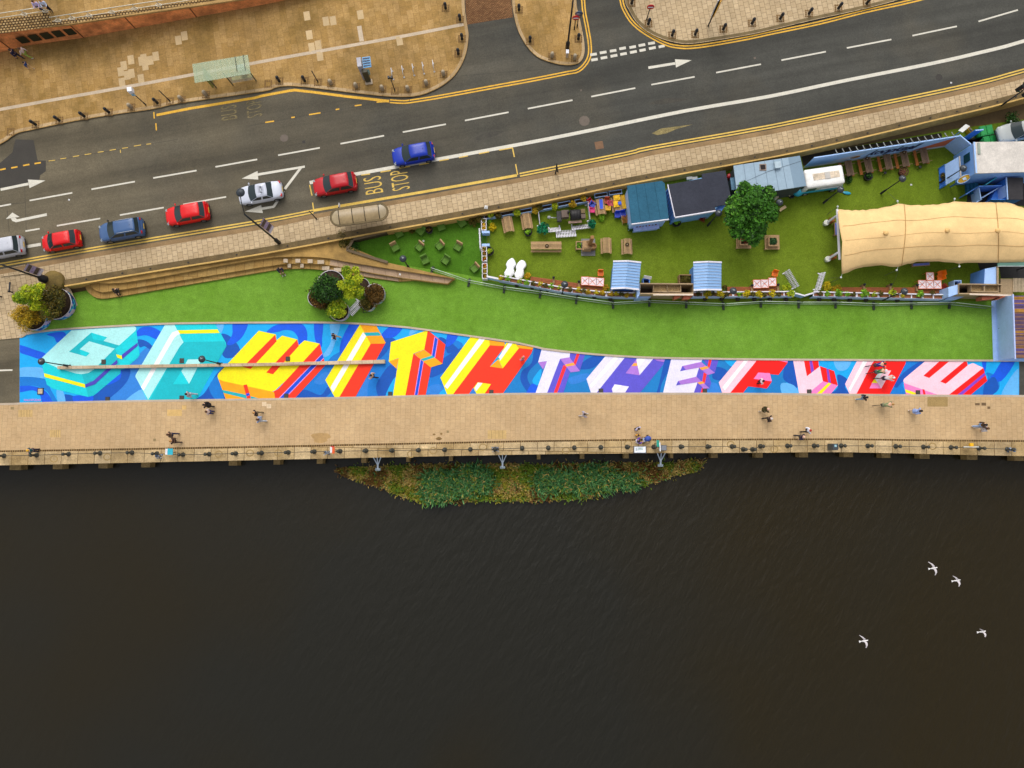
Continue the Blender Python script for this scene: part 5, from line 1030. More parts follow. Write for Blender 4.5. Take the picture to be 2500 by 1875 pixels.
def wreath(label, p, r_=.14):
    r = thing('wreath', label, 'wreath', p); mb = MB(); mb.tube([(r_ * math.cos(i * .7), r_ * math.sin(i * .7),.05) for i in range(9)],.05,6, closed=True); mb.build('ring', mat('wreath_brown', (74,54,30),.9, layers=((9,.4),)), r); mb = MB(); mb.ball((0,0,.06),(.06,.06,.06),6); mb.build('candle', M_STONE, r)
for lab, t_, x, y in (('small brown wreath on the long double picnic table', 'D1', 1118,770),('small brown wreath on the right of the two bare tables', 'D2', 582,1385),('small pot on the second table below the blue boards', 'D6', 490,555),('small pot on the fourth table below the blue boards', 'D6', 1065,460)): p = at_h(*q(t_, x, y),.78); p.z = LZ + .765; wreath(lab, p)
def tub(label, p, r_, tint, n=500, group='black tubs with plants'):
    t_ = thing('plant_tub', label, 'plant tub', p, 0, group); mb = MB(); mb.lathe([(r_ * .8,0),(r_, .45),(r_ * 1.05,.48),(r_ * .9,.48),(r_ * .88,.4),(.01,.4)], n=18); mb.build('tub', M_POT, t_)
    leaves(clump_blobs((-.05,.02,.55), r_ * .7,4,5,.8), n, .1,4,8).build('plant', leafmats('leaf_' + tint, GREENS[tint]), t_, recalc=False); return t_
tub('black tub with a lime plant at the foot of a picnic table', at_h(*q('D1', 825,560),.4),.36, 'lime'); tub('black tub with yellow flowers inside the west fence', at_h(*q('D1', 225,855),.4),.4, 'yellowgreen')
tub('black tub with a lime plant below the dark flat roof', at_h(*q('D2', 1350,1040),.4),.42, 'lime'); tub('black tub by the second table below the blue boards', at_h(*q('D6', 510,835),.4),.4, 'deep', 150); tub('brown tub in the small dark green garden', at_h(1048,562,.4),.34, 'russet', 150)
for lab, t_, x, y, rr, tint, nn_ in (('spiky yellow shrub inside the west fence', 'D1', 265,470,.42, 'yellow', 700),('lime shrub above the spiky yellow one', 'D1', 225,390,.25, 'lime', 250),('lime fern at the foot of the blue tray table', 'D2', 185,965,.34, 'lime', 420),('red-leaved round plant below the dark flat roof', 'D2', 1750,955,.45, 'redleaf', 600),('dark shrub under the first table below the blue boards', 'D6', 215,880,.4, 'deep', 350),('dark green bush at the counter corner of the teal roofed hut', 'D2', 650,1110,.45, 'deep', 800),('brown plant by the tent pole of the lamp', 'D6', 1690,830,.4, 'olive', 250),
                               ('olive shrub beside the wall in the small garden', 'A6', 1845,690,.5, 'olive', 500),('tan shrub behind the small garden chairs', 'A6', 1330,770,.32, 'olive', 260),('grassy hedge at the wall corner above the steps', 'A6', 770,850,.95, 'olive', 1500),('dark hedge along the small garden fence', 'A6', 830,925,.7, 'deep', 900),('creeper hedge below the fence above the grey steps', 'A6', 850,1000,.5, 'olive', 500)):
    bush('shrub', lab, 'shrub', at_h(*q(t_, x, y), rr), rr, tint, nn_, .09, h=rr * .8, seed=len(lab), group='shrubs round the garden turf')
for i, (x, y) in enumerate(tz((360,290),(650,240),(930,210),(1000,160),(1240,145),(1520,110),(60,350),(240,270),(1690,15))):
    bush('climbing_plant', 'yellowish plant between the blue planter boxes, %s from the left' % ordw(sorted([360,650,930,1000,1240,1520,60,240,1690]).index(x) + 1), 'plant', at_h(*q('D1', x, y),.9),.36,['olive', 'yellowgreen', 'golden'][i % 3],420,.1, 'plants between the blue planter boxes', h=.75, seed=40 + i)
M_BLUEB = mat('pale_blue_board', (166,198,244),.55, layers=((1.5,.06),(12,.06))); M_BLUE2 = mat('mid_blue_board', (98,150,230),.55, layers=((1.5,.07),(12,.06))); M_BLUED = mat('strong_blue', (52,118,206),.55, layers=((1.5,.08),(12,.06)))
def planter_box(L=1.25, dp=.36, h=.6):
    r = thing('planter_box', 'x', 'planter'); mb = MB()
    for i in range(3):
        for s in (-1,1): mb.box((0, s * dp / 2, h * (i + .5) / 3),(L, .035, h / 3 - .008))
        for s in (-1,1): mb.box((s * (L / 2 - .02),0, h * (i + .5) / 3),(.035, dp - .04, h / 3 - .008))
    mb.build('boards', M_BLUEB, r); mb = MB(); mb.box((0,0, h - .1),(L - .06, dp - .05,.06)); mb.build('soil', M_SOIL, r)
    mb = MB(); mb.box((0, dp / 2, h + .015),(L + .04,.07,.03)); mb.box((0,-dp / 2, h + .015),(L + .04,.07,.03)); mb.build('rim', M_BLUEB, r); return r
PB = None
PBS = [('D1', 240,300,11),('D1', 500,255,11),('D1', 785,218,11),('D1', 1095,165,11),('D1', 1385,110,11),('D1', 1655,65,10),('D2', 175,610,9),('D2', 400,570,8)]
for i, (t_, x, y, ang) in enumerate(PBS):
    p = at_h(*q(t_, x, y),.62); lab = 'pale blue planter box along the retaining wall, %s from the left' % ordw(i + 1)
    if PB is None: PB = planter_box(); PB.location = p; PB.rotation_euler = (0,0, R(ang)); PB['label'] = lab; PB['group'] = 'blue planter boxes by the wall'
    else: copy_thing(PB, p, R(ang), lab)
    leaves(clump_blobs((0,0,0),.3,4, i, .5),90,.09,4, i + 60)
# west fence of white planters with a gate
r = thing('white_planter_fence', 'white planter fence closing the west side of the beer garden', 'fence', at_h(*q('D1', 145,900),0.5))
mb = MB(); mb2 = MB(); mb3 = MB()
for (x0, y0, x1, y1) in ((135,345,135,520),(140,780,145,1000),(148,1045,150,1275)):
    a = at_h(*q('D1', x0, y0),.8); b = at_h(*q('D1', x1, y1),.8); mb.ribbon([a, b],.26,.2,0,.85); mb.ribbon([a, b],-.2,-.26,0,.85); mb2.ribbon([a, b],.2,-.2,.6,.72)
    n = 3
    for k in range(n + 1): p = a.lerp(b, k / n); mb.box((p.x, p.y, p.z + .42),(.5,.07,.86))
    leaves([],0,.1,4)
    for k in range(5): p = a.lerp(b, (k + .5) / 5); L_ = leaves([(p.x, p.y, p.z + .8,.17,.17,.12)],45,.09,4, k + x0); mb3.v, o_ = mb3.v + L_.v, len(mb3.v); mb3.f += [[i + o_ for i in f_] for f_ in L_.f]; mb3.m += L_.m; mb3.sm += L_.sm
mb.build('boards', M_WHITEW, r, True); mb2.build('soil', M_SOIL, r, True); mb3.build('plants', leafmats('leaf_flower', GREENS['flower']), r, True, recalc=False)
r = thing('garden_gate', 'white slatted gate with two pale blue posts in the west fence', 'gate', at_h(*q('D1', 110,650),.5))
for y in (555,755): p = at_h(*q('D1', 165, y),.8); mb = MB(); mb.box((p.x, p.y, p.z + .45),(.75,.22,.9)); mb.build('post', M_BLUEB, r, True)
a = at_h(*q('D1', 66,495),1.1); b = at_h(*q('D1', 80,810),1.1); mb = MB(); mb.ribbon([a, b],.06,-.06,.0,1.1); [mb.box((*(lambda p: (p.x, p.y, p.z + 1.12))(a.lerp(b, (k + .5) / 14)),),(.2 if k % 6 == 3 else .12,.05,.06)) for k in range(14)]; mb.build('slats', M_WHITEW, r, True)
mb = MB()
for x in (120,180,225): mb.bar(at_h(*q('D1', x, 600),.7) + Vector((0,0,.7)), at_h(*q('D1', x, 740),.7) + Vector((0,0,.7)),.03,.03)
mb.build('rail', mat('green_rail', (40,72,30),.6), r, True)
r = thing('fence_beam', 'white beam joining the west fence to the south planters', 'beam', at_h(*q('D1', 275,1262),.9)); a = at_h(*q('D1', 180,1240),.9); b = at_h(*q('D1', 372,1280),.9)
mb = MB(); mb.bar(a + Vector((0,0,.85)), b + Vector((0,0,.85)),.16,.12); mb.build('top_beam', M_WHITEW, r, True); mb = MB(); mb.bar(a + Vector((0,-.1,.4)), b + Vector((0,-.1,.4)),.06,.5); mb.build('board', M_BLUEB, r, True)
# south planter troughs
def trough(L, label, a, ang):
    r = thing('planter_trough', label, 'planter', a, ang, 'planter troughs along the south fence'); mb = MB()
    for i in range(6): mb.box((L / 2,.0,.08 + .155 * i),(L - .02,.03,.148),0,0, R(-7))
    mb.build('front_boards', mat('lilac_blue_board', (186,202,240),.55, layers=((1.5,.06),(12,.06))), r); mb = MB(); mb.box((L / 2,.19,.86),(L - .03,.32,.06)); mb.build('soil', wood('terracotta_soil', (146,92,54)), r)
    mb = MB(); mb.box((L / 2,.40,1.08),(L, .09,.06)); mb.box((L / 2,.37,.5),(L, .03,1.0))
    for x in (.04, L / 2, L - .04): mb.box((x, .2,.92),(.1,.36,.05))
    mb.build('back_rail', M_WHITEW, r); return r
sec = [[q('D1', 370,1300), q('D1', 1330,1480), q('D1', 2040,1560), q('D3', 740,1058)],[q('D3', 1600,1048), q('D5', 1270,1038)],[q('D5', 1560,1042), q('D8', 800,1088)]]
k_ = 0; spots = []
for s_i, sct in enumerate(sec):
    for (x0, y0),(x1, y1) in zip(sct[:-1], sct[1:]):
        a = at_h(x0, y0,.9); b = at_h(x1, y1,.9); d = b - a; n = max(1, round(d.length / 2.0)); ang = math.atan2(d.y, d.x)
        for j in range(n):
            k_ += 1; p = a.lerp(b, j / n); trough(d.length / n, 'pale blue fronted planter trough of the south fence, %s from the left' % ordw(k_), p, ang); nn = Vector((-d.y, d.x, 0)).normalized(); spots.append((p, d.normalized(), nn, d.length / n))
SH = {}
def little_shrub(tint, i, p, label, r_=.2, group='little shrubs on the south planters'):
    key = (tint, i % 2)
    if key not in SH:
        o = leaves(clump_blobs((0,0,.12),.24,5, i + 5,.8),230,.075,4, i + 9).build('planter_shrub', leafmats('leaf_' + tint, GREENS[tint]), recalc=False); SH[key] = o
    else: o = SH[key].copy(); COL.objects.link(o)
    o.location = p; o.scale = (r_ / .24,) * 3; o.rotation_euler = (0,0, i); return tag(o, label, 'shrub', group)
sx = [('D1', 400,1265, 'yellow'),('D1', 515,1275, 'lime'),('D1', 690,1320, 'yellowgreen'),('D1', 800,1335, 'lime'),('D1', 910,1345, 'olive'),('D1', 1010,1362, 'yellow'),('D1', 1090,1375, 'olive'),('D1', 1190,1390, 'lime'),('D1', 1310,1410, 'yellowgreen'),('D1', 1480,1440, 'olive'),('D1', 1610,1445, 'yellow'),('D1', 1690,1455, 'olive'),('D1', 1760,1480, 'golden'),('D1', 1890,1495, 'yellow'),('D1', 1980,1500, 'golden'),
      ('D3', 200,985, 'golden'),('D3', 330,1010, 'golden'),('D3', 410,1000, 'yellow'),('D3', 490,1000, 'olive'),('D3', 570,1035, 'golden'),('D3', 705,1022, 'yellow'),('D3', 1690,1000, 'olive'),('D3', 1830,1005, 'yellow'),('D3', 1910,1000, 'olive'),('D5', 115,1005, 'yellow'),('D5', 205,1010, 'olive'),('D5', 415,1000, 'lime'),('D5', 525,1000, 'yellow'),('D5', 620,1010, 'olive'),('D5', 715,1010, 'yellow'),('D5', 805,1015, 'olive'),('D5', 920,1012, 'yellow'),('D5', 1025,1015, 'olive'),('D5', 1210,1000, 'yellowgreen'),('D5', 1670,1000, 'olive'),('D5', 1785,1000, 'lime'),
      ('B4', 645,195, 'lime'),('B4', 720,200, 'lime'),('B4', 770,200, 'olive'),('B4', 865,195, 'lime'),('B4', 945,203, 'yellowgreen'),('B4', 1000,195, 'olive'),('B4', 1105,190, 'yellowgreen'),('B4', 1185,212, 'yellow'),('B4', 1335,200, 'lime'),('B4', 1435,192, 'olive'),('B4', 1540,210, 'lime')]
big = {('D5', 525),('D5', 715),('D5', 920),('D5', 115),('D3', 1830),('D5', 1210),('B4', 645),('B4', 865),('B4', 1105),('B4', 1335)}
for i, (t_, x, y, tint) in enumerate(sx):
    p = at_h(*q(t_, x, y),1.0); p.z = LZ + .9; cw = {'yellow': 'bright yellow', 'lime': 'lime green', 'olive': 'olive', 'golden': 'golden', 'yellowgreen': 'yellow-green'}[tint]
    little_shrub(tint, i, p, '%s shrub in the south planters, %s planter plant from the left' % (cw, ordw(i + 1)),.4 if (t_, x) in big else .27)
for lab, t_, x, y, rr, tint in (('bushy yellow-green shrub at the inner side of the garden entrance left', 'D5', 1160,890,.42, 'yellowgreen'),('spiky yellow shrub inside the garden entrance right', 'D5', 1780,885,.42, 'yellow'),('tall golden shrub on the right fence beside the spiky yellow one', 'D5', 1930,930,.45, 'golden'),('golden upright plant between the white loungers and the deck bench', 'D1', 815,1235,.3, 'golden'),('golden shrub at the right end of the first orange tables', 'D3', 250,905,.3, 'golden'),('red and orange plant right of the last orange tables', 'D8', 810,900,.35, 'redleaf'),('green plant by the timber post at the beach hut corner', 'D5', 190,900,.22, 'olive')):
    bush('shrub', lab, 'shrub', at_h(*q(t_, x, y),.6), rr, tint, 600,.09, h=.55, seed=len(lab) + 3, group='shrubs round the garden turf')
HP = None
for i, (x, y) in enumerate([q('B3', 75,125), q('B3', 205,142), q('B3', 335,162), q('B3', 465,185), q('B3', 595,200), q('B3', 730,225), q('B3', 865,242), q('B3', 1135,242), q('B3', 1665,240), q('B3', 1805,240), q('B3', 1940,242), q('B3', 2080,242), q('B4', 70,245), q('B4', 205,245), q('B4', 485,245), q('B4', 610,245), q('B4', 745,250), q('B4', 880,250), q('B4', 1145,250)]):
    p = at_h(x, y, .3); lab = 'dark round pot hung below the south planters, %s from the left' % ordw(i + 1)
    if HP is None:
        HP = thing('hanging_pot', lab, 'pot', p, 0, 'dark pots below the south fence'); mb = MB(); mb.lathe([(.12,0),(.2,.18),(.21,.32),(.17,.33),(.15,.26),(.01,.26)], n=12); mb.build('pot', mat('dark_pot', (50,44,36),.7), HP); mb = MB(); mb.ball((0,0,.3),(.12,.12,.06),8); mb.build('plant', mat('pot_plant', (70,66,36),.9, layers=((12,.4),)), HP)
    else: copy_thing(HP, p, 0, lab)
# deck benches inside the fence, stools with lanterns
for lab, pts, posts in (('long red-brown deck bench behind the left part of the south fence', [q('D1', 860,1285), q('D1', 1330,1350), q('D1', 2010,1455)],[q('D1', 1222,1290), q('D1', 1618,1350)]),('red-brown deck bench behind the middle part of the south fence', [q('D5', 225,935), q('D5', 1040,940)],[q('D5', 612,900), q('D5', 1015,890)]),('red-brown deck bench behind the right part of the south fence', [q('B4', 660,165), q('B4', 1530,168)],[q('B4', 862,135), q('B4', 1085,135), q('B4', 1308,140)])):
    P_2 = [at_h(*p, .45) for p in pts]; r = thing('deck_bench', lab, 'bench', P_2[0]); 
    for k in range(4): mb = MB(); mb.ribbon(P_2,.26 - k * .14,.26 - k * .14 - .125,.41,.46); mb.build('seat_board', M_DECK, r, True)
    mb = MB(); mb.ribbon(P_2,.2,.1,0,.4); mb.ribbon(P_2,-.15,-.25,0,.4); mb.build('base', M_DECK, r, True)
    for j, p in enumerate(posts):
        w = at_h(*p, .6); s_ = thing('timber_stand', 'timber stand with a dark lantern on the deck bench, %s stand %s' % (ordw(j + 1), {'l': 'of the left bench', 'm': 'of the middle bench', 'r': 'of the right bench'}[lab.split(' part')[0].split()[-1][0]]), 'stand', w, 0, 'timber stands on the deck benches'); mb = MB(); mb.box((0,-.1,.32),(.2,.62,.64)); mb.build('post', M_OAK2, s_)
        mb = MB(); mb.lathe([(.1,.64),(.13,.72),(.1,.85),(.03,.9)],(0,.15,0),10); mb.build('lantern', M_IRON, s_)
# orange chairs and cross-braced tables
M_ORANGE = mat('orange_plastic', (242,118,14),.4); M_TABLEW = mat('white_table', (236,222,226),.4); M_ORFR = mat('orange_frame', (226,110,50),.4)
def xtable():
    r = thing('square_table', 'x', 'table'); mb = MB(); mb.box((0,0,.73),(.72,.8,.03)); mb.build('tabletop', M_TABLEW, r)
    mb = MB()
    for a, b in (((-.36,-.4),(.36,-.4)),((.36,-.4),(.36,.4)),((.36,.4),(-.36,.4)),((-.36,.4),(-.36,-.4))): mb.bar((*a, .735),(*b, .735),.045,.05)
    mb.bar((-.28,-.3,.752),(.28,.3,.752),.04,.02); mb.bar((-.28,.3,.756),(.28,-.3,.756),.04,.02); mb.build('rim', M_ORFR, r)
    mb = MB(); mb.bar((-.2,-.02,.762),(.18,.12,.762),.03,.015); mb.build('grey_bar', mat('table_bar_grey', (120,104,110),.5), r)  # thin grey bar lying slantwise across the tabletop
    for s in (-1,1):
        for k in (-1,1): mb = MB(); mb.bar((s * .32, k * .36,0),(s * .32, k * .36,.71),.03,.03); mb.build('leg', M_ORFR, r)
    return r
XT = None
for lab, t_, x, y in [('white table with orange edges, %s of the left trio' % ordw(i + 1), 'D1', 1712 + i * 117,1312 + i * 9) for i in range(3)] + [('white table with orange edges, %s of the middle trio' % ordw(i + 1), 'D5', 690 + i * 120,850 - i * 5 - (22 if i == 2 else 0)) for i in range(3)] + [('white table with orange edges, %s of the right row' % ordw(i + 1), 'D8', 455 + i * 120,858) for i in range(3)] + [('white table with orange edges set behind the right row', 'D8', 578,735)]:
    p = at_h(*q(t_, x, y),.74)
    if XT is None: XT = xtable(); XT.location = p; XT['label'] = lab; XT['group'] = 'white tables with orange edges'
    else: copy_thing(XT, p, R(-4 if t_ == 'D1' else 0), lab)
def chair(mname, m, w=.5):
    r = thing('garden_chair', 'x', 'chair'); mb = MB(); mb.box((0,0,.43),(w, .48,.05)); 
    for k in range(3): mb.box((0,-.16 + k * .16,.465),(w - .04,.11,.02))
    mb.build('seat', m, r); mb = MB(); mb.box((0,.27,.66),(w, .05,.46),0,0, R(-12)); mb.build('backrest', m, r)
    for s in (-1,1): mb = MB(); mb.bar((s * w * .5,-.22,.62),(s * w * .5,.24,.62),.05,.04); mb.build('armrest', m, r)
    for s in (-1,1):
        for k in (-1,1): mb = MB(); mb.bar((s * w * .45, k * .22,0),(s * w * .42, k * .2,.43),.04,.04); mb.build('leg', m, r)
    return r
CH = {}
def chairs(m, mk, lab, t_, x, y, ang, w=.5, group='bright plastic garden chairs'):
    p = at_h(*q(t_, x, y),.5)
    if mk not in CH: CH[mk] = chair(mk, m, w); o = CH[mk]; o.location = p; o.rotation_euler = (0,0, R(ang)); o['label'] = lab; o['group'] = group
    else: o = copy_thing(CH[mk], p, R(ang), lab, group)
    return o
chairs(M_ORANGE, 'o', 'orange chair facing the left trio of tables', 'D1', 1953,1200,0); chairs(M_ORANGE, 'o', 'tipped orange chair at the middle trio of tables', 'D5', 965,695,-15); chairs(M_ORANGE, 'o', 'upper orange chair beside the right row of tables', 'D8', 745,690,-80); chairs(M_ORANGE, 'o', 'lower orange chair beside the right row of tables', 'D8', 735,750,-80)
for nm, rgb, lab, x, y, ang in (('chair_red', (206,24,44), 'red chair by the white fence corner', 10,725,40),('chair_blue', (20,70,200), 'blue chair between the red and pink chairs', 48,770,60),('chair_pink', (226,24,120), 'pink chair below the blue one at the fence corner', 40,848,90),('chair_yellow', (232,180,10), 'yellow chair between the two decked tables', 282,815,180),('chair_rust', (190,70,30), 'rust slatted chair above the yellow chair', 265,710,0),('chair_magenta', (206,30,90), 'magenta chair between the tables', 325,745,90),('chair_blue2', (22,60,190), 'left blue chair below the yellow table', 428,925,0),('chair_blue2', (22,60,190), 'right blue chair below the yellow table', 515,912,8)):
    chairs(mat(nm, rgb, .4), nm, lab, 'D2', x, y, ang, .46)
r = thing('deck_chair', 'slatted orange deck chair at the corner of the teal roofed hut', 'chair', at_h(*q('D2', 548,990),.4), R(12)); mb = MB(); 
for k in range(6): mb.box((0,-.3 + k * .12,.3 + k * .05),(.56,.07,.03))
mb.build('slats', M_ORWOOD, r)
for s in (-1,1): mb = MB(); mb.bar((s * .3,-.4,.1),(s * .3,.36,.62),.05,.05); mb.bar((s * .3,.2,0),(s * .3,-.2,.45),.05,.05); mb.build('frame', wood('pale_frame', (206,176,120)), r)
p = at_h(*q('D2', 178,755),.8); p.z = LZ + .765; r = thing('tray', 'blue tray lying on a picnic table', 'tray', p, R(5)); mb = MB(); mb.box((0,0,.02),(.36,.95,.03)); mb.build('bed', mat('tray_blue', (24,76,206),.5, layers=((2,.05),)), r); mb = MB(); mb.ribbon([(-.2,-.5,0),(.2,-.5,0),(.2,.5,0),(-.2,.5,0)],.03,-.01,0,.06,0, True); mb.build('rim', M_OAK, r)
M_CUSH = mat('yellow_cushion', (236,184,10),.6)
for lab, x, y, ang, sx_, sy_ in (('upper yellow cushion on the picnic table', 420,655,10,.6,.5),('lower yellow cushion on the picnic table', 410,755,8,.5,.6)):
    p = at_h(*q('D2', x, y),.85); p.z = LZ + .765; r = thing('cushion', lab, 'cushion', p, R(ang)); mb = MB(); mb.box((0,0,.07),(sx_, sy_, .12)); mb.ball((0,0,.12),(sx_ * .45, sy_ * .45,.06),10); mb.build('pad', M_CUSH, r); mb = MB(); mb.ribbon([(-sx_ / 2,-sy_ / 2,0),(sx_ / 2,-sy_ / 2,0),(sx_ / 2, sy_ / 2,0),(-sx_ / 2, sy_ / 2,0)],.015,-.015,.06,.085,0, True); mb.build('piping', mat('cushion_edge', (206,150,10),.6), r)
p = at_h(*q('D2', 462,745),.85); p.z = LZ + .765; r = thing('folded_cloth', 'small blue cloth on the yellow cushions', 'cloth', p); mb = MB(); mb.box((0,0,.14),(.3,.3,.08),.1); mb.build('fold', mat('tray_blue', (24,76,206),.5), r); mb = MB(); mb.box((.02,.02,.19),(.26,.24,.03),.2); mb.build('upper_fold', mat('cloth_blue', (40,96,220),.5), r)
r = thing('yellow_bench', 'yellow slatted bench against the teal roofed hut', 'bench', at_h(*q('D2', 535,715),.5), R(9)); mb = MB(); [mb.box((-.2 + k * .13,0,.44),(.11,1.35,.04)) for k in range(4)]; mb.build('seat', M_CUSH, r); mb = MB(); mb.box((.3,0,.7),(.05,1.35,.5)); mb.build('backrest', mat('ochre', (190,140,14),.6), r)
for s in (-1,1): mb = MB(); mb.box((0, s * .55,.2),(.5,.07,.4)); mb.build('leg', mat('ochre', (190,140,14),.6), r)
# white bean loungers
for lab, pts in (('left white bean-shaped lounger', [(575,950),(615,985),(638,1050),(605,1110),(612,1190),(575,1230),(530,1260),(490,1250),(450,1190),(490,1110),(480,1050),(510,990)]),('right white bean-shaped lounger', [(725,980),(780,1010),(798,1070),(760,1130),(762,1200),(735,1255),(690,1278),(640,1265),(612,1205),(640,1140),(632,1090),(670,1020)])):
    pp = [W(*p, LZ + .45) for p in smooth(Q('D1', *pts),4)]; c = sum(pp, Vector()) / len(pp); r = thing('bean_lounger', lab, 'lounger', (c.x, c.y, LZ),0, 'white bean-shaped loungers'); mb = MB(); n = len(pp); vv = []
    for s, z in ((.9,.02),(1.0,.12),(1.0,.3),(.93,.42),(.7,.5),(.35,.5)):
        vv += [(c.x + (p.x - c.x) * s, c.y + (p.y - c.y) * s, LZ + z) for p in pp]
    vv.append((c.x, c.y, LZ + .49)); mb.add(vv, [(a * n + i, a * n + (i + 1) % n, (a + 1) * n + (i + 1) % n, (a + 1) * n + i) for a in range(5) for i in range(n)] + [(5 * n + i, 5 * n + (i + 1) % n, 6 * n) for i in range(n)],0, True); mb.build('shell', mat('gloss_white', (250,250,250),.3), r, True)
# barbecue smoker behind white pickets
c = at_h(*q('D1', 1520,290),.9); r = thing('barbecue_smoker', 'black barrel barbecue smoker trailer inside a white picket pen', 'barbecue', c, R(4)); M_SOOT = mat('soot_black', (52,50,50),.55,.3,((1,.2),(9,.2))); M_RUSTB = mat('brown_steel', (92,76,66),.5,.3)
mb = MB(); vv = []; n = 14
for x in (-.28,.0,.62,.68): 
    for j in range(n): a = 2 * math.pi * j / n; rr = .5 if x < .65 else .44; vv.append((x + .05, rr * math.cos(a),.95 + rr * math.sin(a)))
mb.add(vv, [(i * n + j, i * n + (j + 1) % n, (i + 1) * n + (j + 1) % n, (i + 1) * n + j) for i in range(3) for j in range(n)] + [tuple(range(n)), tuple(range(3 * n, 4 * n))],0, True)
for x in (-.2,.1,.4,.66): mb.tube([(x, .52 * math.cos(i * math.pi / 10),.95 + .52 * math.sin(i * math.pi / 10)) for i in range(11)],.02,4)
mb.build('barrel', M_SOOT, r); mb = MB(); mb.box((-.75,.08,1.0),(.7,.7,.7)); mb.build('firebox', M_RUSTB, r); mb = MB(); mb.box((-1.32,-.02,.8),(.42,.95,.5)); mb.build('front_box', M_SOOT, r); mb = MB(); mb.box((.98,.22,1.0),(.4,.42,.6)); mb.build('side_box', wood('olive_box', (118,98,64)), r); mb = MB(); mb.box((.98,-.25,1.0),(.42,.4,.5)); mb.build('warming_box', M_RUSTB, r)
mb = MB(); mb.tube([(-.45,.12,1.2),(-.45,.12,1.75)],.1,8); mb.build('chimney', M_SOOT, r); mb = MB(); mb.box((.2,-.62,.75),(1.3,.22,.05)); mb.build('counter', wood('pink_board', (196,160,140)), r); mb = MB(); mb.tube([(-1.5,0,.45),(-2.4,.1,.4)],.05,6); mb.ball((-2.25,.1,.45),(.2,.16,.14),10); mb.build('hitch', mat('hitch_grey', (176,180,180),.4,.3), r)
for s in (-1,1): mb = MB(); mb.tube([(.3, s * .5,.3),(.3, s * .58,.3)],.3,14); mb.build('wheel', M_TYRE, r)
def G(t_, x, y): return W(*q(t_, x, y), LZ)
picket('white picket panel at the left end of the barbecue pen', G('D1', 1005,470), G('D1', 975,215),.85,12); picket('white picket panel at the right end of the barbecue pen', G('D1', 1778,395), G('D1', 1745,120),.85,12)
picket('leaning white picket panel left of the pen front', G('D1', 1130,495), G('D1', 1330,475),.75,9, R(-48)); picket('front white picket panel tipped forward at the pen', G('D1', 1250,535), G('D1', 1565,515),.9,13, R(-62)); picket('white picket panel right of the pen front', G('D1', 1490,462), G('D1', 1780,425),.75,12, R(-48))
for lab, x, y, rr in (('emerald artificial plant at the left corner of the barbecue pen', 1055,500,.55),('emerald artificial plant at the right corner of the barbecue pen', 1822,420,.4)): bush('artificial_plant', lab, 'plant', at_h(*q('D1', x, y),.6), rr, 'emerald', 260,.2, 'emerald artificial plants', h=.7, seed=int(x), flat=.9)
picket('white picket gate leaf open at the left of the garden entrance', G('D5', 1255,935), G('D5', 1100,670),.9,12, R(-20), 'picket_gate', 'white picket gate leaves'); picket('white picket gate leaf open at the right of the garden entrance', G('D5', 1580,960), G('D5', 1665,680),.9,12, R(-16), 'picket_gate', 'white picket gate leaves')
for lab, a, b in (('pale blue board gate leaf left at the garden entrance', q('D5', 1275,1000), q('D5', 1430,1040)),('pale blue board gate leaf right at the garden entrance', q('D5', 1430,1035), q('D5', 1600,985))):
    a, b = at_h(*a, .9), at_h(*b, .9); d = b - a; r = thing('board_gate', lab, 'gate', a, math.atan2(d.y, d.x), 'blue board gate leaves'); mb = MB(); [mb.box((d.length / 2,0,.1 + .15 * k),(d.length, .04,.14),0,0, R(-6)) for k in range(6)]; mb.build('boards', M_BLUEB, r); mb = MB(); mb.box((d.length / 2,.02,1.0),(d.length, .12,.06)); mb.build('top_rail', M_WHITEW, r)
# timber crane on a grey slab
c = at_h(*q('D1', 1760,790),.05); r = thing('timber_crane', 'old timber crane-like press standing on a grey slab', 'display', c, 0); mb = MB(); mb.box((0,0,.05),(1.36,1.68,.1)); mb.build('slab', mat('grey_slab', (130,128,126),.8), r)
mb = MB(); mb.box((-.18,.0,.5),(.85,.95,.6)); mb.build('trough', M_OAK, r); mb = MB(); mb.bar((.1,.1,.1),(.1,.1,3.2),.3,.3); mb.build('post', wood('crane_post', (156,112,66)), r); mb = MB(); mb.lathe([(.3,0),(.34,.2),(.34,.5),(.3,.7),(.22,.7),(.2,.5),(.01,.5)],(.45,-.05,.1),14); mb.build('barrel', wood('barrel', (140,104,62)), r); mb = MB(); mb.bar((-.5,-.3,.85),(.35,-.3,.95),.16,.14); mb.bar((-.2,.3,.9),(.1,.1,2.0),.1,.1); mb.build('beam', M_OAK2, r)
c = at_h(*q('D1', 1615,760),.5); r = thing('timber_planter', 'small timber frame of green plants left of the timber crane', 'planter', c); mb = MB(); [mb.box((.05, s * .36,.5),(.6,.09,.08)) for s in (-1,1)]; mb.box((-.25,0,.3),(.06,.8,.6)); mb.build('frame', M_OAK, r); leaves([(0,0,.35,.25,.3,.25)],260,.09,4,77).build('plant', leafmats('leaf_lime', GREENS['lime']), r, recalc=False)
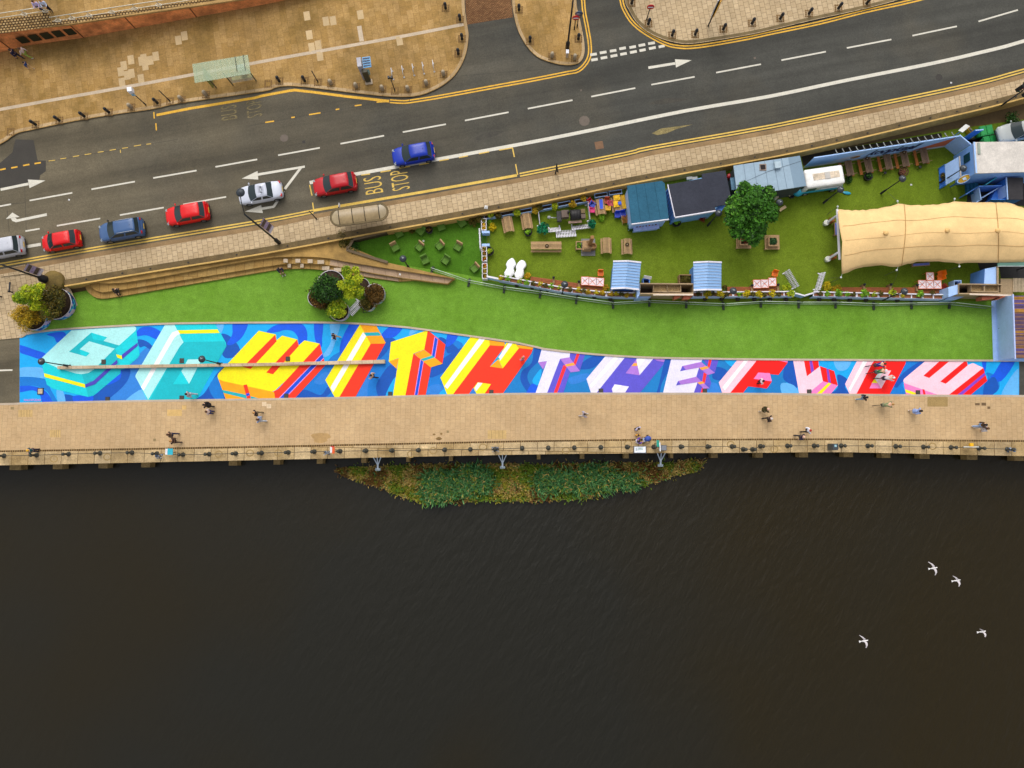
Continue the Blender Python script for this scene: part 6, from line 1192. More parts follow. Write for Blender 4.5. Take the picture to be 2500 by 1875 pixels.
# square timber planters
for lab, c, tint in (('square timber bench planter holding the big tree and red flowers', W(1812,592, LZ), 'redleaf'),('square timber bench planter with a clipped green block', at_h(*q('D4', 930,1345),.5), 'emerald')):
    r = thing('square_planter', lab, 'planter', c, 0, 'square timber bench planters'); mb = MB()
    for s, hh, w in ((.72,.44,.3),):
        for k in range(2):
            o = s * .98 - k * .15; mb.ribbon([(-o, -o, 0),(o, -o, 0),(o, o, 0),(-o, o, 0)],.0,.135, hh - .04, hh, 0, True)
    mb.build('bench_seat', M_OAK, r); mb = MB(); mb.ribbon([(-.42,-.42,0),(.42,-.42,0),(.42,.42,0),(-.42,.42,0)],.06,-.06,.0,.72,0, True); mb.build('inner_box', M_OAK2, r); mb = MB(); mb.ribbon([(-.42,-.42,0),(.42,-.42,0),(.42,.42,0),(-.42,.42,0)],.1,-.08,.72,.76,0, True); mb.build('inner_rim', M_OAK, r)
    for sx_ in (-1,1):
        for sy_ in (-1,1): mb = MB(); mb.box((sx_ * .6, sy_ * .6,.2),(.12,.12,.4)); mb.build('leg', M_OAK2, r)
    mb = MB(); mb.box((0,0,.6),(.7,.7,.06)); mb.build('soil', M_SOIL, r)
    if tint == 'emerald': leaves([(0,0,.72,.33,.33,.18)],700,.07,4,5).build('plant', leafmats('leaf_clip', [(52,92,44),(40,78,36),(64,108,54),(34,66,30)]), r, recalc=False)
    else: leaves([(-.1,0,.75,.25,.2,.15),(.1,-.15,.72,.15,.15,.12)],260,.1,4,5).build('plant', leafmats('leaf_redf', [(190,24,20),(160,30,24),(90,60,24),(60,40,16)]), r, recalc=False)
for lab, t_, x, y in (('dark wooden cartwheel lying by the fourth table below the blue boards', 'D6', 1060,760),):
    r = thing('cartwheel', lab, 'wheel', at_h(*q(t_, x, y),.5)); mb = MB(); mb.tube([(.42 * math.cos(i * math.pi / 10),.42 * math.sin(i * math.pi / 10),.55) for i in range(20)],.05,6, closed=True); mb.build('rim', wood('dark_red_wood', (84,44,24)), r); mb = MB(); [mb.bar((0,0,.55),(.42 * math.cos(i * math.pi / 5),.42 * math.sin(i * math.pi / 5),.55),.05,.04) for i in range(10)]; mb.build('spokes', wood('spoke_wood', (120,74,48)), r); mb = MB(); mb.lathe([(.3,0),(.25,.5),(.1,.52)], n=12); mb.build('barrel', wood('dark_red_wood', (84,44,24)), r)
for lab, x, y in (('dark stool by the fifth table below the blue boards', 1315,690),('dark stool by the third table below the blue boards', 770,780)):
    r = thing('bar_stool', lab, 'stool', at_h(*q('D6', x, y),.4)); mb = MB(); mb.lathe([(.13,.42),(.14,.47),(.1,.48)], n=12); mb.build('seat', M_POT, r)
    for k in range(3): mb = MB(); mb.bar((.18 * math.cos(k * 2.1),.18 * math.sin(k * 2.1),0),(.08 * math.cos(k * 2.1),.08 * math.sin(k * 2.1),.42),.03,.03); mb.build('leg', M_POT, r)
# chairs of the small dark garden
def lounge(green):
    m = mat('turf_cover', (92,130,46),.9, layers=((3,.2),(20,.3))) if green else M_OAK; r = thing('lounge_chair', 'x', 'chair'); mb = MB(); mb.box((0,0,.3),(.62,.7,.12)); mb.build('seat', mat('turf_cover', (92,130,46),.9, layers=((3,.2),(20,.3))), r); mb = MB(); mb.box((0,.36,.55),(.66,.12,.5),0,0, R(-14)); mb.build('backrest', m, r)
    for s in (-1,1): mb = MB(); mb.box((s * .32,0,.24),(.06,.72,.4)); mb.build('armrest', MATS['turf_cover'], r)
    return r
LG = {}
for i, (x, y, ang, g) in enumerate([(1190,910,30,0),(1395,905,-40,0),(1565,895,-50,0),(1720,905,-30,0),(1860,1085,-48,0),(1580,735,20,0),(1222,792,30,1),(1405,770,-40,1),(1755,702,35,1),(1443,1018,25,1),(1615,1018,-35,1)]):
    p = at_h(*q('A6', x, y),.4); lab = ('turf covered green seat in the small garden, %s of the green ones' % ordw(i - 5)) if g else ('timber backed seat in the small garden, %s of the timber ones' % ordw(i + 1))
    if g not in LG: LG[g] = lounge(g); o = LG[g]; o.location = p; o.rotation_euler = (0,0, R(ang)); o['label'] = lab; o['group'] = 'seats in the small garden'
    else: copy_thing(LG[g], p, R(ang), lab, 'seats in the small garden')
r = thing('garden_fence', 'dark weathered timber fence round the west tip of the small garden', 'fence', W(850,600, LZ)); M_OLDW = wood('old_wood', (74,60,40))
for pts in ([(862,585),(905,575),(944,566)],[(846,610),(890,624),(947,641)],[(861,587),(856,597),(847,608)]):
    P_2 = [at_h(*p, .9,.1) for p in pts]; mb = MB(); mb.ribbon(P_2,.06,-.06,0,.95); mb.build('boards', M_OLDW, r, True); mb = MB(); mb.ribbon(P_2,.13,-.13,.95,1.0); mb.build('capping', wood('old_cap', (110,92,66)), r, True)
# crowd barriers
M_GALV = mat('galvanised', (176,190,170),.4,.5); M_FOOT = mat('barrier_foot', (46,56,44),.7)
bp_ = [(1054,660),(1144,690),(1230,706),(1318,718),(1406,732),(1495,744),(1584,739),(1674,743),(1764,747),(1856,741),(1948,743),(2038,743),(2131,747),(2223,745),(2316,744),(2407,754)]
for i, (a, b) in enumerate(zip(bp_[:-1], bp_[1:])):
    a = W(*a, LZ); b = W(*b, LZ); d = b - a; L = d.length - .06; r = thing('crowd_barrier', 'galvanised crowd barrier along the garden fence, %s from the left' % ordw(i + 1), 'barrier', a, math.atan2(d.y, d.x), 'crowd barriers on the lawn')
    mb = MB(); mb.tube([(.05,0,.15),(.05,0,1.05),(.12,0,1.1),(L - .07,0,1.1),(L, 0,1.05),(L, 0,.15)],.036,6); mb.tube([(.05,0,.18),(L, 0,.18)],.034,6); mb.build('frame', M_GALV, r)
    mb = MB(); [mb.bar((x * L / 22,0,.2),(x * L / 22,0,1.08),.012,.012) for x in range(1,22)]; mb.build('bars', mat('barrier_bar', (120,140,104),.5,.3), r)
    mb = MB(); mb.box((.05,0,.06),(.22,.8,.1)); mb.build('foot', M_FOOT, r); mb = MB(); mb.box((.05,-.31,.07),(.16,.06,.06)); mb.build('reflector', mat('amber', (190,170,60),.4) if i in (5,9,13) else M_FOOT, r)
# ------------------------------------------------------------------ huts, sheds, tent, bar
def corners(t_, pts, z): return [W(*q(t_, *p), z) for p in pts]
def walls(mb, P, z0, z1, mi=0, inset=0.0):
    c = sum(P, Vector()) / len(P); P = [Vector((p.x + (c.x - p.x) * inset, p.y + (c.y - p.y) * inset, 0)) for p in P]; mb.prism(P, z0, z1, mi)
def felt(name, rgb): return mat(name, rgb, .9, layers=((.5,.1),(3,.1),(20,.22)), spec=.15)
# teal roofed hut
zt = 2.75; P_ = corners('D2', [(580,470),(1120,392),(1165,430),(1230,985),(650,1060)], zt); c0_ = sum(P_, Vector()) / 5
r = thing('garden_hut', 'pale blue hut with a flat teal felt roof and a serving counter', 'hut', (c0_.x, c0_.y, LZ)); mb = MB(); mb.prism(P_, zt - .1, zt); mb.build('roof', felt('teal_felt', (50,98,122)), r, True)
mb = MB()
for t in (.25,.5,.78): a = P_[0].lerp(P_[1], t); b = P_[4].lerp(P_[3], t); mb.bar(a + Vector((0,0,.005)), b + Vector((0,0,.005)),.03,.02)
mb.build('roof_seam', felt('teal_seam', (38,78,98)), r, True); mb = MB(); mb.bar(P_[4] + Vector((0,-.04,-.06)), P_[3] + Vector((0,-.04,-.06)),.08,.2)
n = 30
for i in range(n): a = P_[4].lerp(P_[3],(i + .5) / n); mb.add([(a.x - .05, a.y - .09, zt - .14),(a.x + .05, a.y - .09, zt - .14),(a.x, a.y - .09, zt - .28)],[(0,1,2)])
mb.build('trim', M_WHITEW, r, True); mb = MB(); walls(mb, [P_[0], P_[1], P_[3], P_[4]], LZ, zt - .12,0,.06); mb.build('wall', M_BLUEB, r, True)
cc = at_h(*q('D2', 880,1120),1.0); mb = MB(); mb.box((cc.x, cc.y + .02,1.0),(2.5,.5,.08), R(7)); mb.build('counter', mat('lilac_counter', (170,186,236),.5), r, True); mb = MB(); mb.box((cc.x, cc.y + .1,.5),(2.4,.36,.95), R(7)); mb.build('counter_front', M_BLUEB, r, True)
mb = MB()
for k in range(7): mb.box((cc.x - .9 + k * .3, cc.y + .22 + (k * .3 - .9) * .12,1.1),(.16,.16,.14),.3 * k, k % 3)
mb.build('counter_goods', [mat('goods_brown', (90,50,30),.6), mat('goods_orange', (170,96,40),.6), mat('goods_grey', (110,116,126),.6)], r, True)
# dark flat roofed hut
P_ = corners('A7', [(1352,382),(1640,330),(1636,292),(1835,262),(1880,480),(1838,548),(1745,570),(1752,598),(1412,655)], zt); c0_ = sum(P_, Vector()) / len(P_)
r = thing('garden_hut', 'pale blue hut with a dark charcoal felt roof', 'hut', (c0_.x, c0_.y, LZ)); mb = MB(); mb.prism(P_, zt - .1, zt); mb.build('roof', felt('charcoal_felt', (60,62,72)), r, True); mb = MB(); mb.bar(P_[8] + Vector((.0,-.05,-.08)), P_[7] + Vector((0,-.05,-.08)),.1,.22); mb.bar(P_[0] + Vector((-.04,0,-.04)), P_[8] + Vector((-.04,0,-.04)),.07,.16)
for i in range(28): a = P_[8].lerp(P_[7],(i + .5) / 28); mb.add([(a.x - .05, a.y - .11, zt - .18),(a.x + .05, a.y - .11, zt - .18),(a.x, a.y - .11, zt - .32)],[(0,1,2)])
mb.build('trim', M_WHITEW, r, True); mb = MB(); Q4 = [P_[0], P_[3], P_[4], P_[7], P_[8]]; walls(mb, Q4, LZ, zt - .12,0,.05); mb.build('wall', mat('hut_blue', (120,170,214),.55, layers=((1.5,.08),(12,.06))), r, True)
mb = MB()
for k in range(9): a = P_[0].lerp(P_[8],(k + .5) / 9); mb.bar((a.x + .1, a.y + .02, LZ),(a.x + .1, a.y + .02, zt - .15),.05,.2)
mb.build('cladding', M_BLUE2, r, True); mb = MB(); e = [W(*q('A7', x, y),2.3) for x, y in ((1742,568),(1840,555),(1800,610),(1755,622))]; mb.prism(e, 2.2,2.3); mb.build('canopy', M_BLUE2, r, True)
mb = MB(); [mb.box((*(lambda p: (p.x, p.y, 2.0))(W(*q('A7', x, 330),2.0)),),(.5,.25,.2),.1) for x in (1530,1575)]; mb.build('roof_vent', mat('vent_grey', (150,152,150),.5), r, True)
# grey metal roofed building
zt = 3.0; P_ = corners('D4', [(325,155),(1360,0),(1460,470),(950,560),(385,640)], zt); c0_ = sum(P_, Vector()) / 5
r = thing('metal_roofed_building', 'long low building with a pale blue-grey metal roof', 'building', (c0_.x, c0_.y, LZ)); A, B, Cc, D_ = P_[0], P_[1], P_[2], P_[4]
for lab, t0, t1, m_ in (('roof', 0,.82, mat('metal_roof', (150,172,188),.5,.1,((.4,.06),(2,.06),(14,.08)))),('end_roof', .82,1, mat('metal_roof_dark', (124,148,166),.5,.1,((.4,.06),(14,.08))))):
    mb = MB(); mb.prism([A.lerp(B, t0), A.lerp(B, t1), D_.lerp(Cc, t1), D_.lerp(Cc, t0)], zt - .12, zt); mb.build(lab, m_, r, True)
mb = MB()
for t in (.15,.3,.46,.6,.72): mb.bar(A.lerp(B, t) + Vector((0,0,.008)), D_.lerp(Cc, t) + Vector((0,0,.008)),.03,.025)
mb.build('roof_seam', mat('seam_grey', (112,132,148),.5), r, True); mb = MB(); mb.bar(A.lerp(D_, .65) + Vector((0,0,.01)), A.lerp(D_, .5).lerp(B.lerp(Cc, .2),.5) + Vector((0,0,.02)),.025,.02); mb.bar(A.lerp(D_, .5).lerp(B.lerp(Cc, .2),.5) + Vector((0,0,.02)), B.lerp(Cc, .18) + Vector((0,0,.01)),.025,.02); mb.build('cable', mat('cable', (70,84,96),.6), r, True)
mb = MB(); walls(mb, [A, B, Cc, D_], LZ, zt - .14,0,.05); mb.build('wall', mat('dark_wall', (60,66,66),.7), r, True)
p = W(*q('D4', 780,182), zt); mb = MB(); mb.box((p.x, p.y, zt + .04),(.4,.42,.1), R(8)); mb.build('open_hatch', mat('hatch_black', (30,20,22),.8), r, True); mb = MB(); mb.ribbon([p + Vector((x * .27, y * .27,0)) for x, y in ((-1,-1),(1,-1),(1,1),(-1,1))],.05,-.05,0,.06,0, True); mb.build('hatch_rim', mat('hatch_rim', (150,130,116),.8, layers=((8,.3),)), r, True)
p = W(*q('D4', 1015,140), zt + .3); mb = MB(); mb.box((p.x, p.y, zt + .16),(.58,.62,.32), R(8)); mb.build('roof_box', mat('box_grey', (172,190,200),.5), r, True)
p = W(*q('D4', 335,440),2.4); r = thing('side_lean_to', 'small blue-grey lean-to roof beside the dark roofed hut', 'shed', (p.x, p.y, LZ)); mb = MB(); mb.box((0,0,2.4),(.7,1.15,.08), R(8),0, R(6)); mb.build('roof', mat('leanto_blue', (92,130,156),.6), r); mb = MB(); mb.box((0,.05,1.2),(.6,1.0,2.3), R(8)); mb.build('wall', mat('dark_wall', (60,66,66),.7), r)
for lab, x, y in (('round red drum between the dark hut and the metal roof', 268,310), ):
    p = at_h(*q('D4', x, y),1.2); r = thing('red_drum', lab, 'drum', p); mb = MB(); mb.lathe([(.24,0),(.25,1.1),(.2,1.18),(.02,1.2)], n=14); mb.build('drum', mat('drum_red', (150,12,24),.4), r); mb = MB(); mb.lathe([(.26,.38),(.27,.4),(.26,.42)], n=14); mb.build('hoop', mat('drum_dark', (90,8,16),.4), r)
# vintage food van
c = at_h(*q('D4', 1735,330),2.0); r = thing('food_van', 'vintage turquoise food van with a white roof', 'van', c, R(8)); M_TURQ = mat('van_turquoise', (24,158,186),.35, coat=.5); M_VW = mat('van_white', (246,244,238),.4)
def rr(L, Wd, c_=.2): 
    out = []
    for sx_, sy_, a0 in ((1,1,0),(-1,1,90),(-1,-1,180),(1,-1,270)):
        for k in range(4): a = R(a0 + k * 30); out.append((sx_ * (L / 2 - c_) + c_ * math.cos(a), sy_ * (Wd / 2 - c_) + c_ * math.sin(a)))
    return out
def loft(mb, secs, mi=0):
    n = len(secs[0][0]); vv = [(x, y, z) for s, z in secs for x, y in s]; mb.add(vv, [(i * n + j, i * n + (j + 1) % n, (i + 1) * n + (j + 1) % n, (i + 1) * n + j) for i in range(len(secs) - 1) for j in range(n)] + [tuple(range(n))[::-1], tuple(range((len(secs) - 1) * n, len(secs) * n))], mi, True)
mb = MB(); loft(mb, [(rr(3.9,1.7),.35),(rr(4.1,1.9),.6),(rr(4.1,1.92),1.15)]); mb.build('lower_body', M_TURQ, r); mb = MB(); loft(mb, [(rr(4.05,1.88),1.15),(rr(3.7,1.72),1.8),(rr(3.6,1.7),1.95)]); mb.build('upper_body', M_VW, r); mb = MB(); loft(mb, [(rr(3.65,1.78),1.95),(rr(3.7,1.82),2.02),(rr(3.5,1.6),2.12),(rr(3.2,1.2),2.16)]); mb.build('roof', M_VW, r)
mb = MB(); mb.box((.15,.05,2.17),(2.5,.62,.05)); mb.build('roof_hatch', mat('aged_white', (214,196,172),.7, layers=((2.5,.3),(9,.2))), r); mb = MB(); mb.box((.25,.05,2.2),(.5,.64,.06)); mb.build('hatch_lid', mat('hatch_grey', (196,190,182),.6), r)
mb = MB(); mb.add([(-2.03,-.7,1.2),(-2.03,.7,1.2),(-1.87,.66,1.75),(-1.87,-.66,1.75)],[(0,1,2,3)]); mb.build('windscreen', mat('van_glass', (60,96,90),.1), r); mb = MB(); mb.add([(-1.6,-.955,1.2),(-.7,-.955,1.2),(-.7,-.885,1.7),(-1.55,-.885,1.7)],[(0,1,2,3)]); mb.build('side_window', mat('van_glass', (60,96,90),.1), r)
mb = MB(); mb.box((.6,-.98,1.55),(1.9,.12,.06)); mb.build('serving_flap', mat('flap_grey', (190,196,196),.5), r); mb = MB(); mb.ball((-2.1,-.75,.75),(.5,.42,.45),12); mb.ball((-2.1,.75,.75),(.5,.42,.45),12); mb.build('wing', M_TURQ, r)
for sx_ in (-1.35,1.35):
    for sy_ in (-1,1): mb = MB(); mb.tube([(sx_, sy_ * .78,.32),(sx_, sy_ * .97,.32)],.32,14); w_ = mb.build('wheel', M_TYRE, r); mb = MB(); mb.tube([(sx_, sy_ * .9,.32),(sx_, sy_ * .99,.32)],.18,12); mb.build('hubcap', M_RIM, w_)
p = at_h(*q('D6', 190,1080),.3); r = thing('turquoise_board', 'turquoise paddle shaped board lying behind the van', 'board', p, R(-10)); mb = MB(); mb.ball((0,0,.1),(.42,.16,.06),12); mb.build('board', M_TURQ, r); mb = MB(); mb.bar((-.7,.05,.1),(-.3,.0,.1),.06,.05); mb.build('handle', M_TURQ, r)
for lab, t_, x, y in (('white box under the tree edge by the metal roofed building', 'D4', 980,630),): p = at_h(*q(t_, x, y),.7); r = thing('white_box', lab, 'box', p, R(8)); mb = MB(); mb.box((0,0,.35),(.5,.36,.7)); mb.build('case', mat('case_white', (214,210,204),.5), r); mb = MB(); mb.box((0,0,.72),(.54,.4,.05)); mb.build('lid', M_STONE, r)
p = at_h(*q('D4', 1090,820),.5); r = thing('timber_bench', 'small pale timber bench below the lamp at the tree', 'bench', p, R(32)); mb = MB(); mb.box((0,0,.45),(.75,.28,.06)); mb.build('seat', wood('cream_timber', (214,186,140)), r); [(lambda m_: m_.build('leg', M_OAK2, r))(MB().box((s * .28,0,.21),(.07,.24,.42))) for s in (-1,1)]
p = at_h(*q('D4', 1240,600),.4); r = thing('tyre_stack', 'black tyre beside the van front wing', 'tyre', p); mb = MB(); mb.tube([(.24 * math.cos(i * .45),.24 * math.sin(i * .45),.14) for i in range(14)],.11,7, closed=True); mb.build('tread', M_TYRE, r); mb = MB(); mb.ball((-.2,-.05,.2),(.12,.14,.1),8); mb.build('cream_bag', mat('cream_bag', (200,190,140),.7), r)
# blue painted board wall with lettering
bl0 = W(*q('D6', -500,700), LZ); bl1 = W(*q('D6', 1690,372), LZ); zb = 2.45
d = (bl1 - bl0); L = d.length; ang = math.atan2(d.y, d.x); r = thing('painted_hoarding', 'long blue painted hoarding with dark lettering behind the garden tables', 'hoarding', bl0, ang)
mb = MB(); [mb.box((L / 2,0,.30 + .27 * k + .12),(L, .05,.262)) for k in range(8)]; mb.build('boards', mat('hoarding_blue', (158,200,255),.55, layers=((.5,.06),(5,.06))), r); mb = MB(); mb.box((L / 2,-.01,.15),(L, .06,.3)); mb.build('kick_board', mat('white_kick', (206,206,206),.7, layers=((1,.1),)), r)
mb = MB(); mb.box((L / 2,0, zb + .03),(L, .1,.06)); mb.build('top_rail', M_BLUEB, r)
vs_, fs = text_mesh('koopkaell', .92,.03,.5); mb = MB(); x0, x1 = L * .41, L * .775; mb.add([(x0 + (x1 - x0) * u, -.035,.5 + 1.6 * v) for u, v in vs_], fs); mb.build('lettering', mat('navy_paint', (10,30,84),.6), r, recalc=False)
mb = MB(); mb.add([(L * .76,-.034,.4),(L * .99,-.034,.4),(L * .985,-.034,2.3)],[(0,1,2)]); mb.build('orange_shape', mat('terracotta_paint', (206,108,76),.6), r, recalc=False); mb = MB(); mb.add([(L * .335 + .5 * math.cos(i * .35),-.034,.95 + .3 * math.sin(i * .35)) for i in range(18)],[tuple(range(18))]); mb.build('ochre_shape', mat('ochre_paint', (150,112,50),.6), r, recalc=False); mb = MB(); mb.add([(L * .13,-.034,.35),(L * .31,-.034,.6),(L * .39,-.034,1.9),(L * .23,-.034,1.2)],[(0,1,2,3)]); mb.build('pale_shape', mat('pale_paint', (190,204,232),.6), r, recalc=False)
for k in range(18): x = L * .16 + L * .8 * k / 17; mb = MB(); mb.bar((x, .1,0),(x, .1,2.6),.07,.07); mb.bar((x, .1,2.5),(x, .55,2.3),.06,.06); mb.build('prop', mat('prop_grey', (134,136,130),.7), r)
r_ = bl0 + d * .12 
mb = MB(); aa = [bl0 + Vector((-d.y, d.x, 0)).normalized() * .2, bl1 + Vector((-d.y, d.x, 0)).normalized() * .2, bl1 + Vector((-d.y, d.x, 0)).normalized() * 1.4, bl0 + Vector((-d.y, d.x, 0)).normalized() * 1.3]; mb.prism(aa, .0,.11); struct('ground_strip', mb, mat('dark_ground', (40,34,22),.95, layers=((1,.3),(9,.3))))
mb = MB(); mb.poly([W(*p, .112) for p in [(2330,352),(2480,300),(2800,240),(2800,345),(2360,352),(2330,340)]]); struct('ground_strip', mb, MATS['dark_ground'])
# bar building at the right edge
zt = 3.25; P_ = corners('D7', [(1255,300),(2700,275),(2700,745),(1290,785)], zt); c0_ = (P_[0] + P_[3]) / 2; r = thing('bar_building', 'blue bar building with a stained white flat roof at the right edge', 'building', (c0_.x, c0_.y, LZ)); mb = MB(); mb.prism(P_, zt - .12, zt); mb.build('roof', mat('stained_white_roof', (214,206,196),.85, layers=((.35,.1),(1.3,.12),(9,.12))), r, True)
Pw = [P_[0] + Vector((.05,-.05,0)), P_[1], P_[2], P_[3] + Vector((.05,.05,0))]
mb = MB(); mb.prism(Pw, LZ, zt - .13); mb.build('wall', mat('bar_blue', (134,182,250),.6, layers=((.6,.08),(4,.06))), r, True)
mb = MB(); mb.ribbon([P_[0], P_[3]],-.03,.12,-.02,.05); mb.build('parapet', M_BLUEB, r, True)
w0 = Pw[0].lerp(Pw[3],.35); mb = MB(); mb.box((w0.x - .02, w0.y, 2.1),(.06,.8,.9),0); mb.build('window', mat('green_glass_dark', (20,66,84),.2), r, True)
p = W(*q('D7', 1340,400), zt + .05); mb = MB(); mb.box((p.x, p.y, zt + .04),(.22,1.1,.08)); mb.build('roof_hatch', mat('moss_grey', (150,160,146),.8), r, True)
# porch of sloping blue boards against the bar
A_ = W(*q('D7', 1035,520),2.5); B_ = W(*q('D7', 1055,840),2.5); C_ = W(*q('D7', 812,650),1.2); D2_ = W(*q('D7', 828,965),1.2)
r = thing('board_porch', 'sloping blue board windbreak in front of the bar wall', 'windbreak', (C_.x, C_.y, LZ)); mb = MB(); n = 7
for k in range(n):
    t0, t1 = k / n, (k + .94) / n; q_ = [C_.lerp(A_, t0), C_.lerp(A_, t1), D2_.lerp(B_, t1), D2_.lerp(B_, t0)]; mb.add([v for v in q_] + [v - Vector((0,0,.06)) for v in q_],[(0,1,2,3),(7,6,5,4),(0,4,5,1),(1,5,6,2),(2,6,7,3),(3,7,4,0)])
mb.build('boards', M_BLUEB, r, True); mb = MB(); mb.bar(A_, B_, .1,.08); mb.build('top_rail', mat('grey_rail', (170,164,160),.6), r, True); mb = MB(); 
for p in (C_, D2_): mb.bar((p.x, p.y, LZ),(p.x, p.y, p.z),.08,.08)
mb.prism([C_ + Vector((.02,0,0)), A_, B_, D2_ + Vector((.02,0,0))], LZ, LZ + .1); mb.build('base', M_BLUED, r, True)
pp = [W(*q('D7', x, y),2.2) for x, y in ((1000,905),(1040,860),(1130,815),(1225,800),(1205,850),(1120,925),(1040,930))]; c_ = sum(pp, Vector()) / len(pp); r = thing('oval_sign', 'oval yellow sign on blue boards beside the bar porch', 'sign', (c_.x, c_.y, LZ))
mb = MB(); o = W(*q('D7', 1110,870),2.25); 
def oval(mb, a, b, z, mi, n=22): mb.prism([(o.x + a * math.cos(6.283 * i / n) * .88 - b * math.sin(6.283 * i / n) * .47, o.y + a * math.cos(6.283 * i / n) * .47 + b * math.sin(6.283 * i / n) * .88) for i in range(n)], z - .05, z, mi)
oval(mb, .72,.34,2.22,0); mb.build('backing', M_BLUEB, r, True); mb = MB(); oval(mb, .64,.28,2.25,0); mb.build('face', mat('sign_gold', (168,132,16),.5, layers=((4,.2),)), r, True); mb = MB(); mb.box((o.x, o.y, 2.27),(.34,.22,.04), R(28)); mb.box((o.x + .1, o.y + .02,2.275),(.12,.3,.04), R(28)); mb.build('emblem', mat('sign_pale', (176,196,220),.5), r, True); mb = MB(); mb.bar((o.x, o.y, LZ),(o.x, o.y, 2.2),.1,.1); mb.build('post', M_BLUED, r, True)
# angled board fences at the hoarding's end
def board_fence(label, a, b, h, m, n=None, group=None, lean=0.0, name='board_fence'):
    d = b - a; r = thing(name, label, 'fence', (a.x, a.y, LZ), math.atan2(d.y, d.x), group); n = n or int(h / .2); mb = MB()
    [mb.box((d.length / 2,-lean * k * h / n, h * (k + .5) / n),(d.length, .05, h / n - .012)) for k in range(n)]; mb.build('boards', m, r); mb = MB()
    for x in (.05, d.length - .05): mb.box((x, .05, h / 2),(.09,.09, h))
    mb.build('post', M_BLUED, r); mb = MB(); mb.box((d.length / 2,-lean * h, h + .02),(d.length, .1,.05)); mb.build('top_rail', M_BLUEB, r); return r
board_fence('angled blue board fence joining the hoarding to the bar', W(*q('D7', 790,360), LZ), W(*q('D7', 960,500), LZ),2.5, M_BLUEB); board_fence('short dark blue board fence beside the green bins', W(*q('D7', 1060,270), LZ), W(*q('D7', 1180,260), LZ),2.2, M_BLUED)
p = W(*q('D7', 1110,85),2.6); r = thing('flag_board', 'small tilted white board near the end of the hoarding', 'board', (p.x, p.y, LZ), R(40)); mb = MB(); mb.box((0,0,2.5),(.95,.04,.45),0,0, R(60)); mb.build('panel', mat('board_white', (200,200,196),.6), r); mb = MB(); mb.bar((-.4,0,0),(-.4,0,2.4),.06,.06); mb.build('post', M_BLUED, r)
p = at_h(*q('D7', 1200,110),.5); r = thing('yellow_pump', 'small yellow machine by the green bins', 'machine', p, R(40)); mb = MB(); mb.box((0,0,.3),(.3,.55,.5)); mb.build('casing', mat('machine_yellow', (196,148,30),.5), r); mb = MB(); mb.tube([(0,-.2,.6),(0,.2,.6)],.1,8); mb.build('motor', mat('machine_grey', (120,110,90),.5), r)
M_BING = mat('bin_green', (22,120,58),.5)
for lab, x, y in (('green wheeled bin with a split lid by the dark yard', 1460,115),('green wheeled bin against the white roof edge', 1520,275)):
    p = at_h(*q('D7', x, y),1.1); r = thing('wheeled_bin', lab, 'bin', p, R(10), 'green wheeled bins'); mb = MB(); loft(mb, [(rr(1.1,.7,.06),.12),(rr(1.25,.9,.06),1.0)]); mb.build('body', M_BING, r)
    for s in (-1,1): mb = MB(); mb.box((s * .32,0,1.05),(.6,.96,.1)); mb.box((s * .32,0,1.11),(.5,.8,.03)); mb.build('lid', mat('lid_green', (30,140,66),.45, layers=((5,.25),)), r)
    for sx_ in (-1,1): mb = MB(); mb.tube([(sx_ * .45,-.35,.1),(sx_ * .45,-.28,.1)],.1,10); mb.build('wheel', M_TYRE, r)
bush('shrub', 'dark green creeper below the wall above the green bins', 'shrub', at_h(*q('A4', 2120,1000),.6),.7, 'deep', 700,.1, h=.5, seed=91, group='shrubs round the garden turf')
# stairs and blue partitions below the bar
r = thing('entrance_stair', 'blue painted partition walls and stair between the bar and the tent', 'stair', W(*q('D7', 1400,1050), LZ))
def partition(a, b, h, m, th=.08): a = at_h(*q('D7', *a), h); b = at_h(*q('D7', *b), h); mb = MB(); mb.ribbon([a, b], th / 2,-th / 2,0, h); mb.build('partition', m, r, True)
for a, b, h, m in (((1140,1112),(1340,985),1.1, M_BLUE2),((1340,985),(1700,975),1.6, M_BLUE2),((1395,1165),(1705,975),1.2, M_BLUEB),((1340,1000),(1375,1190),1.3, M_BLUEB),((1300,1235),(1390,1185),1.0, M_BLUEB),((1450,960),(1620,850),1.9, M_TURQ),((1530,1190),(1775,1195),1.8, M_BLUED),((1755,970),(1775,1195),1.9, M_BLUEB)): partition(a, b, h, m)
for k in range(3): a = at_h(*q('D7', 1145 + k * 62,930),.3 + k * .18); mb = MB(); mb.prism([a, a + Vector((.34,0,0)), a + Vector((.38,-1.05,0)), a + Vector((.02,-1.15,0))], LZ, LZ + .3 + k * .18); mb.build('tread', mat('teal_tread', (24,96,128),.6), r, True)
pp = [W(*q('D7', x, y), LZ + .8) for x, y in ((1530,1190),(1770,1190),(1755,985),(1590,1060))]; mb = MB(); mb.prism(pp, .0, LZ + .8); mb.build('landing', mat('landing_blue', (60,124,214),.6, layers=((2,.12),)), r, True)
pp = [W(*q('D7', x, y),2.2) for x, y in ((1765,850),(2030,850),(2030,1195),(1785,1195))]; c_ = sum(pp, Vector()) / 4; r = thing('flat_roofed_store', 'store with a dark grey felt roof below the bar', 'store', (c_.x, c_.y, LZ)); mb = MB(); mb.prism(pp, 2.1,2.2); mb.build('roof', felt('dark_felt', (62,60,62)), r, True); mb = MB(); walls(mb, pp, LZ, 2.08,0,.05); mb.build('wall', M_BLUED, r, True); mb = MB(); mb.bar(pp[0], pp[3],.08,.1); mb.build('edge_trim', M_BLUEB, r, True)
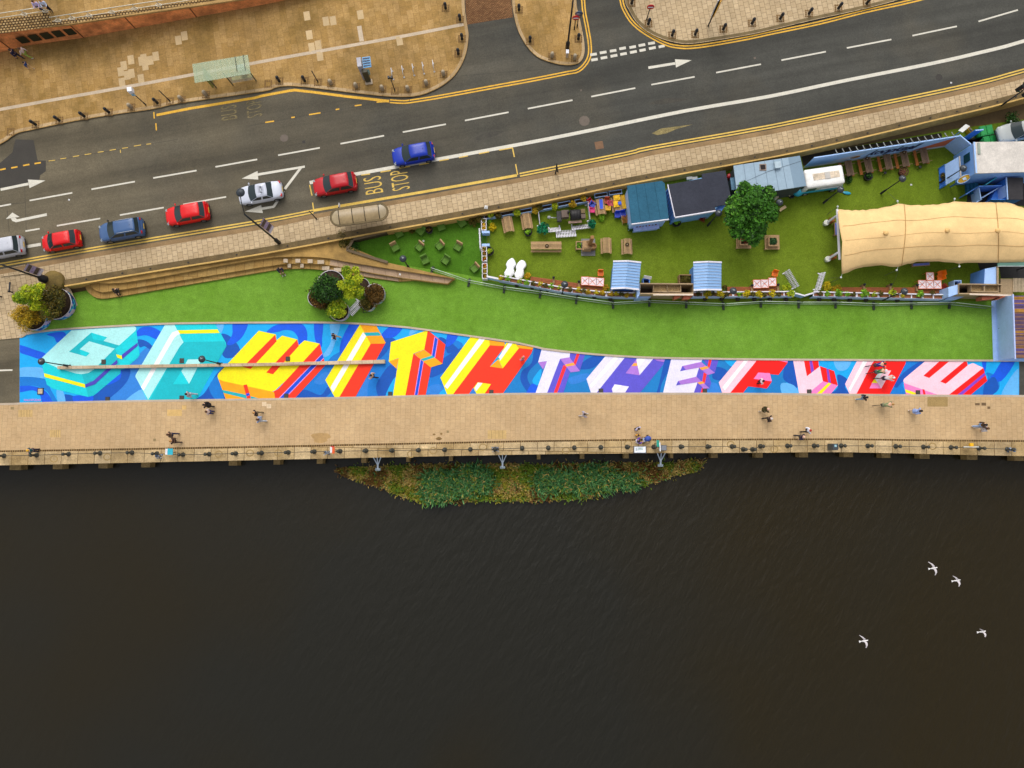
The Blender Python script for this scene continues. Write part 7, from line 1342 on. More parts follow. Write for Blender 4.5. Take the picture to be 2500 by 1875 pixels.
# dark ground and yard below the partitions
mb = MB(); mb.poly([W(*p, LZ + .016) for p in Q('D7', (1160,1100),(1500,1000),(1760,850),(2100,780),(2100,1300),(1150,1240))]); struct('dark_floor', mb, mat('dark_floor', (42,40,40),.9))
# tent canopy
top = [q('A8', *p) for p in ((640,590),(760,600),(880,596),(1010,580),(1150,545),(1290,556),(1420,555),(1520,545),(1620,527),(1780,536),(1940,533),(2060,533),(2130,550),(2260,600))]
bot = [q('A8', *p) for p in ((675,1140),(770,1105),(860,1074),(1010,1066),(1150,1078),(1230,1052),(1330,1033),(1490,1028),(1665,1050),(1810,1038),(1960,1042),(2080,1038),(2200,1036),(2290,1000))]
lef = [q('A8', *p) for p in ((640,590),(652,700),(678,830),(672,980),(675,1140))]
nu, nv = 52,18; g = []
def pl(P, t): k = t * (len(P) - 1); i = min(len(P) - 2, int(k)); f = k - i; a, b = P[i], P[i + 1]; return (a[0] + (b[0] - a[0]) * f, a[1] + (b[1] - a[1]) * f)
peaks = [q('A8', 1050,790), q('A8', 1570,768), q('A8', 1995,770)]
def tent_z(px, py, u, v):
    z = 2.45 + 1.0 * math.sin(math.pi * v) ** .8
    for c in peaks: dd = math.hypot(px - c[0],(py - c[1])); z += .75 * math.exp(-dd / 26.0)
    z -= .25 * math.exp(-((px - peaks[0][0] - 45) / 14) ** 2) * 0
    z += .03 * math.sin(px * .9 + py * .23) * (abs(v - .5) * 2) ** 3
    return z
for i in range(nu + 1):
    u = i / nu
    a = pl(top, u); b = pl(bot, u); row = []
    for j in range(nv + 1):
        v = j / nv; x = a[0] + (b[0] - a[0]) * v; y = a[1] + (b[1] - a[1]) * v
        lx = pl(lef, v)[0] - (lef[0][0] + (lef[-1][0] - lef[0][0]) * v); x += lx * max(0,1 - u * 5)
        if v in (0,1): y += math.sin(x * 1.1) * 1.0
        row.append(W(x, y, tent_z(x, y, u, v)))
    g.append(row)
c_ = g[nu // 2][nv // 2]; tent = thing('stretch_tent', 'large sand coloured stretch tent with three raised peaks', 'tent', (c_.x, c_.y, LZ)); mb = MB(); vv = [p for row in g for p in row]; m_ = nv + 1
mb.add(vv, [(i * m_ + j, (i + 1) * m_ + j, (i + 1) * m_ + j + 1, i * m_ + j + 1) for i in range(nu) for j in range(nv)],0, True); M_TENT = mat('tent_fabric', (242,204,144),.85, layers=((.12,.07),(.4,.06),(1.5,.05),(9,.05)), spec=.1); cnp = mb.build('canopy', M_TENT, tent, True)
sdm = cnp.modifiers.new('thickness', 'SOLIDIFY'); sdm.thickness = .02
M_SEAM = mat('tent_seam', (188,148,92),.9); mb = MB()
def gp(u, v): i = min(nu - 1, int(u * nu)); f = u * nu - i; j = min(nv - 1, int(v * nv)); k = v * nv - j; return (g[i][j].lerp(g[i + 1][j], f)).lerp(g[i][j + 1].lerp(g[i + 1][j + 1], f), k) + Vector((0,0,.025))
for uu, bow in ((.335,.014),(.79,.008)):
    mb.tube([gp(uu + bow * math.sin(math.pi * j / 12), j / 12) for j in range(13)],.035,5)
for vv_, w_ in ((.25,.014),(.5,.010),(.72,.014)): mb.tube([gp(.02 + .97 * k / 30, vv_ + .012 * math.sin(k * .5 + vv_ * 9)) for k in range(31)], w_, 4)
mb.build('seam', M_SEAM, tent, True)
for c in peaks: p = W(*c, 4.1); mb = MB(); mb.lathe([(.24,0),(.2,.1),(.05,.16)],(p.x, p.y, 4.02),12); mb.build('peak_cap', mat('tent_cap', (228,186,120),.8), tent, True); mb = MB(); mb.bar((p.x, p.y, LZ),(p.x, p.y, 3.9),.09,.09); mb.build('pole', M_OAK2, tent, True)
GUY = [((640,568),(640,590)),((1145,522),(1150,546)),((1627,503),(1620,528)),((1137,1104),(1150,1078)),((1666,1073),(1665,1050)),((668,1165),(676,1140))]
for a, b in GUY: pa = W(*q('A8', *a),2.3); pb = W(*q('A8', *b),2.45); mb = MB(); mb.bar((pa.x, pa.y, LZ), pa, .03,.03,1); mb.bar(pa, pb, .02,.02); mb.ball(pa, (.1,.1,.08),8); mb.build('side_pole', [mat('pole_white', (224,228,228),.5), mat('pole_dark', (84,90,70),.6)], tent, True)
for a, b in (((1060,445),(1145,522)),((545,640),(640,568)),((1105,1244 - 20),(1165,1078)),((560,1172),(668,1165)),((1560,1105),(1666,1073))): mb = MB(); mb.bar(W(*q('A8', *a), LZ), W(*q('A8', *b),2.3),.02,.02); mb.build('guy_rope', mat('rope', (90,90,70),.8), tent, True)
# white portal frame at the tent's west end
r = thing('portal_frame', 'white beam frame on two bucket footings at the tent end', 'frame', at_h(*q('D4', 1950,1200),2.2)); ta = W(*q('D4', 1938,835),2.5); tb_ = W(*q('D4', 1975,1620),2.5); mb = MB(); mb.bar(ta, tb_, .17,.14); mb.build('top_beam', M_WHITEW, r, True)
for bx, (tx, ty) in (((1790,1035),(1930,940)),((1815,1600),(1955,1510))):
    b = W(*q('D4', *bx),.5); t_ = W(*q('D4', tx, ty),2.4); mb = MB(); mb.bar((b.x, b.y, .5), t_, .16,.16); mb.build('brace', M_WHITEW, r, True); mb = MB(); mb.lathe([(.24,0),(.28,.45),(.26,.5),(.2,.48),(.01,.45)],(b.x - .1, b.y - .05, LZ),14); mb.build('bucket', mat('bucket_white', (226,226,212),.5), r, True); mb = MB(); mb.box((b.x + .32, b.y + .12,.5),(.42,.4,.9)); mb.build('timber_block', M_ORWOOD, r, True)
for lab, t_, x, y, L_ in (('timber bench half under the tent west end', 'D4', 1925,1140,1.3),('timber bench half under the tent south edge', 'D8', 440,545,1.7)):
    p = at_h(*q(t_, x, y),.5); r = thing('tent_bench', lab, 'bench', p, R(90 if t_ == 'D4' else 4)); mb = MB(); mb.box((0,0,.45),(L_, .32,.06)); mb.build('seat', M_OAK, r); mb = MB(); mb.box((0,.0,.5),(L_ * .9,.2,.06)); mb.build('cushion', mat('lilac_cushion', (110,124,206),.7), r); [(lambda m_: m_.build('leg', M_OAK2, r))(MB().box((s * L_ * .4,0,.2),(.08,.28,.4))) for s in (-1,1)]
# beach huts
def beach_hut(label, tl, tm, tr, br, bm, bl, t_):
    ze, zri = 2.3,2.75; P6 = [W(*q(t_, *tl), ze), W(*q(t_, *tm), zri), W(*q(t_, *tr), ze), W(*q(t_, *br), ze), W(*q(t_, *bm), zri), W(*q(t_, *bl), ze)]; c = sum(P6, Vector()) / 6; r = thing('beach_hut', label, 'beach hut', (c.x, c.y, LZ),0, 'pale blue beach huts'); a, b, c2, d_, e_, f_ = P6; mb = MB(); mr = MB(); n = 9
    for (p0, p1, p2, p3) in ((a, b, e_, f_),(b, c2, d_, e_)):
        for k in range(n):
            t0, t1 = k / n, (k + 1) / n; q_ = [p0.lerp(p3, t0), p1.lerp(p2, t0), p1.lerp(p2, t1), p0.lerp(p3, t1)]; up = Vector((0,0,.045)); mb.add([q_[0], q_[1], q_[2] + up, q_[3] + up],[(0,1,2,3)]); mr.add([q_[2] + up, q_[3] + up, q_[3] - up - Vector((0,.05,0)), q_[2] - up - Vector((0,.05,0))],[(0,1,2,3)],1); mr.bar(q_[3] + up * 1.1, q_[2] + up * 1.1,.022,.03)
    M_HR = mat('hut_roof_blue', (132,172,218),.5, layers=((.8,.05),(9,.05))); mb.build('roof', M_HR, r, True); mr.build('roof_batten', [mat('hut_batten', (206,226,246),.5), mat('hut_groove', (70,104,150),.6)], r, True)
    mb = MB(); mb.bar(a + Vector((0,.05,.02)), b + Vector((0,.05,.02)),.14,.16); mb.bar(b + Vector((0,.05,.02)), c2 + Vector((0,.05,.02)),.14,.16); mb.bar(f_ + Vector((0,-.05,.02)), e_ + Vector((0,-.05,.02)),.14,.18); mb.bar(e_ + Vector((0,-.05,.02)), d_ + Vector((0,-.05,.02)),.14,.18); mb.build('bargeboard', M_WHITEW, r, True)
    mb = MB(); cx = [Vector((p.x, p.y, 0)) for p in (a, c2, d_, f_)]; walls(mb, cx, LZ, ze - .06,0,.12); mb.build('wall', M_BLUE2, r, True)
    for p in (f_, d_): mb = MB(); s = 1 if p is f_ else -1; mb.bar((p.x + s * .25, p.y + .1, LZ),(p.x + s * .25, p.y + .1,2.2),.1,.1); mb.bar((p.x + s * .25, p.y + .05,1.7),(p.x + s * .6, p.y + .05,2.25),.08,.08); mb.build('porch_post', M_WHITEW, r, True)
beach_hut('left pale blue beach hut with a ribbed pitched roof', (365,508),(590,503),(795,526),(760,930),(548,905),(332,914), 'D3'); beach_hut('right pale blue beach hut with a ribbed pitched roof', (1612,526),(1840,515),(2049,524),(2046,935),(1825,930),(1618,940), 'D3')
r = thing('hut_deck', 'brown timber deck showing below the left beach hut', 'deck', W(*q('D3', 560,950),.4)); mb = MB(); [mb.prism([W(*q('D3', 395 + k * 48,925),.4), W(*q('D3', 435 + k * 48,925),.4), W(*q('D3', 433 + k * 48,985),.4), W(*q('D3', 393 + k * 48,985),.4)], LZ, .4) for k in range(6)]; mb.build('boards', M_OAK2, r, True); mb = MB(); mb.prism(corners('D3', [(385,930),(690,930),(690,935),(385,935)],.42),.3,.43); mb.build('edge', M_DECK, r, True)
# timber serving bays
M_TIM = wood('grey_timber', (166,142,108)); M_TIMD = wood('dark_timber', (84,66,46))
def bay(label, t_, box_, cells, front, signs, blue):
    (x0, y0, x1, y1) = box_; zz = 2.2; P4 = corners(t_, [(x0, y0),(x1, y0 + 8),(x1, y1),(x0, y1)], zz); c = sum(P4, Vector()) / 4; r = thing('timber_bay', label, 'kiosk', (c.x, c.y, LZ),0, 'open topped timber bays'); mb = MB()
    mb.ribbon(P4,.05,-.05,-zz + LZ, 0,0, True); mb.build('wall', M_TIM, r, True)
    for (a, b) in cells: pp = corners(t_, [(a, y0 + 25),(b, y0 + 25),(b, y1 - 25),(a, y1 - 25)],1.75); mb = MB(); mb.prism(pp, 1.7,1.75); mb.build('gravel_tray', mat('gravel', (150,124,84),.95, layers=((2,.2),(9,.5),(24,.4))), r, True); mb = MB(); mb.ribbon(pp, .04,-.02,-.3,.3,0, True); mb.build('tray_edge', M_TIM, r, True)
    mb = MB(); mb.prism([P4[0].lerp(P4[2],.02), P4[1].lerp(P4[3],.02), P4[2].lerp(P4[0],.02), P4[3].lerp(P4[1],.02)], LZ, LZ + .03); mb.build('floor', M_TIMD, r, True)
    a, b = front; mb = MB(); mb.bar(W(*q(t_, *a),2.25), W(*q(t_, *b),2.25),.14,.1); mb.build('front_beam', mat('cream_beam', (222,202,182),.6), r, True)
    for pts, m in signs: pp = corners(t_, pts, 1.9); mb = MB(); mb.add(pp + [p - Vector((0,-.04,.9)) for p in pp],[(0,1,2,3),(0,4,5,1),(1,5,6,2),(2,6,7,3),(3,7,4,0)]); mb.build('sign', m, r, True)
    for pts, z1 in blue: pp = corners(t_, pts, z1); mb = MB(); mb.prism(pp, LZ, z1); mb.build('blue_side', M_BLUEB, r, True)
M_TERR = mat('terracotta_sign', (190,106,76),.7, layers=((3,.2),))
bay('open topped timber bay between the two beach huts', 'D3', (785,842,1612,1000),[(985,1195),(1200,1405)],((985,1018),(1610,1018)),[([(1320,1035),(1430,1035),(1400,1062),(1318,1088)], M_TERR),([(1470,1030),(1610,1025),(1560,1080),(1450,1085)], M_TERR)],[([(738,850),(790,840),(785,1005),(735,1075)],2.0),([(785,1008),(985,1020),(920,1075),(735,1078)],1.2)])
bay('open topped timber bay near the right edge', 'D8', (1030,850,1690,1000),[(1190,1390),(1400,1610)],((1190,1010),(1840,1030)),[([(1385,1045),(1700,1035),(1560,1085),(1390,1100)], M_TERR),([(1720,1035),(1810,1030),(1620,1098),(1590,1100)], M_TERR)],[([(862,900),(1028,855),(1028,1000),(866,1055)],2.0),([(866,1058),(1028,1005),(1190,1020),(980,1095),(800,1100)],1.1)])
p = at_h(*q('D3', 885,800),1.0); r = thing('blue_bin', 'pale blue bin with a raised white lid beside the left beach hut', 'bin', p); mb = MB(); mb.ribbon([(-.3,-.25,0),(.3,-.25,0),(.3,.25,0),(-.3,.25,0)],.04,-.04,0,.9,0, True); mb.build('body', M_BLUE2, r); mb = MB(); mb.box((.08,.3,1.1),(.75,.3,.06),-.2,0, R(40)); mb.build('lid', mat('lid_white', (214,216,218),.5), r); mb = MB(); mb.box((0,0,.3),(.5,.42,.1)); mb.build('inside', mat('bin_dark', (30,34,44),.8), r)
p = at_h(*q('D8', 1020,830),1.0); r = thing('blue_bin', 'open pale blue bin behind the right timber bay', 'bin', p); mb = MB(); mb.ribbon([(-.32,-.22,0),(.32,-.22,0),(.32,.22,0),(-.32,.22,0)],.04,-.04,0,.9,0, True); mb.build('body', M_BLUEB, r); mb = MB(); mb.box((0,0,.3),(.54,.36,.1)); mb.build('inside', mat('bin_dark', (30,34,44),.8), r)
p = at_h(*q('D3', 1500,775),.8); r = thing('raised_bed', 'timber raised bed of brown heather beside the right beach hut', 'planter', p); mb = MB(); mb.ribbon([(-.62,-.42,0),(.62,-.42,0),(.62,.42,0),(-.62,.42,0)],.04,-.04,0,.8,0, True); mb.build('boards', M_OAK2, r); mb = MB(); mb.box((0,0,.6),(1.15,.76,.1)); mb.build('soil', M_SOIL, r); leaves([(0,0,.72,.56,.36,.12)],900,.06,4,31).build('plant', leafmats('leaf_olive', GREENS['olive']), r, recalc=False)
# right edge: clapboard screen and striped deck
A_, B_ = W(*q('B4', 1970,228), LZ), W(*q('B4', 1992,762), LZ); C_, D_ = W(*q('B4', 2112,212),3.0), W(*q('B4', 2130,740),3.0); r = thing('clapboard_screen', 'tall pale blue clapboard screen at the east end of the lawn', 'screen', (A_.x, A_.y, LZ)); mb = MB(); n = 16
for k in range(n):
    t0, t1 = k / n, (k + 1) / n; q_ = [A_.lerp(C_, t0), A_.lerp(C_, t1), B_.lerp(D_, t1), B_.lerp(D_, t0)]; o_ = Vector((-.03,0,.0)); mb.add([q_[0] + o_, q_[1], q_[2], q_[3] + o_, q_[0], q_[3]],[(0,1,2,3),(0,3,5,4)])
mb.build('boards', M_BLUEB, r, True); mb = MB(); mb.bar(C_ + Vector((.05,.1,.03)), D_ + Vector((.05,-.1,.03)),.12,.08); mb.build('top_rail', mat('screen_top', (176,192,236),.6), r, True)
mb = MB(); mb.prism([A_ + Vector((.1,0,0)), C_, D_, B_ + Vector((.1,0,0))],.0,.12); mb.build('base', M_BLUEB, r, True); mb = MB(); h0 = A_.lerp(C_, .15).lerp(B_.lerp(D_, .15),.5); mb.bar(h0 + Vector((-.06,0,0)), h0 + Vector((.6,.1,.5)),.04,.04); mb.build('bracket', M_IRON, r, True)
mb = MB(); mb.add([W(*q('B4', 1992,762),.12), W(*q('B4', 2230,770),.12), W(*q('B4', 2230,742),.5), W(*q('B4', 2130,740),.5)],[(0,1,2,3)]); mb.build('apron', M_BLUEB, r, True)
r = thing('striped_deck', 'purple and ochre striped timber deck at the right edge', 'deck', W(*q('B4', 2170,480),0)); rg = random.Random(3); y = 214
M_PURPLE = [wood('plum_board', (92,68,96)), wood('ochre_board', (170,122,50)), wood('brown_board', (140,100,74)), wood('violet_board', (96,76,130))]
bands = [(214,238,1),(240,300,3),(302,312,2),(314,352,1),(356,496,0),(500,548,1),(552,645,2),(650,702,3),(704,738,2)]
for k, (y0, y1, mi) in enumerate(bands):
    n = max(1, int((y1 - y0) / 8)); mb = MB()
    for j in range(n): a0 = y0 + (y1 - y0) * j / n; a1 = y0 + (y1 - y0) * (j + .9) / n; xo = 2116 + (a0 - 214) * .03; mb.prism(corners('B4', [(xo, a0),(2900, a0),(2900, a1),(xo, a1)],.9),.8,.9 + .01 * (j % 2),0 if j % 4 else 1)
    mb.build('board_band', [M_PURPLE[mi], M_PURPLE[(mi + 2) % 4]], r, True)
mb = MB(); mb.prism(corners('B4', [(2118,214),(2900,214),(2900,740),(2132,740)],.7),.0,.7); mb.build('base', M_TIMD, r, True)
pp = corners('B4', [(2015,70),(2120,70),(2120,210),(2015,205)],1.0); r = thing('grey_deck', 'grey boarded deck with slats behind the right timber bay', 'deck', pp[0]); mb = MB(); mb.prism(pp, LZ, 1.0); mb.build('platform', M_TIM, r, True)
for k in range(9): a = 2122 + k * 12; mb = MB(); mb.prism(corners('B4', [(a, 66),(a + 8,66),(a + 8,182),(a, 182)],1.1),1.0,1.1); mb.build('slat', wood('slat_grey', (186,166,136)), r, True)
pp = corners('A8', [(1880,1092),(1985,1073),(1985,1228),(1872,1228)],2.2); P0 = [W(*q('A8', x, y), LZ) for x, y in ((1850,1110),(1850,1228))]; r = thing('board_fence', 'mid blue board wall beside the right timber bay', 'fence', (pp[0].x, pp[0].y, LZ)); mb = MB(); n = 10
for k in range(n): t0, t1 = k / n, (k + .93) / n; a, b = Vector((pp[0].x, pp[0].y, LZ)), Vector((pp[3].x, pp[3].y, LZ)); up = Vector((0.03,0,2.1)); mb.add([a + up * t0, a + up * t1, b + up * t1, b + up * t0],[(0,1,2,3)])
mb.build('boards', M_BLUE2, r, True); mb = MB(); mb.prism([pp[0] + Vector((.06,0,0)), pp[1], pp[2], pp[3] + Vector((.06,0,0))], LZ, 2.15); mb.build('core', M_BLUEB, r, True); mb = MB(); mb.bar(pp[1] + Vector((0,0,.05)), pp[2] + Vector((0,0,.05)),.14,.12); mb.build('capping', M_TIM, r, True)
mb = MB(); mb.poly([W(*p, LZ + .016) for p in Q('D8', (1320,520),(1650,500),(2800,500),(2800,760),(1680,760),(1660,600),(1360,660))]); struct('dark_floor', mb, MATS['dark_floor'])
p = W(*q('D8', 1820,545),2.3); r = thing('green_gutter', 'green framed awning edge below the tent at the right', 'awning', (p.x, p.y, LZ)); mb = MB(); mb.box((.6,0,2.3),(3.6,.35,.1)); mb.build('awning', mat('awning_green', (90,130,116),.6), r); mb = MB(); mb.box((.6,-.2,2.3),(3.6,.05,.14)); mb.build('edge', mat('awning_edge', (180,190,190),.5), r); [(lambda m_: m_.build('post', M_IRON, r))(MB().bar((x, 0,0),(x, 0,2.25),.08,.08)) for x in (-1.0,2.2)]
# ------------------------------------------------------------------ quay bollards, chains, bits on the chain
QB = [('C1', 35,735),('C1', 310,730),('C1', 580,720),('C1', 845,713),('C1', 1115,708),('C1', 1325,716),('C1', 1545,725),('C1', 1765,721),('C1', 1990,716),('C2', 65,711),('C2', 290,706),('C2', 510,700),('C2', 728,696),('C2', 945,692),('C2', 1167,690),('C2', 1390,687),('C2', 1610,684),('C2', 1826,681),('C2', 2035,677),('C3', 120,670),('C3', 340,668),('C3', 560,666),('C3', 783,663),('C3', 1006,660),('C3', 1230,660),('C3', 1458,658),('C3', 1685,657),('C3', 1890,656),('C3', 1985,680),('C3', 2062,680),('C3', 2130,654),('C4', 215,651),('C4', 440,650),('C4', 668,650),('C4', 893,651),('C4', 1128,655),('C4', 1362,660),('C4', 1595,664),('C4', 1830,671),('C4', 2070,680)]
M_QIRON = mat('quay_iron', (66,66,58),.6,.2,((2,.2),(9,.2))); qb = None; prev = None; ch0 = None
for i, (t_, x, y) in enumerate(QB):
    p = W(*q(t_, x, y),.1); lab = 'dark iron bollard on the quay edge, %s from the left' % ordw(i + 1)
    if qb is None:
        qb = thing('quay_bollard', lab, 'bollard', p, 0, 'iron bollards along the quay'); mb = MB(); mb.lathe([(.22,0),(.23,.05),(.17,.1),(.12,.16),(.10,.7),(.15,.78),(.17,.86),(.12,.96),(.04,1.0)], n=14); mb.build('post', M_QIRON, qb); mb = MB(); mb.tube([(0,-.14,.8),(0,.14,.8)],.05,6); mb.build('chain_eye', M_QIRON, qb)
    else: copy_thing(qb, p, 0, lab)
    if prev is not None:
        d = p - prev; L = d.length; r = thing('quay_chain', 'chain hanging between two quay bollards, %s span from the left' % ordw(i), 'chain', prev, math.atan2(d.y, d.x), 'chain spans along the quay'); mb = MB(); mb.tube([(L * k / 8,0,.82 - .5 * (1 - (k / 4 - 1) ** 2)) for k in range(9)],.03,5); mb.build('links', M_QIRON, r); mb = MB(); mb.ball((.12,0,.8),(.06,.06,.06),6); mb.ball((L - .12,0,.8),(.06,.06,.06),6); mb.build('shackle', M_QIRON, r)
    prev = p
def locks(lab, t_, x, y, s=.32):
    p = W(*q(t_, x, y),.5); r = thing('padlock_cluster', lab, 'padlocks', (p.x, p.y, .1),0, 'clusters of padlocks on the quay chain'); mb = MB(); rg = random.Random(x)
    for k in range(26): mb.box((rg.uniform(-s, s), rg.uniform(-s, s) * .6, rg.uniform(.3,.7)),(.1,.05,.1), rg.uniform(0,3), rg.randrange(4), rg.uniform(0,3))
    mb.build('locks', [mat('lock_grey', (170,176,182),.4,.4), mat('lock_dark', (50,54,62),.5), mat('lock_steel', (110,116,124),.4,.4), mat('lock_blue', (80,110,150),.5)], r); mb = MB(); mb.tube([(-s, 0,.6),(s, 0,.6)],.03,5); mb.build('chain_piece', M_QIRON, r)
locks('cluster of grey padlocks below the turquoise litter sign at left', 'C1', 1348,742); locks('grey padlocks beside the orange and white sign', 'C2', 618,712); locks('dark padlock tangle above the middle white bracket', 'C2', 2038,682,.36); locks('dark padlock cluster near the right end of the quay', 'C4', 2100,684,.36)
def plate(name, lab, cat, t_, x, y, parts, h=.9, rz=0.0):
    p = W(*q(t_, x, y), h); r = thing(name, lab, cat, (p.x, p.y, .1), rz)
    for nm, (cx, cy, cz), d, rgb in parts: mb = MB(); mb.box((cx, cy, cz), d); mb.build(nm, mat('sg_' + nm + str(rgb), rgb, .45), r)
    for s in (-1,1): mb = MB(); mb.bar((s * .2,0,0),(s * .2,0, h - .1),.05,.05); mb.build('leg', M_QIRON, r)
    return r
plate('rail_sign', 'turquoise and white sign board on the quay chain', 'sign', 'C1', 1430,705,[('white_half', (-.26,.05,.85),(.2,.55,.06),(226,226,230)),('turquoise_half', (.1,.05,.85),(.5,.6,.06),(40,176,196))])
plate('rail_sign', 'orange white and black sign board on the quay chain', 'sign', 'C2', 663,685,[('white_half', (-.12,0,.85),(.2,.55,.06),(230,226,226)),('orange_half', (.1,-.05,.85),(.24,.6,.07),(226,92,30)),('red_tip', (.02,.3,.86),(.3,.1,.06),(190,24,20))])
r = plate('information_board', 'white information board in a dark frame at the quay edge', 'information board', 'C3', 1115,685,[('frame', (0,0,.82),(1.22,.68,.07),(66,66,72))],1.0)
mb = MB(); mb.box((0,.02,.87),(1.06,.56,.03)); bd = mb.build('white_panel', mat('board_white2', (236,240,246),.4), r); mb = MB(); mb.box((-.36,.02,.888),(.1,.26,.01),0,0); [mb.box((.05 + .0 * k, .18 - k * .05,.888),(.5 - .12 * (k % 2),.022,.01),0,1) for k in range(4)]; mb.build('print', [mat('print_grey', (170,184,184),.5), mat('print_green', (120,170,150),.5)], bd)
plate('rail_sign', 'green leaflet board beside the white information board', 'sign', 'C3', 1268,632,[('green_half', (-.04,0,.85),(.26,.62,.05),(30,150,130)),('white_half', (.14,-.1,.85),(.1,.4,.05),(226,226,226))])
r = plate('lifebuoy_box', 'dark equipment box with a white panel over the right white bracket', 'box', 'C3', 1305,668,[('case', (.08,0,.7),(.52,.5,.6),(58,60,68)),('white_panel', (-.25,-.05,.75),(.1,.55,.5),(226,224,222)),('lid', (.08,0,1.02),(.46,.44,.05),(120,124,132))])
r = plate('litter_bin', 'dark grey litter bin on the quay edge near the right', 'bin', 'C4', 605,660,[('case', (0,0,.6),(.5,.6,1.1),(74,80,82)),('lid', (0,.05,1.18),(.54,.5,.08),(60,66,70)),('sticker', (0,.1,1.23),(.2,.2,.02),(150,190,200))])
r = plate('lifebuoy_pole', 'white pole with a yellow throw bag hung along the right quay chain', 'rescue pole', 'C4', 1760,660,[('white_pole', (0,.0,.9),(1.4,.08,.08),(220,218,206)),('yellow_bag', (.02,.2,.9),(.32,.3,.2),(240,180,20))])
for lab, t_, x, y in (('pale steel mooring bracket at the left end of the reed bed', 'C2', 1043,785),('pale steel mooring bracket in the middle of the reed bed', 'C2', 2097,768),('pale steel mooring bracket near the right end of the reed bed', 'C3', 1290,752)):
    p = W(*q(t_, x, y),-1.5); r = thing('mooring_bracket', lab, 'bracket', (p.x, p.y, -1.6),0, 'pale steel mooring brackets'); m = mat('bracket_steel', (190,202,214),.5,.1); mb = MB()
    for k in (-.42,0,.42): mb.bar((k, .55,.4),(k * .12,-.25,.0),.09,.09)
    mb.build('arms', m, r); mb = MB(); mb.bar((0,-.15,0),(0,-.7,-.1),.16,.14); mb.build('stem', m, r); mb = MB(); mb.box((0,-.75,-.2),(.5,.24,.3)); mb.build('shoe', mat('shoe_steel', (150,164,170),.6), r); mb = MB(); mb.box((0,.55,.4),(1.1,.08,.12)); mb.build('crossbar', m, r)
# drain grates let into the mural
g0 = None
for i, (t_, x, y, st_) in enumerate([('B1', 340,1020,1),('B1', 873,772,0),('B1', 906,1088,0),('B1', 1533,762,0),('B1', 1532,1077,0),('B2', 285,747,0),('B2', 272,1060,0),('B2', 1150,1044,0),('B2', 2003,1028,0),('B3', 785,1018,0),('B3', 1662,1018,0),('B4', 400,1025,0),('B4', 1318,1032,0)]):
    p = W(*q(t_, x, y),.07); lab = 'pale stone cover in a dark frame near the mural signature' if st_ else 'dark square drain grate in the mural, %s from the left' % ordw(i)
    r = thing('drain_grate', lab, 'drain grate', (p.x, p.y, 0),0, None if st_ else 'dark drain grates in the mural'); s = .58 if st_ else .42; mb = MB(); mb.prism([(-s * .5,-s * .55),(s * .5,-s * .55),(s * .5, s * .55),(-s * .5, s * .55)],.0,.075); mb.build('frame', mat('grate_dark', (52,46,42),.6), r); mb = MB()
    if st_: mb.box((0,0,.07),(s * .75, s * .8,.03)); mb.build('cover', M_STONE, r)
    else: [mb.box((-.15 + .06 * k, 0,.074),(.03,.38,.02)) for k in range(6)]; mb.build('bars', mat('grate_bar', (84,76,68),.6), r)
# manhole panels and stains on the promenade
mb = MB()
for t_, x0, y0, x1, y1, mi in (('C4', 1397,240,1568,320,0),('C1', 155,347,275,408,1),('C1', 420,517,512,580,1),('C2', 1972,520,2130,592,1),('C1', 1410,345,1535,400,2),('C1', 1535,310,1573,345,2),('C2', 68,280,105,317,3),('C2', 107,297,145,334,3),('C4', 1798,290,1838,310,4),('C4', 1853,287,1892,312,4),('C4', 1903,320,1927,340,4),('C1', 1293,590,1316,613,5),('C2', 1625,522,1645,542,5),('C1', 90,322,118,345,5)):
    mb.prism(corners(t_, [(x0, y0),(x1, y0),(x1, y1),(x0, y1)],.09),.05,.094, mi)
    if mi == 1:
        for k in range(1,5): xx = x0 + (x1 - x0) * k / 5; mb.prism(corners(t_, [(xx - 1, y0),(xx + 1, y0),(xx + 1, y1),(xx - 1, y1)],.095),.06,.0965,4)
for t_, x, y, a, b in (('C2', 565,570,92,32),('C2', 560,605,60,25),('C2', 1560,590,26,14),('C2', 1580,550,10,10),('C2', 1520,555,14,8)): mb.prism([W(*q(t_, x + a * math.cos(k * .42) * rnd.uniform(.8,1.1), y + b * math.sin(k * .42) * rnd.uniform(.8,1.1)),.093) for k in range(15)],.05,.0921 + .0003 * (b > 25) + .0006 * (a == 26),6 if a > 50 else 7)
for t_, x, y in (('C1', 455,762),('C1', 905,745),('C1', 1845,722),('C1', 2110,712),('C2', 205,712),('C2', 1512,692),('C2', 1932,662),('C3', 1016,634),('C3', 1880,640),('C4', 1440,655),('C4', 105,680),('C2', 1325,722),('C3', 490,690)):
    c_ = W(*q(t_, x, y),.1); mb.ribbon([(c_.x + .34 * math.cos(k * .524), c_.y + .3 * math.sin(k * .524),.1) for k in range(12)],.05,-.05,-.02,.003,0, True)
struct('promenade_covers', mb, [mat('pv_khaki', (160,132,82),.85, layers=((1,.12),(12,.2))), mat('pv_panel', (200,166,108),.85), mat('pv_yellow', (210,172,108),.85), mat('pv_pale', (222,196,160),.85), mat('pv_dark', (112,88,60),.8), mat('pv_cover', (146,124,84),.8), mat('pv_stain', (182,146,94),.85, layers=((1,.1),(6,.14))), mat('pv_spill', (128,98,54),.8, layers=((6,.3),))])

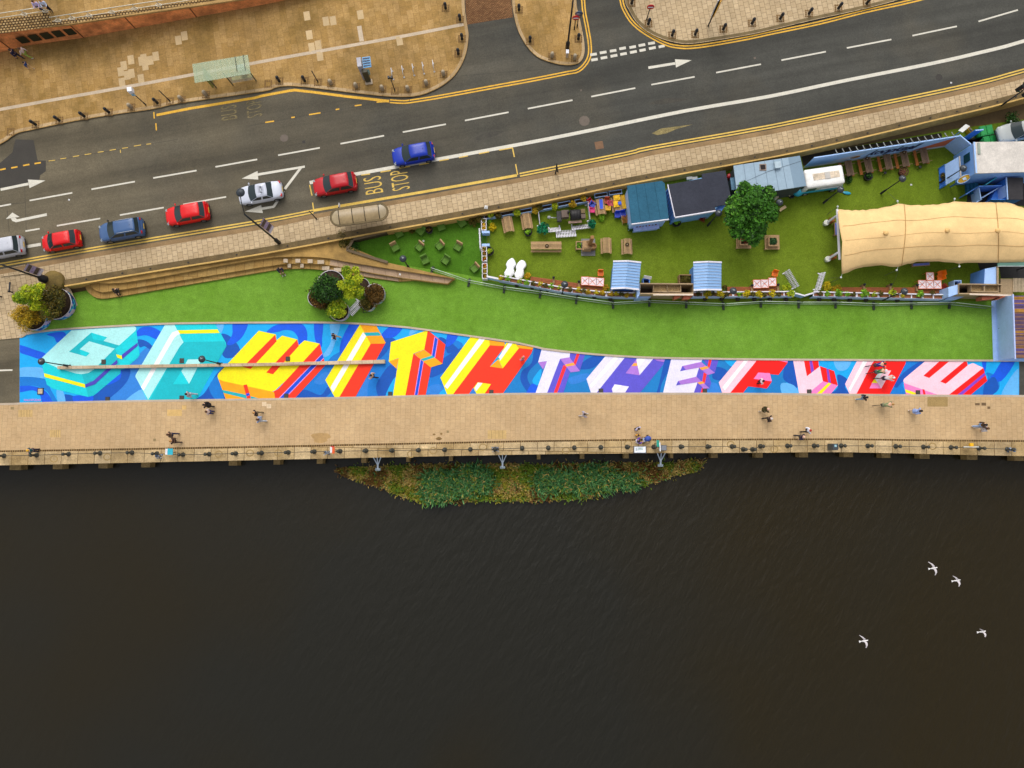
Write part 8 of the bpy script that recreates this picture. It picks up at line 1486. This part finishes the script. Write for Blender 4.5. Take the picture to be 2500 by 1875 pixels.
# ------------------------------------------------------------------ planted reed bed
def C2(*p): return [q('C2', *a) for a in p]
def C3(*p): return [q('C3', *a) for a in p]
RB_ = C2((685,855),(720,838),(1000,828),(1400,815),(2212,803)) + C3((220,815),(500,803),(900,800),(1180,795),(1400,795),(1540,772),(1600,768),(1645,785),(1642,820),(1585,862),(1400,902),(1250,955),(1050,1008),(890,1015),(690,1092),(300,1112),(0,1114)) + C2((1900,1112),(1620,1130),(1440,1138),(1290,1088),(1100,1010),(950,965),(750,897))
rp_ = [W(*p, WZ + .25) for p in RB_]; c_ = sum(rp_, Vector()) / len(rp_); bed = thing('reed_bed', 'floating planted reed bed with dark green and straw clumps beside the quay', 'reed bed', (c_.x, c_.y, WZ))
mb = MB(); mb.prism(rp_, WZ - .2, WZ + .12); mb.build('raft', mat('raft_soil', (70,58,26),.95, layers=((2,.3),(9,.3))), bed, True)
mb = MB(); mb.tube([(p.x, p.y, WZ + .14) for p in [W(x, y, WZ + .1) for x, y in RB_[::1]]],.06,6, closed=True); mb.build('edge_boom', mat('boom', (126,116,70),.7), bed, True)
def inside(x, y, P):
    c = False; n = len(P)
    for i in range(n):
        a, b = P[i], P[i - 1]
        if (a[1] > y) != (b[1] > y) and x < (b[0] - a[0]) * (y - a[1]) / (b[1] - a[1]) + a[0]: c = not c
    return c
rg = random.Random(5); from mathutils import noise as mnoise
DARKZ = [C2((1440,890),(1560,870),(1720,880),(1760,830),(1900,820),(1990,880),(2015,960),(1980,1040),(1860,1050),(1700,1075),(1620,1128),(1450,1135),(1425,1000)), C3((235,880),(330,850),(560,880),(640,835),(760,830),(900,880),(1090,900),(1095,1000),(890,1010),(760,1040),(560,1030),(420,1010),(350,1040),(240,1030))]
tall = MB(); low = MB(); xs = [p[0] for p in RB_]; ys = [p[1] for p in RB_]
cnt = 0
while cnt < 21000:
    px, py = rg.uniform(min(xs), max(xs)), rg.uniform(min(ys), max(ys))
    if not inside(px, py, RB_): continue
    cnt += 1; qx, qy = (rg.gauss(0,5), rg.gauss(0,5)) if rg.random() < .3 else (0,0); dz = any(inside(px + rg.gauss(0,6), py + rg.gauss(0,6), z) for z in DARKZ); p = W(px + qx, py + qy, WZ + .3); nz = mnoise.noise(Vector((p.x * .45, p.y * .45,3))) + .35 * mnoise.noise(Vector((p.x * 1.7, p.y * 1.7,1)))
    hgt = rg.uniform(.7,1.25) if dz else rg.uniform(.25,.6); a = rg.uniform(0,6.28); ln = hgt * rg.uniform(.25,.75); dx, dy = math.cos(a) * ln, math.sin(a) * ln; w = rg.uniform(.025,.06); wx, wy = -math.sin(a) * w, math.cos(a) * w; z = WZ + .1
    mi = (rg.choice((0,1,1,2)) if dz else (3 if nz > .22 else (4 if nz > .05 else (5 if nz > -.15 else 6)))) if rg.random() > .25 else rg.choice((2,3,3,4,5))
    (tall if dz else low).add([(p.x - wx, p.y - wy, z),(p.x + wx, p.y + wy, z),(p.x + dx * .55 + wx, p.y + dy * .55 + wy, z + hgt * .75),(p.x + dx * .55 - wx, p.y + dy * .55 - wy, z + hgt * .75),(p.x + dx, p.y + dy, z + hgt)],[(0,1,2,3),(3,2,4)], mi)
RM = leafmats('reed', [(50,96,50),(70,124,68),(104,152,92),(112,140,40),(154,146,48),(196,166,96),(128,92,46)])
tag(tall.build('green_reeds', RM, bed, True, recalc=False), kind='stuff'); tag(low.build('straw_grass', RM, bed, True, recalc=False), kind='stuff')

# ------------------------------------------------------------------ people
def skin_mesh(verts, edges, radii, sub=1):
    me = bpy.data.meshes.new('skel'); me.from_pydata(verts, edges, []); o = bpy.data.objects.new('skel', me); COL.objects.link(o)
    o.modifiers.new('skin', 'SKIN'); 
    for i, sv_ in enumerate(me.skin_vertices[0].data): sv_.radius = (radii[i], radii[i]); sv_.use_root = (i == 0)
    if sub: o.modifiers.new('sub', 'SUBSURF').levels = sub; o.modifiers['sub'].render_levels = sub
    dg = bpy.context.evaluated_depsgraph_get(); dg.update(); m2 = bpy.data.meshes.new_from_object(o.evaluated_get(dg)); bpy.data.objects.remove(o); bpy.data.meshes.remove(me)
    for p in m2.polygons: p.use_smooth = True
    return m2
def pose(kind):
    """joint positions, facing +x"""
    J = dict(pel=(0,0,.95), spn=(.01,0,1.14), chs=(.0,0,1.36), nek=(.01,0,1.49), hd0=(.025,0,1.57), hd1=(.03,0,1.64), hd2=(.02,0,1.7))
    def S(k, *p): J[k] = p
    for s, n in ((1, 'L'),(-1, 'R')):
        S('sh' + n, 0, s * .18,1.40); S('hp' + n, 0, s * .09,.90)
        st_ = {'walk': s * .3, 'walk2': -s * .3, 'stand': 0.02 * s, 'lean': 0.03 * s}.get(kind, 0)
        S('kn' + n, st_ * .62 + .04, s * .1,.50); S('an' + n, st_ * 1.1 - (.05 if st_ < 0 else 0), s * .1,.09 if st_ >= -.1 else .17); S('to' + n, st_ * 1.1 + .16, s * .11,.04)
        ar = -st_ * .8; S('el' + n, ar * .5 - .02, s * .25,1.14); S('wr' + n, ar + .06, s * .26,.90); S('ha' + n, ar * 1.15 + .09, s * .26,.80)
        if kind == 'lean': S('el' + n, .12, s * .26,1.14); S('wr' + n, .34, s * .2,1.1); S('ha' + n, .43, s * .18,1.12)
        if kind == 'sit': S('hp' + n, 0, s * .09,.46); S('kn' + n, .44, s * .12,.48); S('an' + n, .46, s * .12,.08); S('to' + n, .62, s * .13,.04); S('sh' + n, .06, s * .18,.94); S('el' + n, .18, s * .24,.70); S('wr' + n, .36, s * .14,.56); S('ha' + n, .44, s * .12,.54)
        if kind == 'cycle': S('hp' + n, -.12, s * .09,.95); S('kn' + n, .25 if s > 0 else .2, s * .11,.62 if s > 0 else .80); S('an' + n, .08, s * .12,.22 if s > 0 else .40); S('to' + n, .24, s * .12,.18 if s > 0 else .38); S('sh' + n, .30, s * .18,1.34); S('el' + n, .46, s * .24,1.14); S('wr' + n, .62, s * .22,1.03); S('ha' + n, .69, s * .22,1.02)
    if kind == 'sit': J.update(pel=(0,0,.5), spn=(.02,0,.68), chs=(.05,0,.9), nek=(.08,0,1.04), hd0=(.12,0,1.12), hd1=(.14,0,1.19), hd2=(.14,0,1.26))
    if kind == 'cycle': J.update(pel=(-.14,0,.98), spn=(-.0,0,1.14), chs=(.24,0,1.32), nek=(.36,0,1.42), hd0=(.43,0,1.49), hd1=(.47,0,1.55), hd2=(.47,0,1.62))
    return J
def build_pose(kind):
    J = pose(kind); order = ['pel', 'spn', 'chs', 'nek', 'hd0', 'hd1', 'hd2'] + [a + n for n in 'LR' for a in ('sh', 'el', 'wr', 'hp', 'kn', 'an', 'to')]; ix = {k: i for i, k in enumerate(order)}
    E = [('pel', 'spn'),('spn', 'chs'),('chs', 'nek'),('nek', 'hd0'),('hd0', 'hd1'),('hd1', 'hd2')] + [e for n in 'LR' for e in (('chs', 'sh' + n),('sh' + n, 'el' + n),('el' + n, 'wr' + n),('pel', 'hp' + n),('hp' + n, 'kn' + n),('kn' + n, 'an' + n),('an' + n, 'to' + n))]
    RD = dict(pel=.13, spn=.125, chs=.145, nek=.06, hd0=.07, hd1=.095, hd2=.06, sh=.07, el=.045, wr=.032, hp=.095, kn=.06, an=.042, to=.035); rad = lambda k: RD.get(k) or RD[k[:2]]
    body = skin_mesh([J[k] for k in order],[(ix[a], ix[b]) for a, b in E],[rad(k) for k in order])
    mb = MB(); mb.v = [tuple(v.co) for v in body.vertices]; mb.f = [list(p.vertices) for p in body.polygons]; mb.m = [0] * len(mb.f); mb.sm = [True] * len(mb.f)
    hx, hy, hz = J['hd1']; mb.ball((hx + .095,0, hz - .02),(.02,.014,.022),6)
    for s in (-1,1): mb.ball((hx - .0, s * .092, hz - .02),(.022,.014,.032),6); mb.ball((hx + .085, s * .034, hz + .012),(.012,.012,.009),6,1)
    mb.ball((hx + .085,0, hz - .06),(.012,.026,.007),6,2)
    for n, s in (('L', 1),('R', -1)):
        w = Vector(J['wr' + n]); h = Vector(J['ha' + n]); d = (h - w).normalized(); sd_ = d.cross(Vector((0,0,1))); sd_ = sd_.normalized() if sd_.length > .1 else Vector((1,0,0)); dn = d.cross(sd_)
        mb.tube([w - d * .01, w + d * .05, w + d * .09],[.03,.036,.034],6)
        for k, l_ in enumerate((.062,.075,.08,.066)): b = w + d * .088 + sd_ * (-.026 + .0175 * k); mb.tube([b, b + d * l_ * .5 - dn * .006, b + d * l_ * .95 - dn * .024],[.0095,.009,.007],5)
        tb0 = w + d * .035 + sd_ * .03; mb.tube([tb0, tb0 + d * .03 + sd_ * .025, tb0 + d * .06 + sd_ * .03 - dn * .01],[.012,.011,.008],5)
    bpy.data.meshes.remove(body); out = {'body': mb}
    def sub(keys, edges, grow): 
        k_ = {k: i for i, k in enumerate(keys)}; m = skin_mesh([J[k] for k in keys],[(k_[a], k_[b]) for a, b in edges],[rad(k) + grow for k in keys]); g_ = MB(); g_.v = [tuple(v.co) for v in m.vertices]; g_.f = [list(p.vertices) for p in m.polygons]; g_.m = [0] * len(g_.f); g_.sm = [True] * len(g_.f); bpy.data.meshes.remove(m); return g_
    out['top'] = sub(['chs', 'spn', 'pel', 'shL', 'elL', 'wrL', 'shR', 'elR', 'wrR'],[('chs', 'spn'),('spn', 'pel'),('chs', 'shL'),('shL', 'elL'),('elL', 'wrL'),('chs', 'shR'),('shR', 'elR'),('elR', 'wrR')],.026)
    out['trousers'] = sub(['pel', 'hpL', 'knL', 'anL', 'hpR', 'knR', 'anR'],[('pel', 'hpL'),('hpL', 'knL'),('knL', 'anL'),('pel', 'hpR'),('hpR', 'knR'),('knR', 'anR')],.02)
    hb = MB(); hb.ball((hx - .018,0, hz + .015),(.118,.112,.115),12,0, True); hb.ball((hx - .07,0, hz - .03),(.06,.09,.1),10); out['hair'] = hb
    lh = MB(); lh.v, lh.f, lh.m, lh.sm = list(hb.v),[list(f) for f in hb.f], list(hb.m), list(hb.sm); lh.ball((hx - .1,0, hz - .12),(.07,.11,.18),10); out['long_hair'] = lh
    out['shoe'] = []
    for n in 'LR': a, t = Vector(J['an' + n]), Vector(J['to' + n]); s_ = MB(); s_.tube([a - (t - a) * .3 + Vector((0,0,-.03)), a + Vector((0,0,-.01)),(a + t) * .5, t, t + (t - a) * .25],[.035,.055,.05,.044,.02],8); out['shoe'].append(s_)
    c = J['pel']; k = MB(); k.lathe([(.19, c[2] + .12),(.2, c[2] - .1),(.25, c[2] - .35),(.27, c[2] - .42),(.2, c[2] - .4)],(c[0],0,0),14); out['skirt'] = k
    return out
SKIN = [mat('skin_%d' % i, c, .6, layers=((5,.05),)) for i, c in enumerate(((224,172,140),(196,140,108),(150,100,72)))]
M_EYE = mat('eye', (30,24,22),.3); M_LIP = mat('lip', (170,84,80),.5); POSES = {}; PM = {}
HAIRC = {'black': (32,26,26), 'brown': (84,54,32), 'dark': (48,36,30), 'white': (214,204,196), 'fair': (176,130,70), 'redcap': (176,44,34), 'whitehelm': (232,234,234), 'bald': (222,178,152), 'yellowhat': (232,176,20)}
def person(label, px, py, face, kind, top, leg, hair, long=False, skirt=None, z0=.09, street=False, skin=0, sc=1.0, name='person', group=None, headz=1.66):
    """px,py: pixel of the head; face: compass angle in the picture (0 = right, 90 = up)"""
    if kind not in POSES: POSES[kind] = build_pose(kind)
    O = POSES[kind]; hz = {'sit': 1.22, 'cycle': 1.58}.get(kind, headz) * sc
    if street: b0 = WR(px, py, .12 + hz); z0 = zr(b0.x) + .12
    p = W(px, py, z0 + hz); hx = {'sit': .14, 'cycle': .46}.get(kind, .03) * sc; a = R(face); loc = (p.x - hx * math.cos(a), p.y - hx * math.sin(a), z0)
    def mk(nm, key, mb_, mats, parent):
        kk = (kind, key)
        if kk not in PM:
            o = mb_.build(nm, mats, parent, recalc=True); PM[kk] = o.data
        else: o = bpy.data.objects.new(nm, PM[kk]); COL.objects.link(o); o.parent = parent
        for i, m in enumerate(mats if isinstance(mats, list) else [mats]): o.material_slots[i].link = 'OBJECT'; o.material_slots[i].material = m
        return o
    o = mk(name, 'body', O['body'],[SKIN[skin], M_EYE, M_LIP], None); o.location = loc; o.rotation_euler = (0,0, a); o.scale = (sc,) * 3; tag(o, label, 'person', group)
    cm = lambda c: mat('cloth_%d_%d_%d' % c, c, .8, layers=((3,.12),(14,.12)))
    mk('jacket' if skirt == 'coat' else 'top', 'top', O['top'], cm(top), o); mk('trousers', 'trousers', O['trousers'], cm(leg), o)
    mk('helmet' if hair == 'whitehelm' else ('hat' if hair in ('redcap', 'yellowhat') else 'hair'), 'long_hair' if long else 'hair', O['long_hair' if long else 'hair'], mat('hair_' + hair, HAIRC[hair],.7, layers=((9,.2),)), o)
    for i in (0,1): mk('shoe', 'shoe%d' % i, O['shoe'][i], cm((210,200,190) if sum(leg) > 330 else (46,42,42)), o)
    if skirt: mk('coat_skirt' if skirt == 'coat' else 'skirt', 'skirt', O['skirt'], cm(top), o)
    return o
BLK = (30,28,30); NAVY = (30,36,70)
for a in [('person in a grey hooded top and grey trousers on the turquoise letter O', 453,962,180, 'walk', (176,172,180),(190,190,196), 'dark'),('person in a long black coat on the riverside paving', 496,988,180, 'walk2', BLK, BLK, 'black', True, 'coat'),('person with brown hair, pale top and navy shorts below the black coat', 502,1005,180, 'stand', (214,196,190),(44,54,110), 'brown'),
          ('person in a black jacket and khaki trousers walking left', 618,1008,180, 'walk', BLK, (128,112,84), 'fair', False),('person with long brown hair in pale blue clothes walking left', 627,1024,180, 'walk2', (150,170,206),(190,204,220), 'brown', True),('person in a patterned grey-brown coat walking near the left lamp posts of the quay', 408,1061,180, 'walk', (104,84,66), NAVY, 'brown', True),('person in a dark brown top striding left above the turquoise sign', 415,1077,180, 'walk2', (72,50,40),(60,40,34), 'fair'),
          ('person in a teal top and yellow hat leaning on the quay chain at far left', 66,1100,200, 'lean', (30,80,84),(40,40,60), 'yellowhat'),('person in a navy jacket and beige trousers on the blue mural waves', 811,819,175, 'walk', NAVY, (190,160,120), 'dark'),('person in a beige top standing beside the yellow letter I', 905,916,180, 'walk2', (206,170,140), NAVY, 'black'),
          ('person in a pink top on the red stroke of the letter H', 1275,873,140, 'stand', (232,130,160),(220,90,120), 'fair'),('person in a white top with dark hair on the letter F', 1865,930,0, 'stand', (236,222,226),(60,30,40), 'black'),('person with black hair and black top beside the mural letter O', 2118,970,0, 'walk', BLK, (110,150,176), 'black', True), 
          ('person in a long pale blue dress with black hair', 2251,1003,0, 'walk2', (150,174,226),(200,170,150), 'black', True, 'skirt'),('person in olive brown jacket and pale jeans, left of the far right pair', 2409,1037,0, 'walk', (86,62,36),(150,180,220), 'black', True),('person in white, right of the pair at the far right', 2414,1046,0, 'walk2', (190,186,190),(206,196,190), 'brown', True, None, .09, False, 1),
          ('person in an olive coat walking right on the paving', 1877,999,5, 'walk', (72,66,30),(190,170,140), 'bald', False, 'coat'),('white-haired person in a dark jacket walking right', 1885,1022,5, 'walk2', (60,46,42), BLK, 'white'),('person in a white shirt and red cap walking right', 1980,1051,0, 'walk', (232,234,246),(38,34,32), 'redcap'),('bald person in a navy coat walking right close to the quay', 1964,1067,-10, 'walk2', (32,28,56),(40,40,50), 'bald'),
          ('person in a lavender top with dark hair by the information board', 1560,1047,300, 'stand', (190,186,216), BLK, 'black'),('person in a grey top with arms out alone on the middle paving', 1428,1011,0, 'walk', (176,170,186),(206,196,190), 'dark')]:
    person(*a, **({'group': 'people on the riverside path'}))
person('child in a yellow top standing above the information board', 1559,1063,270, 'stand', (236,170,20),(200,150,110), 'dark', sc=.8); person('person in a purple top pushing a blue pushchair by the quay', 1561,1077,20, 'lean', (96,64,170),(230,226,236), 'dark', True)
person('person in navy sitting at the edge of the steps on the lawn', 680,656,290, 'sit', (34,38,76),(150,110,84), 'black', z0=.1); person('person in dark grey sitting on the curved end of the steps', 276,707,280, 'sit', (58,54,54),(44,42,42), 'dark', z0=.12)
person('person in navy walking under the red terrace wall', 22,121,160, 'walk', (24,28,62),(30,32,60), 'dark', street=True); person('person in a white top and lime shorts under the terrace wall', 45,118,170, 'walk2', (206,186,180),(150,170,70), 'brown', street=True); person('child in a blue top below the pair under the terrace wall', 56,152,160, 'walk', (24,62,120),(196,160,110), 'dark', street=True, sc=.75)
tz_ = terr(81,9,.1).z
person('left person in a lilac top leaning on the terrace railing', 79,3,280, 'lean', (206,190,232),(60,60,90), 'brown', z0=tz_); person('right person in a pale blue top leaning on the terrace railing', 97,1,280, 'lean', (206,216,240),(34,34,50), 'fair', z0=tz_)
p = W(1578,1072,.6); r = thing('pushchair', 'blue and white pushchair beside the person in purple', 'pushchair', (p.x, p.y, .09), R(20)); mb = MB(); mb.ball((.1,0,.75),(.34,.26,.3),10,0, True); mb.build('hood', mat('pram_blue', (60,84,170),.7, layers=((4,.2),)), r); mb = MB(); mb.box((-.1,0,.5),(.5,.42,.14),0,0,0, R(-15)); mb.build('seat', mat('pram_pale', (206,214,236),.7), r); mb = MB(); mb.bar((-.4,.2,.95),(.3,.2,.15),.03,.03); mb.bar((-.4,-.2,.95),(.3,-.2,.15),.03,.03); mb.bar((-.4,-.2,.95),(-.4,.2,.95),.04,.04); mb.build('frame', M_IRON, r)
for s in (-1,1):
    for k in (-1,1): mb = MB(); mb.tube([(k * .3, s * .26,.13),(k * .3, s * .3,.13)],.13,12); mb.build('wheel', M_TYRE, r)
def bicycle(lab, loc, ang, rgb):
    r = thing('bicycle', lab, 'bicycle', loc, ang, 'bicycles ridden on the mural path'); m = mat('bike_%d_%d_%d' % rgb, rgb, .4)
    for x in (-.52,.52): mb = MB(); mb.tube([(x + .33 * math.cos(i * math.pi / 9),0,.34 + .33 * math.sin(i * math.pi / 9)) for i in range(18)],.022,5, closed=True); w_ = mb.build('wheel', M_TYRE, r); mb = MB(); [mb.bar((x, 0,.34),(x + .32 * math.cos(i * .785),0,.34 + .32 * math.sin(i * .785)),.006,.006) for i in range(8)]; mb.build('spokes', M_STEEL, w_)
    mb = MB()
    for a, b in (((-.52,.34),(-.02,.3)),((-.52,.34),(-.17,.8)),((-.02,.3),(-.2,.88)),((-.02,.3),(.38,.78)),((-.17,.8),(.36,.86)),((.36,.92),(.52,.34))): mb.bar((a[0],0, a[1]),(b[0],0, b[1]),.035,.035)
    mb.build('frame', m, r); mb = MB(); mb.tube([(.6,-.24,.98),(.5,-.1,1.0),(.4,0,1.0),(.5,.1,1.0),(.6,.24,.98)],.018,5); mb.build('handlebar', M_IRON, r); mb = MB(); mb.ball((-.22,0,.9),(.14,.08,.04),8); mb.build('saddle', M_IRON, r); mb = MB(); mb.box((-.02,.1,.22),(.09,.08,.02)); mb.box((-.02,-.1,.4),(.09,.08,.02)); mb.build('pedal', M_IRON, r)
for lab, blab, x, y, ang, top, leg, hair, rgb, z0 in (('cyclist in a navy blue top at the upper side of the letter O', 'brown bicycle under the navy cyclist', 2162,888,5,(40,30,130),(110,60,50), 'brown', (120,70,40),.06),('cyclist in a green top and white helmet on the letter O', 'silver bicycle under the green cyclist', 2164,904,8,(26,106,60),(90,100,96), 'whitehelm', (170,170,160),.06),('cyclist in a pale jacket and helmet at the right of the letter O', 'black bicycle under the pale cyclist', 2183,922,-2,(214,206,212),(50,44,60), 'whitehelm', (40,40,44),.06),('cyclist in a grey-green top on the tan paving', 'grey-green bicycle on the tan paving', 2181,987,3,(126,140,96),(130,130,100), 'fair', (120,130,100),.09)):
    o = person(lab, x, y, ang, 'cycle', top, leg, hair, z0=z0, group='cyclists on the mural path'); bicycle(blab, o.location, R(ang), rgb)
# gulls gliding over the river
M_GULL = mat('gull_white', (232,228,226),.6); M_GULLW = mat('gull_grey', (196,188,190),.6)
for lab, x, y, z, tl, span in (('gull with the widest spread wings, upper left of the four', 1180,278,5,0,.9),('gull just below and right of the widest winged one', 1515,456,4,.35,.72),('smallest gull near the right edge with wings drawn in', 1882,1196,3,.7,.56),('lowest gull, alone to the left of the others', 178,1330,4.5,.15,.84)):
    p = W(*q('E8', x, y), z); mb = MB(); mb.tube([(-.3,0,0),(-.2,0,.01),(-.05,0,.03),(.12,0,.02),(.2,0,.03),(.27,0,.03),(.34,0,.0)],[.03,.05,.085,.075,.05,.05,.012],8)
    o = mb.build('gull', M_GULL); o.location = p; o.rotation_euler = (0,0, R(10)); tag(o, lab, 'gull', 'gulls flying over the river')
    for s in (-1,1):
        b = MB(); sp = span * .68; rows = [(0,.1,-.08,.03),(.3,.13,-.06,.12 + tl * .1),(.62,.05,-.1,.14 + tl * .2),(1.0,-.16,-.22,.06 + tl * .4)]; vv = []
        for t, xf, xb, zz in rows: sk = (-.16 * s) * t; vv += [(xf + sk, s * t * sp, zz),(xb + sk, s * t * sp, zz - .01),(xb + sk, s * t * sp, zz - .025),(xf + sk, s * t * sp, zz - .02)]
        b.add(vv, [(4 * i + j, 4 * i + (j + 1) % 4,4 * i + 4 + (j + 1) % 4,4 * i + 4 + j) for i in range(3) for j in range(4)] + [(12,13,14,15)]); b.build('wing', M_GULLW, o)
    b = MB(); b.add([(-.28,-.04,0),(-.28,.04,0),(-.46,.09,.0),(-.46,-.09,0)],[(0,1,2,3)]); b.build('tail', M_GULL, o)
for lab, t_, x, y, up in (('scrap of white litter on the road between the lane arrows', 'A5', 582,511,1),('scrap of white litter on the small dark garden turf', 'A6', 1430,858,0),('round white litter on the turf beside the lone tall lamp', 'D6', 1178,963,0),('scrap of white litter on the grey steps by the yellow tree', 'E3', 1910,345,2),('scrap of white litter at the right of the thick lane line', 'A4', 1597,698,1),('pale bag lying on the dark wall top above the blue planters', 'A6', 1958,572,3)):
    p = WR(*q(t_, x, y),.01) if up == 1 else (WR(*q(t_, x, y),.36) if up == 3 else W(*q(t_, x, y), {0: LZ + .02,2: .93}[up])); mb = MB(); s = .2 if up != 3 else .38
    mb.add([(-s * .5,-s * .4,0),(s * .4,-s * .5,0),(s * .5, s * .3,0),(-s * .3, s * .5,0),(0,0, s * .4)],[(0,1,4),(1,2,4),(2,3,4),(3,0,4)]); o = mb.build('paper_scrap', mat('litter_white', (226,224,220),.6)); o.location = p; tag(o, lab, 'litter', 'scraps of litter')
